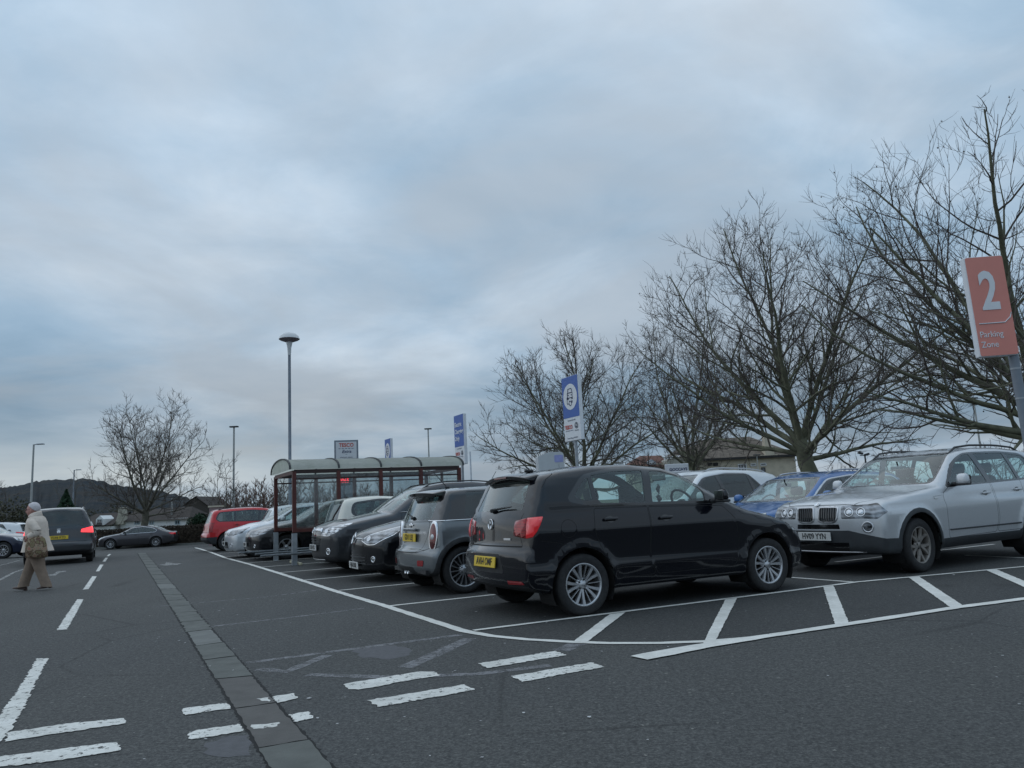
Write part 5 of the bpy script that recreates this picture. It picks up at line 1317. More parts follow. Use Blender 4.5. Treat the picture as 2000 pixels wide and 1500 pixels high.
# ================================================================= sky and light
def build_world():
    w = bpy.data.worlds.new('World'); scene.world = w; w.use_nodes = True; nt = w.node_tree; nt.nodes.clear()
    out = nt.nodes.new('ShaderNodeOutputWorld'); bg = nt.nodes.new('ShaderNodeBackground')
    tc = nt.nodes.new('ShaderNodeTexCoord'); gen = tc.outputs['Generated']
    sky = nt.nodes.new('ShaderNodeTexSky'); sky.sky_type = 'NISHITA'; sky.sun_disc = False; sky.sun_elevation = R_(52); sky.sun_rotation = R_(-70); sky.air_density = 1.2; sky.dust_density = 2.5
    sp = nt.nodes.new('ShaderNodeSeparateXYZ'); nt.links.new(gen, sp.inputs[0])
    # cloud deck: direction projected on a plane overhead
    den = N(nt, 'ShaderNodeMath', operation='ADD'); nt.links.new(sp.outputs[2], den.inputs[0]); den.inputs[1].default_value = .16
    mx0 = N(nt, 'ShaderNodeMath', operation='MAXIMUM'); nt.links.new(den.outputs[0], mx0.inputs[0]); mx0.inputs[1].default_value = .05
    dx = N(nt, 'ShaderNodeMath', operation='DIVIDE'); nt.links.new(sp.outputs[0], dx.inputs[0]); nt.links.new(mx0.outputs[0], dx.inputs[1])
    dy = N(nt, 'ShaderNodeMath', operation='DIVIDE'); nt.links.new(sp.outputs[1], dy.inputs[0]); nt.links.new(mx0.outputs[0], dy.inputs[1])
    cb = nt.nodes.new('ShaderNodeCombineXYZ'); nt.links.new(dx.outputs[0], cb.inputs[0]); nt.links.new(dy.outputs[0], cb.inputs[1])
    def nz(scale, det, rough, off, dist=0.0, sx=1.0, sy=1.0):
        mp = N(nt, 'ShaderNodeMapping'); mp.inputs['Location'].default_value = off; mp.inputs['Scale'].default_value = (sx, sy, 1); nt.links.new(cb.outputs[0], mp.inputs['Vector'])
        n = N(nt, 'ShaderNodeTexNoise', Scale=scale, Detail=det, Roughness=rough, Distortion=dist); nt.links.new(mp.outputs[0], n.inputs['Vector']); return n.outputs[0]
    a = nz(.62, 7, .50, (SKY[0], SKY[1], 0), .35, 1.0, 1.15); b = nz(2.1, 9, .60, (SKY[2], 4.4, 0), .5); c = nz(.33, 3, .5, (SKY[3], 7.7, 0), .2)
    def mad(x, k, o):
        m = N(nt, 'ShaderNodeMath', operation='MULTIPLY_ADD'); nt.links.new(x, m.inputs[0]); m.inputs[1].default_value = k
        if hasattr(o, 'is_linked'): nt.links.new(o, m.inputs[2])
        else: m.inputs[2].default_value = o
        return m.outputs[0]
    s1 = mad(b, .50, mad(c, .60, mad(a, 1.30, -.68)))
    col = ramp(nt, s1, [(.24, (.245, .385, .530)), (.38, (.315, .460, .610)), (.52, (.405, .545, .690)), (.64, (.520, .650, .785)), (.78, (.66, .77, .88))])
    # warm grey undersides of the thicker cloud
    grey = ramp(nt, nz(.9, 6, .55, (SKY[4], -3.1, 0), .4), [(.44, (0, 0, 0)), (.62, (1, 1, 1))])
    gm = N(nt, 'ShaderNodeMath', operation='MULTIPLY'); nt.links.new(grey, gm.inputs[0]); gm.inputs[1].default_value = .65
    col = mixc(nt, gm.outputs[0], col, (.44, .505, .575, 1))
    # brighter towards the zenith, pale break low on the horizon
    zen = ramp(nt, sp.outputs[2], [(0, (.80,)*3), (.07, (.70,)*3), (.13, (.74,)*3), (.22, (.98,)*3), (.32, (1.0,)*3), (.60, (1.15,)*3), (1, (1.45,)*3)])
    col = mixc(nt, 1.0, col, zen, 'MULTIPLY')
    el = ramp(nt, sp.outputs[2], [(0, (.75,)*3), (.055, (1,)*3), (.095, (.25,)*3), (.13, (0,)*3)])
    side = ramp(nt, sp.outputs[0], [(0, (1, 1, 1)), (.18, (.0,)*3)])
    sx_ = N(nt, 'ShaderNodeMapRange'); sx_.inputs[1].default_value = -.16; sx_.inputs[2].default_value = -.42; nt.links.new(sp.outputs[0], sx_.inputs[0])
    br = nz(1.1, 4, .5, (1.3, 2.2, 0)); br2 = ramp(nt, br, [(.30, (.35,)*3), (.55, (1, 1, 1))])
    f = mixc(nt, 1.0, el, br2, 'MULTIPLY'); f = mixc(nt, 1.0, f, sx_.outputs[0], 'MULTIPLY')
    sxi = N(nt, 'ShaderNodeMath', operation='MULTIPLY'); nt.links.new(f, sxi.inputs[0]); sxi.inputs[1].default_value = .9
    col = mixc(nt, sxi.outputs[0], col, (.60, .66, .68, 1))
    s10 = N(nt, 'ShaderNodeVectorMath', operation='SCALE'); nt.links.new(sky.outputs[0], s10.inputs[0]); s10.inputs['Scale'].default_value = .08
    col = mixc(nt, .93, s10.outputs[0], col)
    nt.links.new(col, bg.inputs[0]); bg.inputs[1].default_value = 1.0; nt.links.new(bg.outputs[0], out.inputs[0])
    l = bpy.data.lights.new('sun', 'SUN'); l.energy = .5; l.angle = R_(100); l.color = (1, .98, .96)
    o = bpy.data.objects.new('sun', l); COL.objects.link(o); el_, az_ = R_(52), R_(-70)
    d = Vector((math.sin(az_)*math.cos(el_), math.cos(az_)*math.cos(el_), math.sin(el_))); o.rotation_euler = d.to_track_quat('Z', 'Y').to_euler()
SKY = (3.1, 1.7, 5.2, .4, 2.6)
def build_camera():
    c = bpy.data.cameras.new('camera'); o = bpy.data.objects.new('camera', c); COL.objects.link(o)
    c.sensor_width = 36; c.lens = 36*FPX/2000; c.clip_start = .05; c.clip_end = 6000
    Mx = Matrix((CR, CU, -CF)).transposed().to_4x4(); Mx.translation = (0, 0, CAM_H); o.matrix_world = Mx; scene.camera = o
    vs = scene.view_settings; vs.view_transform = 'Standard'; vs.look = 'None'; vs.exposure = 0; vs.gamma = 1
# ================================================================= shelter, signs, lamps
def yaw_of(v): return math.atan2(v.y, v.x)
def build_shelter():
    wine = surf('shelter_red_paint', (.085, .018, .014), .5, var=.25, vscale=6)
    dark = surf('shelter_dark_beam', (.03, .014, .014), .6)
    poly = None
    m, nt, out = new_mat('roof_polycarbonate'); co = coord(nt)
    d = N(nt, 'ShaderNodeBsdfDiffuse'); c = ramp(nt, noise(nt, 1.8, 6, .7, co), [(.3, (.66, .69, .61)), (.55, (.80, .82, .76)), (.75, (.56, .58, .46))]); nt.links.new(c, d.inputs[0])
    tl = N(nt, 'ShaderNodeBsdfTranslucent'); nt.links.new(c, tl.inputs[0]); mx = nt.nodes.new('ShaderNodeMixShader'); mx.inputs[0].default_value = .65
    nt.links.new(d.outputs[0], mx.inputs[1]); nt.links.new(tl.outputs[0], mx.inputs[2]); nt.links.new(mx.outputs[0], out.inputs[0]); poly = m
    pane = glass('shelter_pane', (.88, .91, .91, 1), .55, .10)
    root = thing('trolley_shelter', 'trolley shelter with dark red posts, clear side panels and a curved translucent roof', 'shelter', (-5.13, 17.80, 0), yaw_of(BAY))
    s = 1.03; n = 4; Wd = 2.38; H0 = 2.10; zb = .72
    def post(x, y):
        bm = bmesh.new(); box(bm, (x, y, (zb+H0)/2+.01), (.085, .085, H0-zb))
        o = bmo('post', bm, wine, root)
        bm = bmesh.new(); box(bm, (x, y, zb/2-.02), (.11, .11, zb+.02)); bmo('post_foot', bm, M['steel'], o)
    for k in range(n+1):
        post(k*s, 0); post(k*s, Wd)
    for y, nm in ((0, 0), (Wd, 1)):
        for z, h in ((H0+.0, .09), (zb+.04, .08)):
            bm = bmesh.new(); box(bm, (n*s/2, y, z+.012), (n*s-.002, .062, h)); bmo('beam', bm, wine if z < 1 else dark, root)
        bm = bmesh.new(); box(bm, (n*s/2, y, H0-.16), (n*s, .04, .035)); bmo('beam', bm, dark, root)
        for k in range(n):
            bm = bmesh.new(); box(bm, (k*s+s/2, y, (zb+.08+H0-.18)/2), (s-.09, .006, H0-.18-zb-.08)); bmo('glass_panel', bm, pane, root)
            bm = bmesh.new(); box(bm, (k*s+s/2, y, H0-.09), (s-.09, .005, .10)); bmo('glass_panel', bm, pane, root)
    # end panel at the back, gable ends
    for x in (n*s,):
        for j in range(2):
            bm = bmesh.new(); box(bm, (x, Wd*(j+.5)/2, (zb+.08+H0-.05)/2), (.006, Wd/2-.08, H0-.05-zb-.1)); bmo('glass_panel', bm, pane, root)
        bm = bmesh.new(); box(bm, (x, Wd/2, (zb+H0)/2), (.06, .06, H0-zb-.05)); bmo('post', bm, wine, root)
        bm = bmesh.new(); box(bm, (x, Wd/2, zb+.04), (.055, Wd-.06, .075)); bmo('beam', bm, wine, root)
    for x in (0, n*s):
        bm = bmesh.new(); box(bm, (x, Wd/2, H0+.0), (.07, Wd-.1, .085)); bmo('beam', bm, wine, root)
    rise = .30; K = 16; ov = .06
    def arc(t): a = math.pi*t; return Vector((0, Wd/2-math.cos(a)*(Wd/2+ov), H0+.06+math.sin(a)**.85*rise))
    bm = bmesh.new(); r0 = [bm.verts.new(arc(k/K)+Vector((-.10, 0, 0))) for k in range(K+1)]; r1 = [bm.verts.new(arc(k/K)+Vector((n*s+.10, 0, 0))) for k in range(K+1)]
    for k in range(K): bm.faces.new((r0[k], r0[k+1], r1[k+1], r1[k]))
    bmo('roof', bm, poly, root, smooth=True)
    for x in (-.10, n*s+.10):
        bm = bmesh.new(); bm.faces.new([bm.verts.new(arc(k/K)+Vector((x*.97, 0, 0))) for k in range(K+1)]); bmo('gable_panel', bm, poly, root)
    for k in range(n+1):
        bm = bmesh.new(); x = k*s if 0 < k < n else (-.1 if k == 0 else n*s+.1)
        pts = [arc(j/K)+Vector((x, 0, .012)) for j in range(K+1)]
        for a, b in zip(pts[:-1], pts[1:]):
            d = (b-a); mid = (a+b)/2; ang = math.atan2(d.z, d.y); box(bm, mid, (.045, d.length+.012, .026), Matrix.Rotation(ang, 3, 'X'))
        bmo('roof_rib', bm, M['dark_grey_plastic'], root)
    for y in (-.10, Wd+.10):
        bm = bmesh.new(); tube(bm, [(-.75 if y < 0 else -.9, y*1.0+.06*(1 if y < 0 else -1), .26), (n*s, y, .26)], .024, 8); bmo('buffer_rail', bm, M['steel'], root, smooth=True)
    bm = bmesh.new(); tube(bm, [(-.7, Wd*.45, .26), (n*s, Wd*.45, .26)], .022, 8); bmo('buffer_rail', bm, M['steel'], root, smooth=True)
    bm = bmesh.new(); rbox(bm, (.1, .35, .03), (.06, 1.2, .06), .015); bmo('wheel_stop', bm, surf('faded_yellow', (.45, .42, .30), .7), root)
def sign_panel(root, w, h, t, mat, z0):
    """box panel in local x-z plane, front towards -y"""
    bm = bmesh.new(); rbox(bm, (0, 0, z0+h/2), (w, t, h), .012); return bmo('sign_panel', bm, mat, root)
def face(name, root, x0, x1, z0, z1, y, mat, r=0):
    bm = bmesh.new(); P = rnd([(x0, z0), (x1, z0), (x1, z1), (x0, z1)], r, 4) if r else [(x0, z0), (x1, z0), (x1, z1), (x0, z1)]
    lo = [bm.verts.new((p[0], y, p[1])) for p in P]; hi = [bm.verts.new((p[0], y+.004, p[1])) for p in P]
    bm.faces.new(lo); n = len(P)
    for i in range(n): bm.faces.new((lo[i], hi[i], hi[(i+1) % n], lo[(i+1) % n]))
    bmesh.ops.recalc_face_normals(bm, faces=bm.faces[:]); return bmo(name, bm, mat, root)
RXF = (R_(90), 0, 0)
def ev_sign(loc, z0, label, kind, w=.72, h=1.50):
    blue = M['sign_blue']; white = M['sign_white']; ink = M['ink']; rd = M['ink_red']; gy = M['ink_grey']
    # front looks along -BAY ; local -y = -BAY -> local y = BAY
    root = thing('charging_sign', label, 'sign', loc, yaw_of(BAY)-math.pi/2, 'electric charging signs on posts')
    bm = bmesh.new(); lathe(bm, [(.038, 0), (.038, z0+h-.1)], 12, c=(0, .02, 0)); bmo('post', bm, M['steel'], root, smooth=True)
    sp = sign_panel(root, w, h, .10, white, z0); y = -.054
    zb = z0+h*.36
    face('blue_field', root, -w/2+.008, w/2-.008, zb, z0+h-.008, y, blue)
    if kind != 'text':
        cx, cz, r = 0, zb+(h*.64)/2, w*.42; bm = bmesh.new()
        bm.faces.new([bm.verts.new((cx+r*math.cos(a), y-.003, cz+r*math.sin(a))) for a in [2*math.pi*k/40 for k in range(40)]]); bmo('white_disc', bm, white, root)
        bm = bmesh.new(); yy = y-.006; q = w*.01
        def ln(pts, rr=w*.013): tube(bm, [(cx+a*w, yy, cz+b*w) for a, b in pts], rr, 5)
        ln([(-.13, .13), (-.10, .26), (.10, .26), (.13, .13)]); ln([(-.15, .13), (.15, .13), (.15, -.03), (-.15, -.03), (-.15, .13)]); ln([(-.08, .05), (-.10, .05)], w*.02); ln([(.08, .05), (.10, .05)], w*.02)
        ln([(-.15, -.03), (-.15, -.08), (-.10, -.08), (-.10, -.03)]); ln([(.15, -.03), (.15, -.08), (.10, -.08), (.10, -.03)])
        ln([(-.17, .0), (-.19, -.05), (-.19, -.22), (-.08, -.22), (-.05, -.27)]); ln([(-.06, -.14), (.02, -.14), (.08, -.20), (.05, -.28), (-.03, -.28), (-.09, -.22), (-.06, -.14)]); ln([(.06, -.16), (.12, -.13)]); ln([(.08, -.20), (.14, -.17)])
        bmo('car_and_plug_symbol', bm, ink, root)
    else:
        for i, t in enumerate(('Electric', 'Charging', 'Only')):
            text('sign_text', t, .185, white, root, (-w/2+.05, y-.004, z0+h-.30-.21*i), RXF, align='LEFT', bold=.004, sx=.95)
    text('sign_text', 'in partnership with', .045, gy, root, (0, y-.002, zb-.06), RXF)
    text('sign_text', 'TESCO', .125, rd, root, (-w*.2, y-.002, zb-.22), RXF, bold=.003, sx=.85)
    for k in range(5):
        face('logo_dash', root, -w*.40+k*.072, -w*.40+k*.072+.05, zb-.305, zb-.292, y-.001, M['ink'])
    bm = bmesh.new(); t = bmesh.new(); r = .072; lathe(t, [(r*.86, 0), (r, 0)], 24)
    for sx in (-1, 1):
        for a, b in (((-.38*sx, .82), (0, .12)), ((-.8*sx, .38), (-.36*sx, -.82)), ((-.36*sx, -.82), (0, -.06))): tube(t, [(a[0]*r, a[1]*r, .002), (b[0]*r, b[1]*r, .002)], r*.07, 4)
    merge(bm, t, Matrix.Translation((w*.27, y-.003, zb-.20)) @ Matrix.Rotation(R_(90), 4, 'X')); bmo('round_logo', bm, M['ink_dark'], root)
    text('sign_text', 'Volkswagen', .035, gy, root, (w*.27, y-.002, zb-.31), RXF)
    text('sign_text', 'Powered by pod POINT', .045, gy, root, (0, y-.002, z0+.07), RXF)
def build_signs():
    M['sign_blue'] = surf('sign_blue', (.040, .12, .42), .45, var=.05); M['sign_white'] = surf('sign_white', (.74, .76, .79), .45, var=.04)
    M['ink'] = surf('sign_ink_navy', (.02, .035, .12), .5); M['ink_dark'] = surf('sign_ink_dark', (.05, .06, .09), .5); M['ink_red'] = surf('sign_ink_red', (.55, .06, .04), .5); M['ink_grey'] = surf('sign_ink_grey', (.25, .27, .32), .5)
    def at(px, py, Y): return A(px, py, Y)
    # three charging signs along the bays
    for (px, ztop_py, Y, kind, lab) in ((1115, 735, 17.6, 'sym', 'large blue sign with car and plug symbol rising behind the black hatchback roof'), (898, 810, 23.0, 'text', "blue sign reading 'Electric Charging Only' beside the right end of the trolley shelter"), (759, 857, 30.5, 'sym', 'distant blue and white car symbol sign seen over the middle of the shelter roof')):
        p = at(px, ztop_py, Y); ev_sign((p.x, p.y, ground_z(p.x, p.y)), p.z-1.5, lab, kind)
    # store name board behind the shelter
    p = at(676, 860, 40); q = at(676, 897, 40); root = thing('store_sign', 'grey framed box sign with the supermarket name standing behind the shelter roof', 'sign', (p.x, p.y, ground_z(p.x, p.y)), R_(14)); z1 = p.z-root.location.z
    w = 1.22; h = 1.06; z0 = z1-h
    bm = bmesh.new(); rbox(bm, (0, 0, z0+h/2), (w, .34, h), .02); box(bm, (0, 0, z0/2), (.9, .2, z0)); bmo('housing', bm, M['pole_grey'], root)
    f = face('sign_face', root, -w/2+.08, w/2-.09, z0+.10, z1-.09, -.176, surf('lit_face', (.68, .70, .72), .4, var=.03)); face('blue_strip', root, -w/2+.08, w/2-.09, z0+.06, z0+.10, -.177, M['ink'])
    text('sign_text', 'TESCO', .27, M['ink_red'], root, (0, -.182, z1-.27), RXF, bold=.006, sx=.9)
    for k in range(5): face('logo_dash', root, -.40+k*.165, -.40+k*.165+.11, z1-.455, z1-.43, -.180, M['ink'])
    text('sign_text', 'Extra', .22, M['ink'], root, (0, -.182, z1-.60), RXF, bold=.003, shear=.35); face('logo_dash', root, -.04, .04, z1-.755, z1-.74, -.180, M['ink']); text('sign_text', 'always open', .10, M['ink_dark'], root, (0, -.182, z0+.17), RXF, sx=1.3)
    # red led counter
    m = surf('led_red', (.3, .02, .02), .4, emit=(1, .04, .06, 1), es=2.2); p = at(672, 935, 36)
    root = thing('led_counter', 'small display with lit red digits seen through the shelter glass', 'display', (p.x, p.y, ground_z(p.x, p.y)), R_(12)); zc = p.z-root.location.z
    bm = bmesh.new(); rbox(bm, (0, 0, zc), (.62, .08, .62), .01); box(bm, (0, .02, zc/2), (.08, .05, zc-.3)); bmo('display_case', bm, surf('led_case', (.06, .05, .07), .6), root)
    text('display_digits', '4065', .27, m, root, (0, -.045, zc-.10), RXF, sx=.85, bold=.008); text('display_digits', 'SPACES', .13, m, root, (0, -.045, zc+.16), RXF, sx=.85)
    # orange parking-zone sign near the right edge
    org = surf('sign_orange', (.70, .26, .21), .45, var=.05, vscale=3); Y = 8.6
    c0 = at(1942, 598, Y); root = thing('zone_sign', "salmon orange box sign reading '2 Parking Zone' on a grey post", 'sign', (c0.x, c0.y, 0), R_(-1)); hh = 1.17; ww = .44; z0 = c0.z-hh/2
    sp = root.rotation_euler.y = R_(-1.2); sign_panel(root, ww, hh, .09, M['sign_white'], z0)
    face('orange_face', root, -ww/2+.012, ww/2-.002, z0+.008, z0+hh-.008, -.0490, org, .03)
    text('zone_number', '2', .62, M['sign_white'], root, (.0, -.054, z0+hh*.63), RXF, sx=.68, bold=.016)
    bm = bmesh.new(); tube(bm, [(-ww/2+.05, -.052, z0+hh*.325), (ww/2-.10, -.052, z0+hh*.325), (ww/2-.03, -.052, z0+hh*.375), (ww/2-.01, -.052, z0+hh*.42)], .007, 5); bmo('white_rule', bm, M['sign_white'], root)
    text('sign_text', 'Parking', .10, M['sign_white'], root, (-ww*.42, -.052, z0+hh*.215), RXF, align='LEFT', sx=.9); text('sign_text', 'Zone', .10, M['sign_white'], root, (-ww*.42, -.052, z0+hh*.115), RXF, align='LEFT', sx=.9)
    bm = bmesh.new(); lathe(bm, [(.052, 0), (.052, z0+.2)], 14, c=(ww/2-.02, .03, 0)); bmo('post', bm, M['pole_grey'], root, smooth=True)
    for z in (z0-.16, z0-.50): 
        bm = bmesh.new(); lathe(bm, [(.056, z), (.056, z+.02)], 14, c=(ww/2-.02, .03, 0)); bmo('post_clamp', bm, M['steel'], root)
    # white board with blue writing, white cabinet, slim pole
    p = at(1321, 906, 33); root = thing('notice_board', 'white board with dark blue capital lettering half hidden behind the black hatchback roof', 'sign', (p.x, p.y, ground_z(0, p.y)), R_(-4)); z1 = p.z-ground_z(0, p.y)
    bm = bmesh.new(); rbox(bm, (0, 0, z1-.45), (1.0, .05, .9), .02); bmo('board', bm, M['sign_white'], root)
    for x in (-.4, .4): 
        bm = bmesh.new(); box(bm, (x, .05, (z1-.5)/2), (.06, .04, z1-.5)); bmo('post', bm, M['steel'], root)
    text('sign_text', 'GOCCAYS', .16, M['ink'], root, (.06, -.028, z1-.24), RXF, bold=.006)
    p = at(1070, 885, 24); root = thing('white_cabinet', 'tall white cabinet with rounded corner and lavender panel behind the black hatchback aerial', 'cabinet', (p.x, p.y, 0), R_(8)); z1 = p.z
    P = rnd([(-.40, .0, .001), (.40, .0, .001), (.40, z1, .14), (-.05, z1+.0, .02), (-.40, z1-.12, .03)], .02, 4); bm = bmesh.new(); prism(bm, P, 0, .5, M=Matrix.Rotation(R_(90), 4, 'X')); bmo('cabinet_body', bm, surf('cabinet_white', (.55, .58, .60), .5, var=.05), root)
    face('lavender_panel', root, .10, .37, z1-.32, z1-.10, -.506, surf('lavender', (.33, .36, .66), .4, var=.1), .04)
    bm = bmesh.new(); box(bm, (.23, -.506, z1-.62), (.012, .006, .5)); bmo('seam', bm, M['ink_grey'], root)
    p = at(918, 882, 30); root = thing('slim_pole', 'bare slim metal pole standing beside the charging signs', 'pole', (p.x, p.y, 0)); bm = bmesh.new(); lathe(bm, [(.03, 0), (.03, p.z), (0, p.z+.01)], 10); bmo('shaft', bm, M['steel'], root, smooth=True)
    # pole with a microphone-like head close behind the row
    p = at(958, 911, 13.5); b = at(945, 950, 13.5)
    # lamp posts
    def lamp(px, py, Y, kind, lab, r=.07, pxb=None):
        p = at(px, py, Y); g = ground_z(p.x, p.y); root = thing('street_lamp', lab, 'street lamp', (p.x, p.y, g), 0, 'car park street lamps'); H = p.z-g
        bm = bmesh.new()
        if kind == 'dome':
            lathe(bm, [(.10, 0), (.10, 1.0), (.062, 1.1), (.055, H-.75)], 14); bmo('pole', bm, M['pole_grey'], root, smooth=True)
            bm = bmesh.new(); lathe(bm, [(.06, H-.78), (.075, H-.50), (.13, H-.22)], 18); bmo('lamp_neck', bm, M['lampwhite'], root, smooth=True)
            bm = bmesh.new(); lathe(bm, [(0, H+.12), (.12, H+.105), (.25, H+.05), (.35, H-.04), (.395, H-.15)], 30); o = bmo('lamp_dome', bm, M['lampwhite'], root, smooth=True)
            bm = bmesh.new(); lathe(bm, [(.395, H-.15), (.34, H-.19), (.13, H-.27), (0, H-.28)], 30); bmo('lamp_bowl', bm, surf('lamp_bowl', (.20, .19, .21), .4), root, smooth=True)
        elif kind == 'arm':
            lathe(bm, [(r*1.4, 0), (r*1.3, 1.2), (r, 1.3), (r*.7, H)], 10); bmo('pole', bm, M['pole_grey'] if px > 100 else M['pole_pale'], root, smooth=True)
            bm = bmesh.new(); tube(bm, [(0, 0, H-.03), (.25, 0, H)], .035, 8); rbox(bm, (.52, 0, H), (.60, .24, .09), .03, taper=(.9, .9)); bmo('lamp_head', bm, M['pole_grey'], root)
        elif kind == 'flat':
            lathe(bm, [(r*1.4, 0), (r, 1.2), (r*.8, H)], 10); bmo('pole', bm, M['pole_pale'], root, smooth=True)
            bm = bmesh.new(); rbox(bm, (0, 0, H+.02), (.62, .3, .10), .03); bmo('lamp_head', bm, M['dark_grey_plastic'], root)
        elif kind == 'floods':
            lathe(bm, [(r, 0), (r*.8, H-.3)], 10); bmo('pole', bm, M['dark_grey_plastic'], root, smooth=True)
            for x, zz, a in ((-.28, .0, 20), (.10, -.1, -15)):
                bm = bmesh.new(); rbox(bm, (x, -.05, H+zz-.15), (.30, .2, .13), .02, rot=Matrix.Rotation(R_(a), 3, 'Y')); bmo('lamp_head', bm, M['dark_grey_plastic'], root)
            bm = bmesh.new(); box(bm, (-.05, 0, H-.3), (.5, .05, .05)); bmo('bracket', bm, M['dark_grey_plastic'], root)
        return root
    M['lampwhite'] = surf('lamp_white', (.60, .62, .63), .4, var=.04); M['pole_pale'] = surf('pole_pale', (.36, .37, .36), .5, var=.1)
    lamp(565, 655, 29, 'dome', "tall grey lamp post with a pale mushroom dome over the shelter's left end")
    lamp(66, 868, 60, 'arm', 'tallest pale lamp post with a flat arm above the walking person', .09)
    lamp(145, 918, 90, 'arm', 'far lamp post with a short arm above the people carrier', .09)
    lamp(457, 834, 56, 'flat', 'pale lamp post with a small flat head beside the small bare tree', .08)
    lamp(836, 838, 66, 'flat', 'distant lamp post with a small head between the shelter and the charging signs', .07)
    lamp(1901, 778, 62, 'flat', 'grey lamp post behind the silver off-road car under the large tree', .08)
    lamp(336, 971, 75, 'flat', 'short pale lamp post in front of the white cottages', .08)
    lamp(1688, 880, 48, 'floods', 'dark pole with two floodlights between the big tree and the silver off-road car', .06)
    lamp(1478, 889, 70, 'flat', 'small lamp post in front of the long brown-roofed building', .05)
# ================================================================= trees, hedges, hill
class TubeMesh:
    """many tapered branch tubes gathered into arrays"""
    def __init__(s): s.v = []; s.f = []; s.n = 0
    def add(s, P, rad, k):
        P = np.asarray(P, float); n = len(P); T = np.gradient(P, axis=0); T /= np.linalg.norm(T, axis=1, keepdims=True)+1e-9
        ref = np.array([0, 0, 1.]) if abs(T[0, 2]) < .85 else np.array([1., 0, 0])
        a = np.cross(T, ref); a /= np.linalg.norm(a, axis=1, keepdims=True)+1e-9; b = np.cross(T, a)
        th = 2*np.pi*np.arange(k)/k; rad = np.asarray(rad)[:, None, None]
        V = P[:, None, :]+rad*(np.cos(th)[None, :, None]*a[:, None, :]+np.sin(th)[None, :, None]*b[:, None, :])
        s.v.append(V.reshape(-1, 3)); i = np.arange(n-1)[:, None]*k+s.n; j = np.arange(k)[None, :]; j2 = (j+1) % k
        s.f.append(np.stack([i+j, i+j2, i+k+j2, i+k+j], -1).reshape(-1, 4)); s.n += n*k
    def blob(s, c, r):
        o = np.array([[1, 0, 0], [-1, 0, 0], [0, 1, 0], [0, -1, 0], [0, 0, 1], [0, 0, -1]])*r+np.asarray(c); s.v.append(o)
        q = np.array([[0, 2, 4, 4], [2, 1, 4, 4], [1, 3, 4, 4], [3, 0, 4, 4], [2, 0, 5, 5], [1, 2, 5, 5], [3, 1, 5, 5], [0, 3, 5, 5]])+s.n
        s.tri = getattr(s, 'tri', []); s.tri.append(q[:, :3]); s.n += 6
    def obj(s, name, mat, parent):
        V = np.concatenate(s.v); me = bpy.data.meshes.new(name); F4 = np.concatenate(s.f) if s.f else np.zeros((0, 4), int); T3 = np.concatenate(s.tri) if getattr(s, 'tri', None) else np.zeros((0, 3), int)
        me.vertices.add(len(V)); me.vertices.foreach_set('co', V.ravel()); me.loops.add(F4.size+T3.size); me.loops.foreach_set('vertex_index', np.concatenate([F4.ravel(), T3.ravel()]).astype(np.int32))
        me.polygons.add(len(F4)+len(T3)); st = np.concatenate([np.arange(len(F4))*4, F4.size+np.arange(len(T3))*3]).astype(np.int32)
        me.polygons.foreach_set('loop_start', st); me.polygons.foreach_set('use_smooth', np.ones(len(F4)+len(T3), bool)); me.update(calc_edges=True); me.validate()
        me.materials.append(mat); return link(name, me, parent)
def grow_branch(rs, p, d, L, r0, n, wob, trop, up=None):
    """polyline of a wandering branch; trop pulls it upward towards its tip"""
    P = [np.array(p, float)]; d = np.array(d, float); d /= np.linalg.norm(d); st = L/n
    for i in range(n):
        t = i/n; d = d+rs.normal(0, wob, 3)+np.array([0, 0, trop*(t+.25)]); d /= np.linalg.norm(d); P.append(P[-1]+d*st)
    return np.array(P)
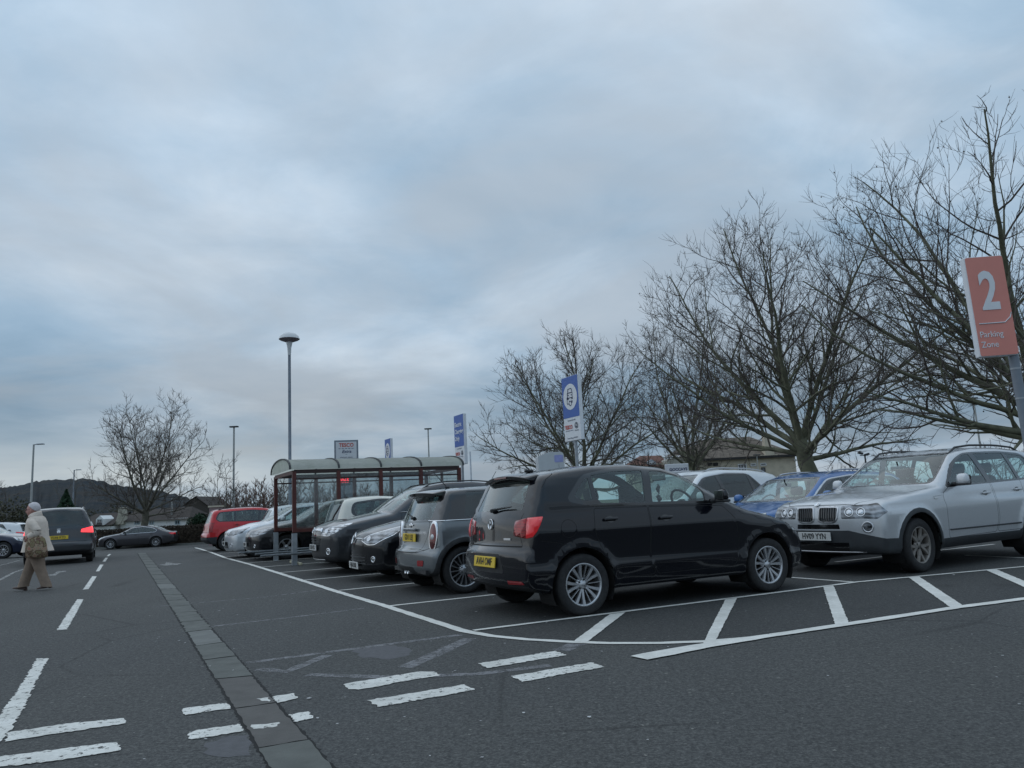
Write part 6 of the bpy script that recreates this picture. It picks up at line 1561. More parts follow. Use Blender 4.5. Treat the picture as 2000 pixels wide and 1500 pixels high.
def bare_tree(name, label, loc, H, Rc, trunk_h, trunk_r, seed, mats, limbs=9, balls=0, lean=(0, 0), dense=1.0, tw=.008, group=None, up=.10, lowest=8, limb_dirs=None, lv3=1.0, zs=1.0, sag=0.0):
    rs = np.random.RandomState(seed); root = thing(name, label, 'tree', loc, 0, group)
    tr = TubeMesh(); cr = TubeMesh()
    top = np.array([lean[0], lean[1], trunk_h]); n = 7
    TP = np.array([[lean[0]*(i/n)**1.3+rs.normal(0, .02), lean[1]*(i/n)**1.3+rs.normal(0, .02), trunk_h*i/n] for i in range(n+1)]); TP[0, :2] = 0
    TR = np.array([trunk_r*(1.32 if i == 0 else 1.08-.16*i/n) for i in range(n+1)]); tr.add(TP, TR, 12)
    cen = np.array([lean[0], lean[1], trunk_h+(H-trunk_h)*.36]); ra = np.array([Rc, Rc, (H-trunk_h)*.64*zs])
    def envd(p, d):
        q = (p-cen)/ra; e = d/ra; a = e@e; b = 2*q@e; c = q@q-1; D = b*b-4*a*c
        return max(.1, (-b+math.sqrt(D))/(2*a)) if D > 0 else .1
    dirs = []
    if limb_dirs: dirs = limb_dirs
    else:
        for i in range(limbs):
            a = 2*np.pi*(i*.382+rs.uniform(-.04, .04)); el = R_(lowest+(78-lowest)*(i/(limbs-1))**1.05+rs.uniform(-5, 5)); dirs.append((a, el, None))
    cnt = [0, 0, 0]
    for li, (a, el, lf) in enumerate(dirs):
        d = np.array([math.cos(a)*math.cos(el), math.sin(a)*math.cos(el), math.sin(el)])
        h0 = 1-.34*(1-el/R_(80))*rs.uniform(.4, 1.0) if li < len(dirs)-1 else 1.0
        i0 = h0*n; k0 = min(int(i0), n-1); p0 = TP[k0]*(1-(i0-k0))+TP[k0+1]*(i0-k0)
        L = envd(p0, d)*rs.uniform(.84, .97)*(lf or 1); r0 = trunk_r*rs.uniform(.27, .42)
        P = grow_branch(rs, p0, d, L, r0, 14, .06, up*.12); m = len(P); R1 = r0*(1-np.linspace(0, 1, m)**.9*.90)+.006; tr.add(P, R1, 8)
        nb = int((L/.42)*dense); sd = rs.rand()*6
        for b in range(nb):
            t = .13+.87*(b+rs.rand())/nb; i0 = t*(m-1); k = min(int(i0), m-2); q = P[k]*(1-(i0-k))+P[k+1]*(i0-k); T = P[k+1]-P[k]; T /= np.linalg.norm(T)
            sd += 2.4+rs.normal(0, .4); ref = np.cross(T, [0, 0, 1.]); ref /= np.linalg.norm(ref)+1e-9; o = ref*math.cos(sd)+np.cross(T, ref)*math.sin(sd)
            an = R_(rs.uniform(28, 58)); d2 = T*math.cos(an)+o*math.sin(an); d2[2] += .10
            L2 = min(envd(q, d2/np.linalg.norm(d2)), L*.52*(1-.45*t)+.35)*rs.uniform(.55, 1.0); r2 = max(tw*1.5, R1[k]*rs.uniform(.38, .6))
            P2 = grow_branch(rs, q, d2, L2, r2, 8, .11, up*.65); m2 = len(P2); R2 = r2*(1-np.linspace(0, 1, m2)*.85)+tw*.35; (tr if r2 > .03 else cr).add(P2, R2, 5 if r2 > .02 else 4); cnt[0] += 1
            nc = max(2, int(L2/.26*dense)); s3 = rs.rand()*6
            for c in range(nc):
                t3 = .15+.85*(c+rs.rand())/nc; i3 = t3*(m2-1); k3 = min(int(i3), m2-2); q3 = P2[k3]*(1-(i3-k3))+P2[k3+1]*(i3-k3); T3 = P2[k3+1]-P2[k3]; T3 /= np.linalg.norm(T3)+1e-9
                s3 += 2.4+rs.normal(0, .5); rf = np.cross(T3, [0, 0, 1.]); rf /= np.linalg.norm(rf)+1e-9; o = rf*math.cos(s3)+np.cross(T3, rf)*math.sin(s3)
                an = R_(rs.uniform(30, 65)); d3 = T3*math.cos(an)+o*math.sin(an); L3 = (L2*.40*(1-.4*t3)+.22)*rs.uniform(.5, 1.1); r3 = max(tw, R2[k3]*.55)
                P3 = grow_branch(rs, q3, d3, L3, r3, 5, .16, up*1.4); m3 = len(P3); cr.add(P3, r3*(1-np.linspace(0, 1, m3)*.6), 3); cnt[1] += 1
                if balls and rs.rand() < balls: 
                    e = P3[-1]; cr.blob(e+np.array([0, 0, -.05]), .026)
                nf = int((rs.rand()*3.0+2.4)*lv3*min(1.6, L3/.35))
                for f in range(nf):
                    k4 = rs.randint(1, m3-1) if m3 > 2 else 1; T4 = P3[k4]-P3[k4-1]; T4 /= np.linalg.norm(T4)+1e-9; d4 = T4*.9+rs.normal(0, .45, 3)+np.array([0, 0, .18]); L4 = L3*rs.uniform(.35, .75)
                    P4 = grow_branch(rs, P3[k4], d4, L4, tw, 3, .16, up*1.5); cr.add(P4, [tw*.8, tw*.7, tw*.55, tw*.4], 3); cnt[2] += 1
    tr.obj('trunk', mats[0], root); cr.obj('crown', mats[1], root); return root
def leafy(name, label, loc, size, seed, mat, n=2500, leaf=.12, cat='bush', stem=None, group=None, shape='round', kind=None):
    """dense foliage: many small leaf faces through a lumpy volume around a short branching stem"""
    rs = np.random.RandomState(seed); root = thing(name, label, cat, loc, 0, group)
    sx, sy, sz = size; lum = [(rs.uniform(-.65, .65)*sx/2, rs.uniform(-.6, .6)*sy/2, sz*rs.uniform(.25, .72), rs.uniform(.30, .5)) for _ in range(10)]
    V = []; F = []
    for i in range(n):
        if shape == 'cone':
            t = rs.rand()**.8; rr = (1-t)*sx/2*(.55+.45*rs.rand()**.4); a = rs.rand()*6.283; c = np.array([math.cos(a)*rr, math.sin(a)*rr*sy/sx, .1*sz+t*sz*.9])
        elif shape == 'hedge':
            c = np.array([rs.uniform(-.5, .5)*sx, rs.uniform(-.5, .5)*sy, rs.uniform(.02, 1)*sz])
            f = rs.randint(3)
            if f == 0: c[2] = sz*(1+rs.normal(0, .035))
            elif f == 1: c[1] = -sy/2*(1+rs.normal(0, .06))
        else:
            l = lum[rs.randint(len(lum))]; d = rs.normal(0, 1, 3); d /= np.linalg.norm(d); rad = l[3]*(.45+.55*rs.rand()**.5); c = np.array([l[0]+d[0]*rad*sx/2, l[1]+d[1]*rad*sy/2, max(.03, l[2]+d[2]*rad*sz*.55)])
        u = rs.normal(0, 1, 3); u /= np.linalg.norm(u); w = np.cross(u, rs.normal(0, 1, 3)); w /= np.linalg.norm(w)+1e-9; s = leaf*rs.uniform(.5, 1.2); b = len(V)
        V += [c-u*s*.5, c+w*s*.28, c+u*s*.5, c-w*s*.28]; F.append((b, b+1, b+2, b+3))
    me = bpy.data.meshes.new('foliage'); me.from_pydata([tuple(v) for v in V], [], F); me.materials.append(mat); link('foliage', me, root)
    if shape == 'hedge':
        bm = bmesh.new(); box(bm, (0, 0, sz*.47), (sx*.98, sy*.8, sz*.93)); bmo('inner_growth', bm, mat, root)
    tm = TubeMesh()
    for i in range(5 if shape != 'hedge' else 9):
        x0 = rs.uniform(-.1, .1)*sx if shape != 'hedge' else (i-4)/9*sx; P = grow_branch(rs, (x0, 0, 0), (rs.normal(0, .3), rs.normal(0, .3), 1), sz*.75, .04, 6, .08, .1); tm.add(P, np.linspace(.05, .015, len(P)), 5)
    tm.obj('stem', M['bark'], root); return root
def build_nature():
    M['bark'] = surf('bark', (.12, .112, .085), .9, var=.45, vscale=7, bump=.5, bscale=25); M['bark_g'] = surf('bark_mossy', (.165, .165, .110), .9, var=.5, vscale=2.2, bump=.5, bscale=20)
    M['twig'] = surf('twig', (.11, .092, .080), .9, var=.3, vscale=3); M['twig_r'] = surf('twig_reddish', (.15, .095, .075), .9, var=.3, vscale=1)
    M['leaf'] = surf('leaf_dark_green', (.030, .045, .020), .8, var=.6, vscale=4); M['leaf_b'] = surf('leaf_brown_hedge', (.050, .038, .026), .9, var=.6, vscale=5); M['leaf_c'] = surf('leaf_conifer', (.018, .050, .022), .8, var=.5, vscale=4)
    M['leaf_o'] = surf('scrub_olive', (.060, .058, .032), .9, var=.6, vscale=3)
    gp = 'bare plane trees in a line behind the parked cars'
    bm_ = [M['bark_g'], M['twig']]
    def base(px, Y): p = A(px, 900, Y); return (p.x, p.y, ground_z(p.x, p.y))
    bare_tree('bare_tree', 'large bare tree with a thick leaning trunk beside the long brown-roofed building', base(1596, 25.5), 10.9, 6.0, 2.75, .27, 21, bm_, 13, .12, (-.55, 0), 1.0, .0075, gp, up=.13, lowest=8)
    bare_tree('bare_tree', 'bare tree with a straight slim trunk standing in front of the brown-roofed building', base(1357, 38), 11.4, 4.8, 2.8, .24, 33, bm_, 11, .10, (-.2, 0), .95, .009, gp, lowest=5)
    bare_tree('bare_tree', 'wide rounded bare tree directly behind the blue and white car symbol sign', base(1142, 40), 10.6, 5.9, 2.6, .27, 47, bm_, 12, .14, (-.1, 0), 1.05, .0095, gp, lowest=2)
    bare_tree('bare_tree', 'tallest bare tree leaning in from the right edge behind the orange zone sign', base(2110, 19.5), 11.2, 6.4, 2.6, .30, 58, bm_, 12, .16, (-.5, 0), .80, .0062, gp, up=.09,
              limb_dirs=[(R_(182), R_(24), 1.1), (R_(170), R_(38), 1.05), (R_(196), R_(14), 1.0), (R_(178), R_(55), 1.0), (R_(160), R_(10), .9), (R_(205), R_(42), 1.0), (R_(120), R_(35), .9), (R_(240), R_(30), .9), (R_(60), R_(30), .8), (R_(300), R_(30), .8), (R_(190), R_(70), 1.0), (R_(140), R_(66), 1.0), (R_(20), R_(60), .9)])
    bare_tree('bare_tree', 'tall spreading bare tree behind the dark grey saloon on the left', base(285, 55), 11.6, 4.7, 2.6, .24, 64, [M['bark'], M['twig']], 12, .05, (.1, 0), 1.0, .011, None, up=.14, lowest=10)
    bare_tree('bare_tree', 'small twiggy bare tree beside the pale lamp post', base(438, 52), 6.2, 1.75, 1.3, .09, 71, [M['bark'], M['twig']], 9, 0, (0, 0), .9, .010, None, up=.16, lowest=25)
    r = random.Random(3); g2 = 'bare background trees on the right'
    for i, (px, Y, H, Rc) in enumerate(((1735, 62, 5.9, 2.4), (1770, 66, 5.6, 2.2), (1625, 70, 3.9, 2.4), (1655, 74, 3.6, 2.2), (1900, 58, 4.6, 2.6), (1960, 60, 5.4, 2.6), (1835, 72, 4.4, 2.4))):
        bare_tree('background_tree', 'low bare tree among the far trees behind the silver off-road car', base(px, Y), H, Rc, 1.0, .12, 100+i, [M['bark'], M['twig']], 8, 0, (0, 0), .62, .016, g2, up=.12, lowest=10, lv3=.7)
    g3 = 'reddish bare scrub behind the far parked cars'
    for i, (px, Y, H, Rc) in enumerate(((478, 64, 3.8, 1.8), (505, 66, 3.9, 1.8), (535, 62, 4.5, 1.7), (562, 66, 3.9, 1.9), (592, 64, 4.0, 1.9), (625, 66, 4.1, 1.9), (655, 68, 4.0, 1.8), (455, 62, 3.2, 1.5), (690, 66, 3.9, 1.9), (725, 70, 3.6, 1.9), (765, 70, 3.2, 1.9), (805, 72, 2.9, 2.0))):
        bare_tree('bare_shrub', 'reddish brown bare thicket tree showing behind the red estate and the shelter', base(px, Y), H+.8, Rc+.3, .4, .07, 200+i, [M['bark'], M['twig_r']], 10, 0, (0, 0), .95, .020, g3, up=.20, lowest=12, lv3=1.3)
    bare_tree('bare_tree', 'thin sparse tree just left of the big spreading tree', base(150, 70), 7.6, 2.4, 2.4, .08, 75, [M['bark'], M['twig']], 6, 0, (0, 0), .45, .012, None, up=.12, lowest=25, lv3=.3)
    bare_tree('background_tree', 'hazy bare tree rising at the left edge of the photograph', base(-12, 62), 6.6, 2.8, 1.2, .14, 78, [M['bark'], M['twig']], 8, 0, (0, 0), .6, .014, None, lowest=15)
    # evergreen and scrub masses on the left
    for i, (px, Y, sz, mt, lab) in enumerate(((12, 58, (7, 4, 4.4), 'leaf_o', 'dark olive thicket at the left edge behind the white crossover'), (55, 60, (4.5, 3, 3.2), 'leaf', 'low dark green bush behind the walking person'),
                                             (262, 86, (9, 3, 3.4), 'leaf_o', 'brownish scrub between the hill and the cottage roofs'), (195, 84, (9, 3, 4.6), 'leaf_o', 'olive brown scrub above the people carrier roof'), (450, 60, (5, 3, 2.2), 'leaf_b', 'brown bush around the foot of the small bare tree'), (392, 58, (2.6, 2, 2.3), 'leaf_c', 'dark green bush beside the brick gate pillar'))):
        leafy('bush', lab, base(px, Y), sz, 300+i, M[mt], 2600, .22)
    leafy('conifer', 'dark green conifer standing by the far lamp post', base(132, 64), (3.6, 3.6, 4.6), 320, M['leaf_c'], 2200, .26, 'conifer', shape='cone')
    p = base(1757, 56); leafy('bush', 'dark evergreen bush in front of the far bare trees on the right', p, (3.2, 2.5, 3.1), 330, M['leaf'], 1800, .2)
    leafy('bush', 'olive scrub at the foot of the leaning tree', base(1630, 60), (5, 3, 2.3), 331, M['leaf_o'], 1800, .2); leafy('bush', 'brown undergrowth low behind the blue estate', base(1700, 66), (8, 3, 2.0), 332, M['leaf_b'], 2200, .22)
    leafy('bush', 'grey brown undergrowth along the right edge behind the off-road car', base(1920, 56), (10, 3, 1.9), 333, M['leaf_b'], 2600, .2)
    # hedge behind the saloon
    a = base(345, 54); leafy('hedge', 'clipped brown hedge behind the saloon, right of the tree trunk', (a[0], a[1], -.5), (6.6, 1.4, A(345, 1028.5, 54).z+.5), 340, M['leaf_b'], 7000, .12, 'hedge', shape='hedge')
    a = base(196, 55); leafy('hedge', 'darker low hedge between the people carrier and the saloon', (a[0], a[1], -.5), (5.0, 1.2, A(196, 1037, 55).z+.5), 341, M['leaf_b'], 5000, .12, 'hedge', shape='hedge')
    # wooded hill
    m, nt, out = new_mat('wooded_hill'); b = N(nt, 'ShaderNodeBsdfPrincipled', Roughness=1.0); b.inputs['Specular IOR Level'].default_value = .1; co = coord(nt)
    c = ramp(nt, noise(nt, .035, 10, .72, co), [(.35, (.036, .048, .060)), (.5, (.058, .066, .072)), (.68, (.088, .082, .074))]); nt.links.new(c, b.inputs['Base Color'])
    bp = N(nt, 'ShaderNodeBump', Strength=1.0, Distance=6.0); nt.links.new(noise(nt, .06, 8, .8, co), bp.inputs['Height']); nt.links.new(bp.outputs[0], b.inputs['Normal']); nt.links.new(b.outputs[0], out.inputs[0])
    bm = bmesh.new(); rs = np.random.RandomState(8); ridge = [(-260, 985), (-120, 965), (-40, 956), (0, 953), (30, 949), (60, 943), (85, 938), (115, 937), (140, 936), (170, 935), (195, 939), (225, 947), (260, 952), (300, 957), (345, 966), (380, 977), (420, 990), (470, 1004), (540, 1008)]
    rx = [q[0] for q in ridge]; ry = [q[1] for q in ridge]; cols = []
    for k in range(170):
        px = -260+800*k/169; pt = A(px, float(np.interp(px, rx, ry)), 820); jag = rs.normal(0, .5)+.5*math.sin(k*1.3)
        col = []
        for j in range(9):
            t = j/8; y = 420+400*t; x = pt.x*(y/820); z = max(-2, (pt.z)*(t**1.25))+(jag*t if j else 0)+rs.normal(0, .8)*t*(1-t)*3; col.append(bm.verts.new((x, y, z)))
        col.append(bm.verts.new((pt.x*1.1, 980, -2))); cols.append(col)
    for a, b_ in zip(cols[:-1], cols[1:]):
        for j in range(9): bm.faces.new((a[j], b_[j], b_[j+1], a[j+1]))
    o = bmo('hill', bm, m, None, smooth=True); o['kind'] = 'structure'
# ================================================================= houses
def roof_mat(name, c, c2): return surf(name, c, .85, var=.3, vscale=2.2, bump=.5, bscale=9, col2=(*c2, 1))
def wbox(bm, x0, x1, y0, y1, z0, z1): box(bm, ((x0+x1)/2, (y0+y1)/2, (z0+z1)/2), (x1-x0, y1-y0, z1-z0))
def window(root, x0, x1, z0, z1, y, frame, pane_m, bars=1, parent=None):
    bm = bmesh.new(); t = .07
    wbox(bm, x0, x1, y-.03, y+.05, z0, z0+t); wbox(bm, x0, x1, y-.03, y+.05, z1-t, z1); wbox(bm, x0, x0+t, y-.028, y+.05, z0+t, z1-t); wbox(bm, x1-t, x1, y-.028, y+.05, z0+t, z1-t)
    for k in range(bars): xc = x0+(x1-x0)*(k+1)/(bars+1); wbox(bm, xc-t/2, xc+t/2, y-.026, y+.05, z0+t, z1-t)
    o = bmo('window', bm, frame, parent or root); bm = bmesh.new(); wbox(bm, x0+t, x1-t, y-.008, y+.04, z0+t, z1-t); bmo('pane', bm, pane_m, o); return o
def build_houses():
    stone = surf('cream_render', (.50, .445, .35), .85, var=.16, vscale=1.5, bump=.3, bscale=20); white = surf('white_render', (.78, .80, .80), .8, var=.08, vscale=1.5)
    brown = roof_mat('brown_roof_tiles', (.115, .092, .070), (.17, .135, .105)); redt = roof_mat('red_roof_tiles', (.13, .055, .038), (.20, .09, .060)); dark = roof_mat('dark_thatch_roof', (.030, .022, .018), (.050, .038, .032))
    fr = surf('white_frame', (.62, .63, .64), .5); pn = surf('window_dark_glass', (.05, .06, .07), .08, coat=1); fas = surf('dark_fascia', (.02, .018, .018), .7)
    Y = 72; k = Y/1500*1.0
    def X(px, py=900): return A(px, py, Y).x
    def Z(px, py): return A(px, py, Y).z
    # long building with a hipped roof, right of centre
    root = thing('long_building', 'long cream building with a brown hipped tiled roof and a pale chimney behind the trees', 'building', (0, 0, -.5))
    x0, x1 = X(1366), X(1560); ze = Z(1460, 893)+.5; zr = Z(1450, 856)+.85; d = 9
    bm = bmesh.new(); wbox(bm, x0, x1-.3, Y, Y+d, -.2, ze); bmo('wall', bm, stone, root)
    bm = bmesh.new(); o_ = .35
    A_ = [bm.verts.new(v) for v in ((x0-1.2, Y-o_, ze), (x1+.1, Y-o_, ze), (x1+.1, Y+d+o_, ze), (x0-1.2, Y+d+o_, ze), (X(1398), Y+d/2, zr), (X(1496), Y+d/2, zr+.1))]
    for f in ((0, 1, 5, 4), (1, 2, 5), (2, 3, 4, 5), (3, 0, 4), (3, 2, 1, 0)): bm.faces.new([A_[i] for i in f])
    rf = bmo('roof', bm, brown, root)
    bm = bmesh.new(); wbox(bm, x0-1.2, x1+.1, Y-o_-.06, Y-o_+.0, ze-.16, ze+.05); bmo('gutter', bm, fas, root)
    bm = bmesh.new(); cx = X(1503); wbox(bm, cx-.42, cx+.42, Y-.3, Y+.9, ze-.1, ze+.9); wbox(bm, cx-.30, cx+.25, Y-.1, Y+.7, ze+.9, zr-.1); wbox(bm, cx-.9, cx+.7, Y-.28, Y+.3, ze-.1, ze+.12); bmo('chimney', bm, stone, rf)
    for a, b, t, bt in ((1440, 1457, 906.5, 922), (1465, 1476, 905.5, 911), (1484, 1496, 904.5, 910), (1485, 1493, 913, 922)): window(root, X(a), X(b), Z(a, bt)+.5, Z(a, t)+.5, Y-.03, fr if t != 913 else fas, pn, 2 if a == 1440 else 0)
    bm = bmesh.new(); bmesh.ops.create_uvsphere(bm, u_segments=10, v_segments=8, radius=.12, matrix=Matrix.Translation((X(1552), Y-.2, Z(1552, 899)+.5))); bmo('wall_lamp', bm, fr, root)
    for a in (1386, 1397):
        bm = bmesh.new(); wbox(bm, X(a)-.22, X(a)+.22, Y-.10, Y-.0, Z(a, 910)+.5, Z(a, 904)+.5); bmo('wall_vent', bm, fas, root)
    # its left gable wing
    g = thing('gable_wing', 'pale cream gable wing with half-hipped roof joined to the long building', 'building', (0, 0, -.5)); xg0, xg1 = X(1302), X(1366)-.02
    Yg = Y-2.5; s = Yg/Y
    def Xg(px): return A(px, 900, Yg).x
    def Zg(px, py): return A(px, py, Yg).z+.5
    a0, a1 = Xg(1303), Xg(1344); zt = Zg(1320, 893); bm = bmesh.new()
    P = [(a0, -.2), (a1, -.2), (a1, Zg(1344, 903)), (Xg(1330), zt), (Xg(1306), zt-.1), (a0, Zg(1303, 899))]
    prism(bm, P, -(Yg), -(Yg+6), M=Matrix.Rotation(R_(90), 4, 'X')); bmesh.ops.recalc_face_normals(bm, faces=bm.faces[:]); bmo('wall', bm, surf('pale_gable', (.40, .39, .34), .85, var=.12), g)
    bm = bmesh.new(); hh = Zg(1350, 868); V = [bm.verts.new(v) for v in ((Xg(1298), Yg-.3, Zg(1298, 893)), (Xg(1345), Yg-.3, Zg(1345, 905)), (Xg(1372), Yg-.2, Zg(1372, 900)), (Xg(1385), Yg+3.2, hh), (Xg(1352), Yg+3.2, Zg(1352, 866)), (Xg(1330), Yg-.3, zt+.15))]
    bm.faces.new((V[0], V[5], V[4])); bm.faces.new((V[5], V[1], V[2], V[3], V[4])); bmo('roof', bm, brown, g)
    # red-roofed wing with dormer
    w = thing('red_roof_wing', 'red tiled roof with a small grey dormer at the left of the long building', 'building', (0, 0, -.5)); Yr = Y-1
    def Xr(px): return A(px, 900, Yr).x
    def Zr(px, py): return A(px, py, Yr).z+.5
    bm = bmesh.new(); wbox(bm, Xr(1238), Xr(1303), Yr+.3, Yr+6, -.2, Zr(1250, 906)); bmo('wall', bm, stone, w)
    bm = bmesh.new(); V = [bm.verts.new(v) for v in ((Xr(1230), Yr-.1, Zr(1230, 908)), (Xr(1306), Yr-.1, Zr(1306, 912)), (Xr(1306), Yr+3.4, Zr(1306, 885)), (Xr(1262), Yr+3.4, Zr(1262, 886)), (Xr(1306), Yr+7, Zr(1306, 912)), (Xr(1230), Yr+7, Zr(1230, 908)))]
    for f in ((0, 1, 2, 3), (3, 2, 4, 5), (0, 3, 5)): bm.faces.new([V[i] for i in f])
    rr = bmo('roof', bm, redt, w)
    bm = bmesh.new(); xc = Xr(1273); zb_, z2 = Zr(1273, 907), Zr(1273, 897); P = [(xc-.42, zb_), (xc+.42, zb_), (xc+.36, zb_+.25), (xc, z2), (xc-.36, zb_+.25)]; prism(bm, P, -(Yr+.1), -(Yr+1.6), M=Matrix.Rotation(R_(90), 4, 'X')); bmesh.ops.recalc_face_normals(bm, faces=bm.faces[:]); bmo('dormer', bm, surf('dormer_grey', (.30, .33, .36), .6), rr)
    window(w, xc-.26, xc+.26, zb_-.0, zb_+.24, Yr+.08, fr, pn, 1)
    # ---- cottages on the left
    Yc = 74
    def Xc(px): return A(px, 1010, Yc).x
    def Zc(px, py): return A(px, py, Yc).z+.5
    c = thing('cottage', 'long white cottage with a dark brown roof behind the big tree on the left', 'house', (0, 0, -.5)); xa, xb = Xc(236), Xc(366)
    ze = Zc(300, 1014.5); zr = Zc(300, 993)
    bm = bmesh.new(); wbox(bm, xa, xb, Yc, Yc+6, -.2, ze); bmo('wall', bm, white, c)
    bm = bmesh.new(); V = [bm.verts.new(v) for v in ((xa, Yc-.3, ze-.05), (xb+.3, Yc-.3, ze-.15), (xb+.3, Yc+6.3, ze-.1), (xa, Yc+6.3, ze-.1), (xa, Yc+3, zr), (xb-.8, Yc+3, zr+.05))]
    for f in ((0, 1, 5, 4), (1, 2, 5), (2, 3, 4, 5), (3, 0, 4)): bm.faces.new([V[i] for i in f])
    rf = bmo('roof', bm, dark, c)
    bm = bmesh.new(); xx = Xc(238); P = [(xx-.45, Zc(238, 1024)), (xx+.36, Zc(238, 1024)), (xx+.34, Zc(238, 1006)), (xx+.24, Zc(238, 991)), (xx-.10, Zc(238, 991)), (xx-.14, Zc(238, 1006))]; prism(bm, P, -(Yc-.5), -(Yc+.4), M=Matrix.Rotation(R_(90), 4, 'X')); bmesh.ops.recalc_face_normals(bm, faces=bm.faces[:]); bmo('chimney', bm, surf('chimney_buff', (.42, .40, .33), .85, var=.2), rf)
    for a, b in ((263, 273), (292, 301), (342, 352)): window(c, Xc(a), Xc(b), Zc(a, 1024.5), Zc(a, 1016.5), Yc-.03, surf('blue_frame', (.32, .42, .48), .5), pn, 1)
    c = thing('dormer_cottage', 'dark-roofed cottage with a white dormer window beside the people carrier', 'house', (0, 0, -.5)); x0, x1 = Xc(170), Xc(229)
    bm = bmesh.new(); wbox(bm, x0, x1, Yc-1, Yc+5, -.2, Zc(210, 1028)); bmo('wall', bm, white, c)
    bm = bmesh.new(); V = [bm.verts.new(v) for v in ((x0-.3, Yc-1.3, Zc(200, 1026)), (x1+.2, Yc-1.3, Zc(210, 1025)), (x1+.2, Yc+2, Zc(210, 1001)), (x0-.3, Yc+2, Zc(190, 1003)), (x1+.2, Yc+5.3, Zc(200, 1026)), (x0-.3, Yc+5.3, Zc(200, 1026)))]
    for f in ((0, 1, 2, 3), (3, 2, 4, 5)): bm.faces.new([V[i] for i in f])
    rf = bmo('roof', bm, dark, c); xc = Xc(211.5); z0, z2 = Zc(211, 1025), Zc(211, 1006.5)
    bm = bmesh.new(); P = [(xc-.33, z0), (xc+.33, z0), (xc+.36, z0+.55), (xc, z2), (xc-.36, z0+.55)]; prism(bm, P, -(Yc-1.5), -(Yc+.5), M=Matrix.Rotation(R_(90), 4, 'X')); bmesh.ops.recalc_face_normals(bm, faces=bm.faces[:]); bmo('dormer', bm, white, rf)
    window(c, xc-.21, xc+.21, z0+.10, z0+.55, Yc-1.54, surf('dormer_frame', (.3, .32, .33), .5), pn, 1)
    c = thing('low_building', 'low cream flat-roofed building left of the brick pillar', 'building', (0, 0, -.5)); Yl = 62
    def Xl(px): return A(px, 1010, Yl).x
    def Zl(px, py): return A(px, py, Yl).z+.5
    bm = bmesh.new(); wbox(bm, Xl(372), Xl(412), Yl, Yl+5, -.2, Zl(390, 1012)); bmo('wall', bm, surf('cream_block', (.44, .46, .36), .8, var=.12), c); bm = bmesh.new(); wbox(bm, Xl(371), Xl(413), Yl-.2, Yl+5.1, Zl(390, 1012), Zl(390, 1009.5)); bmo('roof', bm, fas, c)
    c = thing('gate_pillar', 'square pinkish brick pillar with a flat cap behind the red estate', 'pillar'); Yp = 48; a = A(418, 1010, Yp); zt = A(418, 987.5, Yp).z; bm = bmesh.new(); wbox(bm, a.x-.30, a.x+.30, Yp, Yp+.6, -.5, zt-.1); bmo('shaft', bm, surf('pinkish_brick', (.28, .20, .20), .85, var=.15, vscale=8), c); bm = bmesh.new(); wbox(bm, a.x-.36, a.x+.36, Yp-.06, Yp+.66, zt-.1, zt); bmo('cap', bm, stone, c)
    c = thing('far_house', 'dark gabled house roof showing between the tree and the scrub', 'house', (0, 0, -.5)); Yf = 95
    def Xf(px): return A(px, 980, Yf).x
    def Zf(px, py): return A(px, py, Yf).z+.5
    bm = bmesh.new(); P = [(Xf(362), -.2), (Xf(408), -.2), (Xf(408), Zf(408, 990)), (Xf(383), Zf(383, 972)), (Xf(362), Zf(362, 986))]; prism(bm, P, -Yf, -(Yf+7), M=Matrix.Rotation(R_(90), 4, 'X')); bmesh.ops.recalc_face_normals(bm, faces=bm.faces[:]); bmo('wall', bm, surf('dark_gable', (.06, .052, .045), .9), c)
    bm = bmesh.new()
    for s0, s1 in (((358, 989), (383, 970)), ((383, 970), (412, 991))):
        V = [bm.verts.new(v) for v in ((Xf(s0[0]), Yf-.3, Zf(*s0)+.05), (Xf(s1[0]), Yf-.3, Zf(*s1)+.05), (Xf(s1[0]), Yf+7.3, Zf(*s1)+.05), (Xf(s0[0]), Yf+7.3, Zf(*s0)+.05))]; bm.faces.new(V)
    bmo('roof', bm, dark, c)
# ================================================================= the walking person
def skin_mesh(name, chains, mat, parent, sub=2):
    me = bpy.data.meshes.new(name); V = []; E = []; Rr = []; idx = {}
    for ch in chains:
        prev = None
        for (p, r) in ch:
            key = tuple(round(q, 4) for q in p)
            if key not in idx: idx[key] = len(V); V.append(p); Rr.append(r if isinstance(r, tuple) else (r, r))
            i = idx[key]
            if prev is not None and prev != i: E.append((prev, i))
            prev = i
    me.from_pydata(V, E, []); o = bpy.data.objects.new(name, me); COL.objects.link(o); sk = o.modifiers.new('s', 'SKIN'); sk.use_smooth_shade = True
    for i, r in enumerate(Rr): me.skin_vertices[0].data[i].radius = r
    me.skin_vertices[0].data[0].use_root = True
    sb = o.modifiers.new('d', 'SUBSURF'); sb.levels = sub; sb.render_levels = sub
    dg = bpy.context.evaluated_depsgraph_get(); m2 = bpy.data.meshes.new_from_object(o.evaluated_get(dg)); bpy.data.objects.remove(o)
    m2.materials.clear(); m2.materials.append(mat); m2.polygons.foreach_set('use_smooth', [True]*len(m2.polygons)); return link(name, m2, parent)
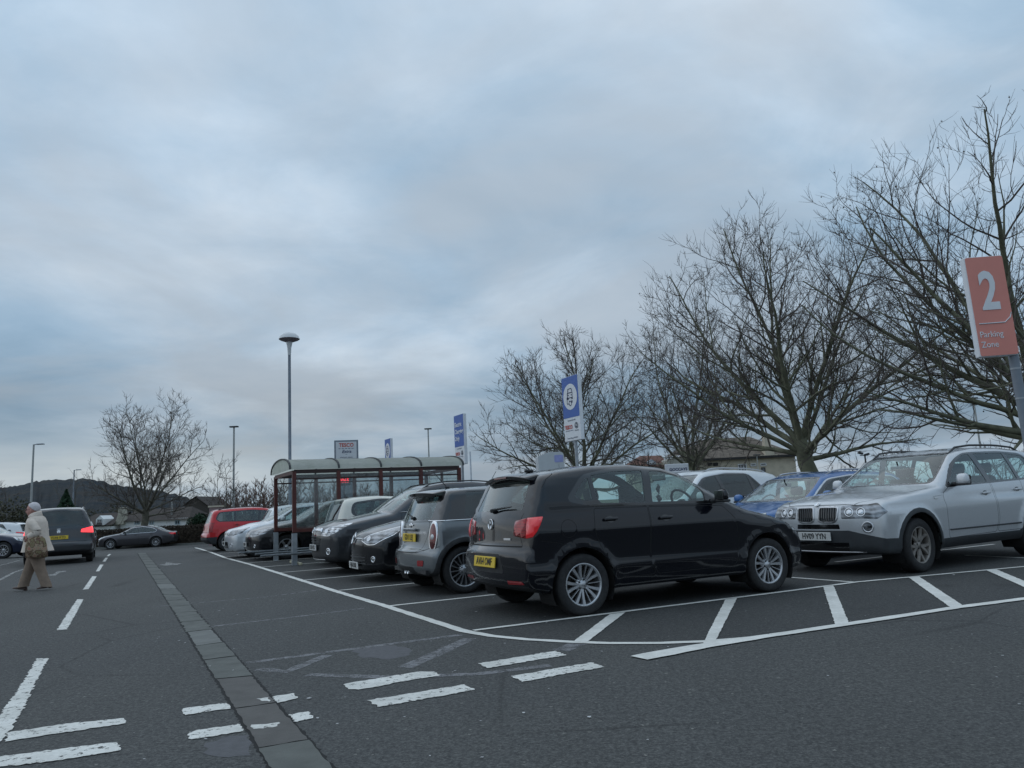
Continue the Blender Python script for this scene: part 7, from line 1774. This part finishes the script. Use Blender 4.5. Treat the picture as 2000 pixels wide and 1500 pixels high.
def loft(name, rings, mat, parent, seg=28, wob=0.0, seed=1, cap=(0, 0), mats=None):
    """rings: (cx, cy, cz, rx, ry, tilt) ; closed tube through elliptical rings"""
    bm = bmesh.new(); rs = random.Random(seed); prev = None; ph = [rs.uniform(0, 6) for _ in range(4)]
    for ri, rg_ in enumerate(rings):
        cx, cy, cz, rx, ry = rg_[:5]; tl = rg_[5] if len(rg_) > 5 else 0; row = []
        for k in range(seg):
            a = 2*math.pi*k/seg; w = 1+wob*(math.sin(5*a+ph[0]+ri*.25)+.6*math.sin(9*a+ph[1]-ri*.4))*(ri/len(rings))
            row.append(bm.verts.new((cx+rx*math.cos(a)*w, cy+ry*math.sin(a)*w, cz+tl*math.cos(a))))
        if prev:
            for k in range(seg): bm.faces.new((prev[k], prev[(k+1) % seg], row[(k+1) % seg], row[k]))
        elif cap[0]: bm.faces.new(row[::-1])
        prev = row
    if cap[1]: bm.faces.new(prev)
    bmesh.ops.recalc_face_normals(bm, faces=bm.faces[:]); return bmo(name, bm, mat, parent, smooth=True)
def build_person():
    skin = surf('skin', (.52, .27, .22), .55, var=.08, vscale=20); coat = surf('cream_coat', (.66, .57, .49), .9, var=.12, vscale=9, bump=.5, bscale=18); trs = surf('taupe_trousers', (.25, .185, .14), .9, var=.15, vscale=10, bump=.4, bscale=14)
    hair = surf('white_hair', (.62, .58, .59), .85, var=.12, vscale=60, bump=.6, bscale=90); shoe = surf('brown_shoe', (.055, .028, .02), .45, var=.25); bagm = None
    m, nt, out = new_mat('patterned_bag'); b = N(nt, 'ShaderNodeBsdfPrincipled', Roughness=.9); v = N(nt, 'ShaderNodeTexVoronoi', Scale=22); co = coord(nt); nt.links.new(co, v.inputs['Vector'])
    c = ramp(nt, noise(nt, 11, 4, .6, co), [(.30, (.05, .045, .02)), (.42, (.24, .20, .11)), (.50, (.10, .04, .03)), (.58, (.34, .28, .19)), (.70, (.38, .17, .12))]); nt.links.new(c, b.inputs[0]); nt.links.new(b.outputs[0], out.inputs[0]); bagm = m
    p = G(68, 1153); hd = az(262); root = thing('person', 'white-haired person in cream coat and taupe trousers walking left with a patterned bag', 'person', (p.x, p.y, 0), math.atan2(hd.y, hd.x))
    # local: +x forward, +y person's left (towards the camera), z up ; height 1.58
    FL, FR = (-.26, .09, .09), (.27, -.08, .085)      # left (near) foot behind, right foot in front
    body = skin_mesh('body', [
        [((0, 0, .86), (.125, .16)), ((.01, 0, 1.02), (.12, .155)), ((.02, 0, 1.17), (.115, .165)), ((.03, 0, 1.28), (.075, .12)), ((.055, 0, 1.345), (.052, .055)), ((.075, 0, 1.40), (.062, .062))],
        [((0, 0, .86), (.125, .16)), ((-.02, .09, .78), (.085, .085)), ((-.08, .10, .46), (.06, .06)), ((-.23, .10, .12), (.038, .038))],
        [((0, 0, .86), (.125, .16)), ((.03, -.09, .78), (.085, .085)), ((.13, -.09, .47), (.06, .06)), ((.24, -.08, .11), (.038, .038))],
        [((.03, 0, 1.28), (.075, .12)), ((.02, .17, 1.25), (.052, .052)), ((-.08, .21, 1.05), (.042, .042)), ((.02, .20, .98), (.034, .034)), ((.08, .19, .95), (.024, .03))],
        [((.03, 0, 1.28), (.075, .12)), ((.02, -.17, 1.25), (.052, .052)), ((-.02, -.21, 1.03), (.042, .042)), ((.08, -.20, .86), (.034, .034)), ((.12, -.19, .80), (.024, .03))]], skin, root)
    # head with face
    bm = bmesh.new(); bmesh.ops.create_uvsphere(bm, u_segments=28, v_segments=20, radius=1)
    for v in bm.verts:
        x, y, z = v.co; fx = .098 if x > 0 else .102
        zz = z*.125; jaw = max(0, -z); X_ = x*fx*(1-.12*jaw)+.02*jaw; Y_ = y*.076*(1-.30*jaw**1.5)
        if x > .2:
            nose = math.exp(-((y*.076)/.017)**2)*math.exp(-((zz+.018)/.028)**2)*.026
            eye = -math.exp(-(((abs(y)*.076)-.030)/.017)**2)*math.exp(-((zz-.018)/.016)**2)*.010
            lip = math.exp(-((y*.076)/.028)**2)*math.exp(-((zz+.062)/.010)**2)*.006; chin = math.exp(-((y*.076)/.03)**2)*math.exp(-((zz+.105)/.02)**2)*.010; brow = math.exp(-((zz-.042)/.012)**2)*.004
            X_ += nose+eye+lip+chin+brow
        v.co = (X_, Y_, zz)
    R0 = Matrix.Translation((.10, 0, 1.455)) @ Matrix.Rotation(R_(6), 4, 'Y'); bmesh.ops.transform(bm, matrix=R0, verts=bm.verts[:])
    for sy in (-1, 1): rbox(bm, R0 @ Vector((-.005, sy*.077, -.005)), (.035, .014, .055), .006)
    bmo('head', bm, skin, body, smooth=True)
    bm = bmesh.new()
    for sy in (-1, 1): bmesh.ops.create_uvsphere(bm, u_segments=8, v_segments=6, radius=.010, matrix=R0 @ Matrix.Translation((.083, sy*.030, .016)))
    bmo('eyes', bm, surf('eye', (.08, .06, .05), .2), body)
    bm = bmesh.new()
    for sy in (-1, 1):
        pts = [R0 @ Vector((.104, sy*.032+.024*math.cos(a), .012+.019*math.sin(a))) for a in [2*math.pi*k/14 for k in range(15)]]; tube(bm, pts, .0028, 5); tube(bm, [R0 @ Vector((.10, sy*.056, .016)), R0 @ Vector((-.01, sy*.080, .012))], .0028, 5)
    tube(bm, [R0 @ Vector((.108, -.010, .016)), R0 @ Vector((.108, .010, .016))], .0028, 5); bmo('glasses', bm, surf('spectacle_frame', (.12, .02, .02), .3), root)
    bm = bmesh.new(); bmesh.ops.create_icosphere(bm, subdivisions=4, radius=1); rs = random.Random(4)
    for v in bm.verts:
        x, y, z = v.co; k = 1+.05*math.sin(x*9+z*7)*math.sin(y*11+2)+rs.uniform(-.012, .012)
        v.co = (x*.112*k-.022, y*.090*k, z*.112*k+.030)
    bmesh.ops.delete(bm, geom=[v for v in bm.verts if v.co.x > .002+(v.co.z-.04)*1.0 and v.co.z < .125 or (v.co.z < -.055)], context='VERTS'); bmesh.ops.transform(bm, matrix=R0, verts=bm.verts[:]); bmo('hair', bm, hair, body, smooth=True)
    # coat: flared, open a little at the front, collar, two sleeves
    ct = loft('coat', [(.05, 0, 1.375, .070, .075, -.02), (.045, 0, 1.345, .095, .105, -.02), (.03, 0, 1.30, .135, .19, -.01), (.02, 0, 1.22, .165, .225), (.015, 0, 1.10, .180, .225), (.01, 0, .98, .190, .22), (0, 0, .86, .215, .24), (-.01, 0, .76, .245, .265), (-.015, 0, .70, .262, .28)], coat, root, 36, .018, 3)
    loft('collar', [(.055, 0, 1.335, .090, .098, -.015), (.05, 0, 1.375, .088, .092, -.025), (.05, 0, 1.405, .092, .094, -.035), (.052, 0, 1.385, .103, .105, -.03), (.05, 0, 1.34, .118, .122, -.02)], coat, ct, 26)
    def sleeve(P, r, nm='sleeve'):
        bm = bmesh.new(); Q = []; Rd = []
        for i in range(len(P)-1):
            for k in range(6):
                t = k/6; Q.append(Vector(P[i]).lerp(Vector(P[i+1]), t)); Rd.append((r[i]*(1-t)+r[i+1]*t)*(1+.05*math.sin((i*6+k)*1.9)))
        Q.append(Vector(P[-1])); Rd.append(r[-1]); tube(bm, Q, Rd, 14); bmo(nm, bm, coat, ct, smooth=True)
    sleeve([(.025, .155, 1.275), (.00, .215, 1.20), (-.10, .25, 1.06), (-.09, .255, 1.02), (.03, .235, .975)], [.062, .078, .075, .074, .058]); sleeve([(.025, -.155, 1.275), (.01, -.215, 1.20), (-.03, -.24, 1.03), (.07, -.225, .88)], [.062, .076, .07, .055])
    # trousers: two wide legs joined at the seat
    tr = loft('trousers', [(0, 0, .90, .16, .19), (0, 0, .82, .175, .195), (0, 0, .74, .18, .195), (.01, .0, .70, .18, .19)], trs, root, 30)
    loft('trouser_leg', [(-.02, .075, .74, .135, .115), (-.05, .085, .58, .125, .105), (-.10, .095, .42, .100, .09), (-.165, .10, .26, .09, .085), (-.225, .10, .12, .088, .085), (-.24, .10, .065, .09, .088, .01)], trs, tr, 26, .03, 5)
    loft('trouser_leg', [(.02, -.075, .74, .135, .115), (.07, -.08, .58, .125, .105), (.13, -.085, .42, .102, .09), (.19, -.085, .26, .092, .085), (.225, -.085, .13, .09, .085), (.235, -.085, .07, .095, .088, -.005)], trs, tr, 26, .03, 6)
    for (x, y, up, nm) in ((-.235, .10, 9, 'near'), (.27, -.085, -6, 'far')):
        bm = bmesh.new(); Rm = Matrix.Rotation(R_(up), 3, 'Y'); t = bmesh.new()
        prof = [(-.09, .030, .04), (-.05, .036, .055), (.0, .040, .055), (.06, .045, .040), (.12, .038, .026), (.155, .016, .014)]; prev = None
        for px_, hw, hh in prof:
            row = [t.verts.new((px_, hw*math.cos(a), .030+hh*.9*max(-.35, math.sin(a))+.0)) for a in [2*math.pi*k/14 for k in range(14)]]
            if prev:
                for k in range(14): t.faces.new((prev[k], prev[(k+1) % 14], row[(k+1) % 14], row[k]))
            else: t.faces.new(row)
            prev = row
        t.faces.new(prev[::-1]); bmesh.ops.recalc_face_normals(t, faces=t.faces[:]); rbox(t, (-.075, 0, .012), (.045, .055, .028), .005)
        zz = .012 if up > 0 else .005; merge(bm, t, Matrix.Translation((x, y, zz+(.012 if up > 0 else .006))) @ Rm.to_4x4()); bmo('shoe', bm, shoe, root, smooth=True)
    # left hand closed round the bag handles
    bm = bmesh.new(); hx, hy, hz = .075, .215, .955; rbox(bm, (hx, hy, hz), (.075, .035, .075), .015)
    for k, l in enumerate((.052, .058, .055, .045)):
        x = hx-.028+.019*k; tube(bm, [(x, hy+.012, hz-.03), (x+.004, hy+.018, hz-.03-l*.5), (x+.002, hy+.0, hz-.03-l*.8), (x, hy-.018, hz-.03-l*.55)], [.010, .0095, .009, .008], 7)
    tube(bm, [(hx+.035, hy, hz+.02), (hx+.055, hy-.006, hz-.01), (hx+.045, hy-.018, hz-.04)], [.012, .011, .009], 7); bmo('hand', bm, skin, body, smooth=True)
    bm = bmesh.new(); hx, hy, hz = .115, -.215, .80; rbox(bm, (hx, hy, hz), (.05, .03, .085), .013)
    for k, l in enumerate((.05, .058, .054, .042)):
        x = hx-.02+.015*k; tube(bm, [(x, hy, hz-.035), (x+.01, hy+.004, hz-.035-l*.55), (x+.004, hy+.012, hz-.035-l)], [.009, .0085, .007], 7)
    tube(bm, [(hx+.022, hy, hz+.01), (hx+.042, hy+.006, hz-.025), (hx+.045, hy+.01, hz-.05)], [.011, .010, .008], 7); bmo('hand', bm, skin, body, smooth=True)
    bag = thing('shoulder_bag', 'floral green and brown fabric bag held at the walking person\'s hip', 'bag', tuple(root.location), root.rotation_euler.z)
    b = loft('bag_body', [(-.10, .27, .97, .10, .03), (-.105, .275, .93, .15, .05), (-.11, .28, .82, .18, .07), (-.12, .28, .70, .19, .075), (-.125, .275, .60, .19, .065), (-.125, .27, .585, .13, .04)], bagm, bag, 26, .03, 8, (1, 1))
    bm = bmesh.new(); tube(bm, [(-.02, .26, .95), (.03, .25, .95), (.075, .215, .92), (.04, .27, .94), (-.07, .27, .97)], .011, 7); tube(bm, [(-.16, .27, .95), (-.12, .28, 1.0), (-.03, .26, 1.02), (.06, .225, .94)], .010, 7); bmo('bag_handle', bm, surf('bag_handle', (.09, .04, .03), .8), bag, smooth=True)
def build_cars():
    M['paint_black'] = paint('car_paint_black', (.0022, .0030, .0065), rough=.25, dirt=.08, dcol=(.030, .032, .038, 1))
    silver = paint('car_paint_silver', (.54, .56, .58), metal=.45, rough=.33, dirt=.25, flake=.1)
    grey = paint('car_paint_grey', (.17, .185, .195), metal=.45, rough=.33, dirt=.25, flake=.1)
    gun = paint('car_paint_gunmetal', (.045, .048, .054), metal=.5, rough=.3, dirt=.25, flake=.1)
    black2 = paint('car_paint_black_dusty', (.005, .0055, .008), rough=.28, dirt=.2, dcol=(.06, .06, .062, 1))
    cream = paint('car_paint_cream', (.72, .70, .62), rough=.4, dirt=.2)
    white = paint('car_paint_white', (.74, .76, .77), rough=.4, dirt=.2)
    palesilver = paint('car_paint_pale_silver', (.62, .65, .68), metal=.5, rough=.35, dirt=.2)
    red = paint('car_paint_red', (.52, .014, .020), rough=.3, dirt=.15)
    blue = paint('car_paint_blue', (.030, .125, .34), metal=.1, rough=.3, dirt=.2)
    navy = paint('car_paint_navy', (.008, .014, .04), metal=.2, rough=.3, dirt=.2)
    dk = paint('car_paint_dark_grey', (.05, .048, .055), metal=.5, rough=.32, dirt=.3)
    gr = 'cars parked in the row of marked bays'; gr2 = 'cars parked in the row facing the camera'
    c = car_polo(); p = G(1137, 1205); c.put(3.27, .83, (p.x+BAY.x*.06, p.y+BAY.y*.06), 63.1); c.root['group'] = gr
    c = car_mini(grey); c.put(3.71, 0, (-1.62, 10.80), 62.9); c.root['group'] = gr
    c = car_clio(black2); c.put(0, 0, (-2.74, 12.88), 242.9); c.root['group'] = gr
    c = car_mokka(gun); c.put(0, 0, (-3.92, 14.87), 242.9); c.root['group'] = gr
    c = car_cream(cream); c.put(3.44, 0, (-4.33, 17.15), 62.9); c.root['group'] = gr
    c = car_generic('dark_hatchback', 'black hatchback standing nose-out directly behind the trolley shelter posts', black2, L=4.34, W=.92, H=1.49, hl='head_dark', plate='LM56 FKD', style='s5', wm='alloy', dens=.8, group=gr); c.finish(); c.put(0, 0, (-7.23, 20.60), 242.9)
    c = car_generic('silver_hatchback', 'pale silver hatchback with long swept headlamps parked between the shelter and the red estate', palesilver, L=3.95, W=.86, H=1.47, wb=2.49, fo=.82, cowl=1.0, plate='HJ10 VXB', hl='head_dark', hood_front=.75, dens=.8, group=gr); c.finish(); c.put(0, 0, (-8.46, 22.36), 242.9)
    c = car_generic('white_hatchback', 'white hatchback showing its dark rear window behind the silver hatchback', white, L=3.9, W=.85, H=1.50, wb=2.45, fo=.8, cowl=1.0, rplate='', tint='glass_dark', dens=.7, group=gr); c.finish(); c.put(3.9, 0, (-8.35, 24.76), 62.9)
    c = car_generic('red_estate', 'red estate car with black roof rails at the far end of the row', red, L=4.29, W=.87, H=1.49, kind='estate', wb=2.6, fo=.88, rail='black_plastic', dens=.8, cat='estate car', group=gr, tl='tail')
    for sg in (-1, 1):
        for f in c.carve([(-.2, .1), (4.6, .1), (4.6, .50), (3.95, .50), (3.95, .34), (-.2, .34)], *c.E_SIDE, lambda q, n: q.y*sg > .4): f.material_index = 3
    c.mark(c.carve([(-.9, .1), (.9, .1), (.9, .5), (-.9, .5)], *c.E_FRONT, c.rear_c(3.6)), 3)
    c.finish(); c.put(4.29, 0, (-11.25, 27.55), 62.9)
    c = car_generic('people_carrier', 'dark grey people carrier driving away up the lane with its right brake lamp lit', gun, L=4.85, W=.95, H=1.72, kind='mpv', wb=2.92, fo=.95, cowl=1.1, tr=.34, rplate='VU66 KTD', rail='silver_trim', tint='glass_dark', dens=.9, cat='people carrier', tl='brake_lit'); c.badge(0, 1.02, False, .055, 's'); c.finish()
    p = G(180, 1096); c.put(3.87, .90, (p.x, p.y), -27.5)
    c = car_generic('saloon_car', 'dark grey saloon with chrome window line standing side-on in front of the hedge', dk, L=4.83, W=.93, H=1.45, kind='saloon', wb=2.73, fo=.93, cowl=1.30, chrome=True, tr=.335, style='s10', dens=.8, cat='saloon car'); c.finish()
    p = G(215, 1073.5, -.5); c.put(.93, -.88, (p.x, p.y, -.5), 258)
    c = car_generic('white_crossover', 'white crossover partly cut by the left edge of the photograph behind the walking person', white, L=4.4, W=.92, H=1.64, kind='hatch', wb=2.64, fo=.88, tr=.34, rail='black_plastic', rplate='', dens=.7, tl='tail_lit'); c.finish()
    p = G(47, 1075, -.1); c.put(4.4, -.8, (p.x, p.y, -.1), 262)
    c = car_generic('navy_hatchback', 'navy blue hatchback nosing out from the left edge beside the white crossover', navy, L=4.2, W=.89, H=1.46, wb=2.6, fo=.88, style='s10', dens=.7); c.finish()
    p = G(5, 1091, 0); c.put(.88, .84, (p.x, p.y, 0), 84)
    c = car_x3(silver); p = G(1790, 1119); c.put(.86, -.86, (p.x+.09, p.y+.03), 240); c.root['group'] = gr2
    c = car_generic('blue_estate', 'mid blue estate car with chrome window trim standing behind the silver off-road car', blue, L=4.5, W=.89, H=1.43, kind='estate', wb=2.76, fo=.80, cowl=1.35, chrome=True, rail='silver_trim', dens=.8, cat='estate car', group=gr2); c.finish(); c.put(0, 0, (2.95, 12.5), 240)
    c = car_generic('pale_suv', 'whitish off-road car with silver roof rails behind the front of the black hatchback', white, L=4.63, W=.94, H=1.62, kind='hatch', wb=2.8, fo=.88, cowl=1.30, chrome=True, rail='silver_trim', tint='glass_dark', tr=.35, dens=.8, cat='suv', group=gr2); c.finish(); c.put(0, 0, (1.36, 14.45), 240)
mk_materials(); build_world(); build_camera(); build_ground()
build_shelter(); build_signs(); build_nature(); build_houses(); build_person(); build_cars()
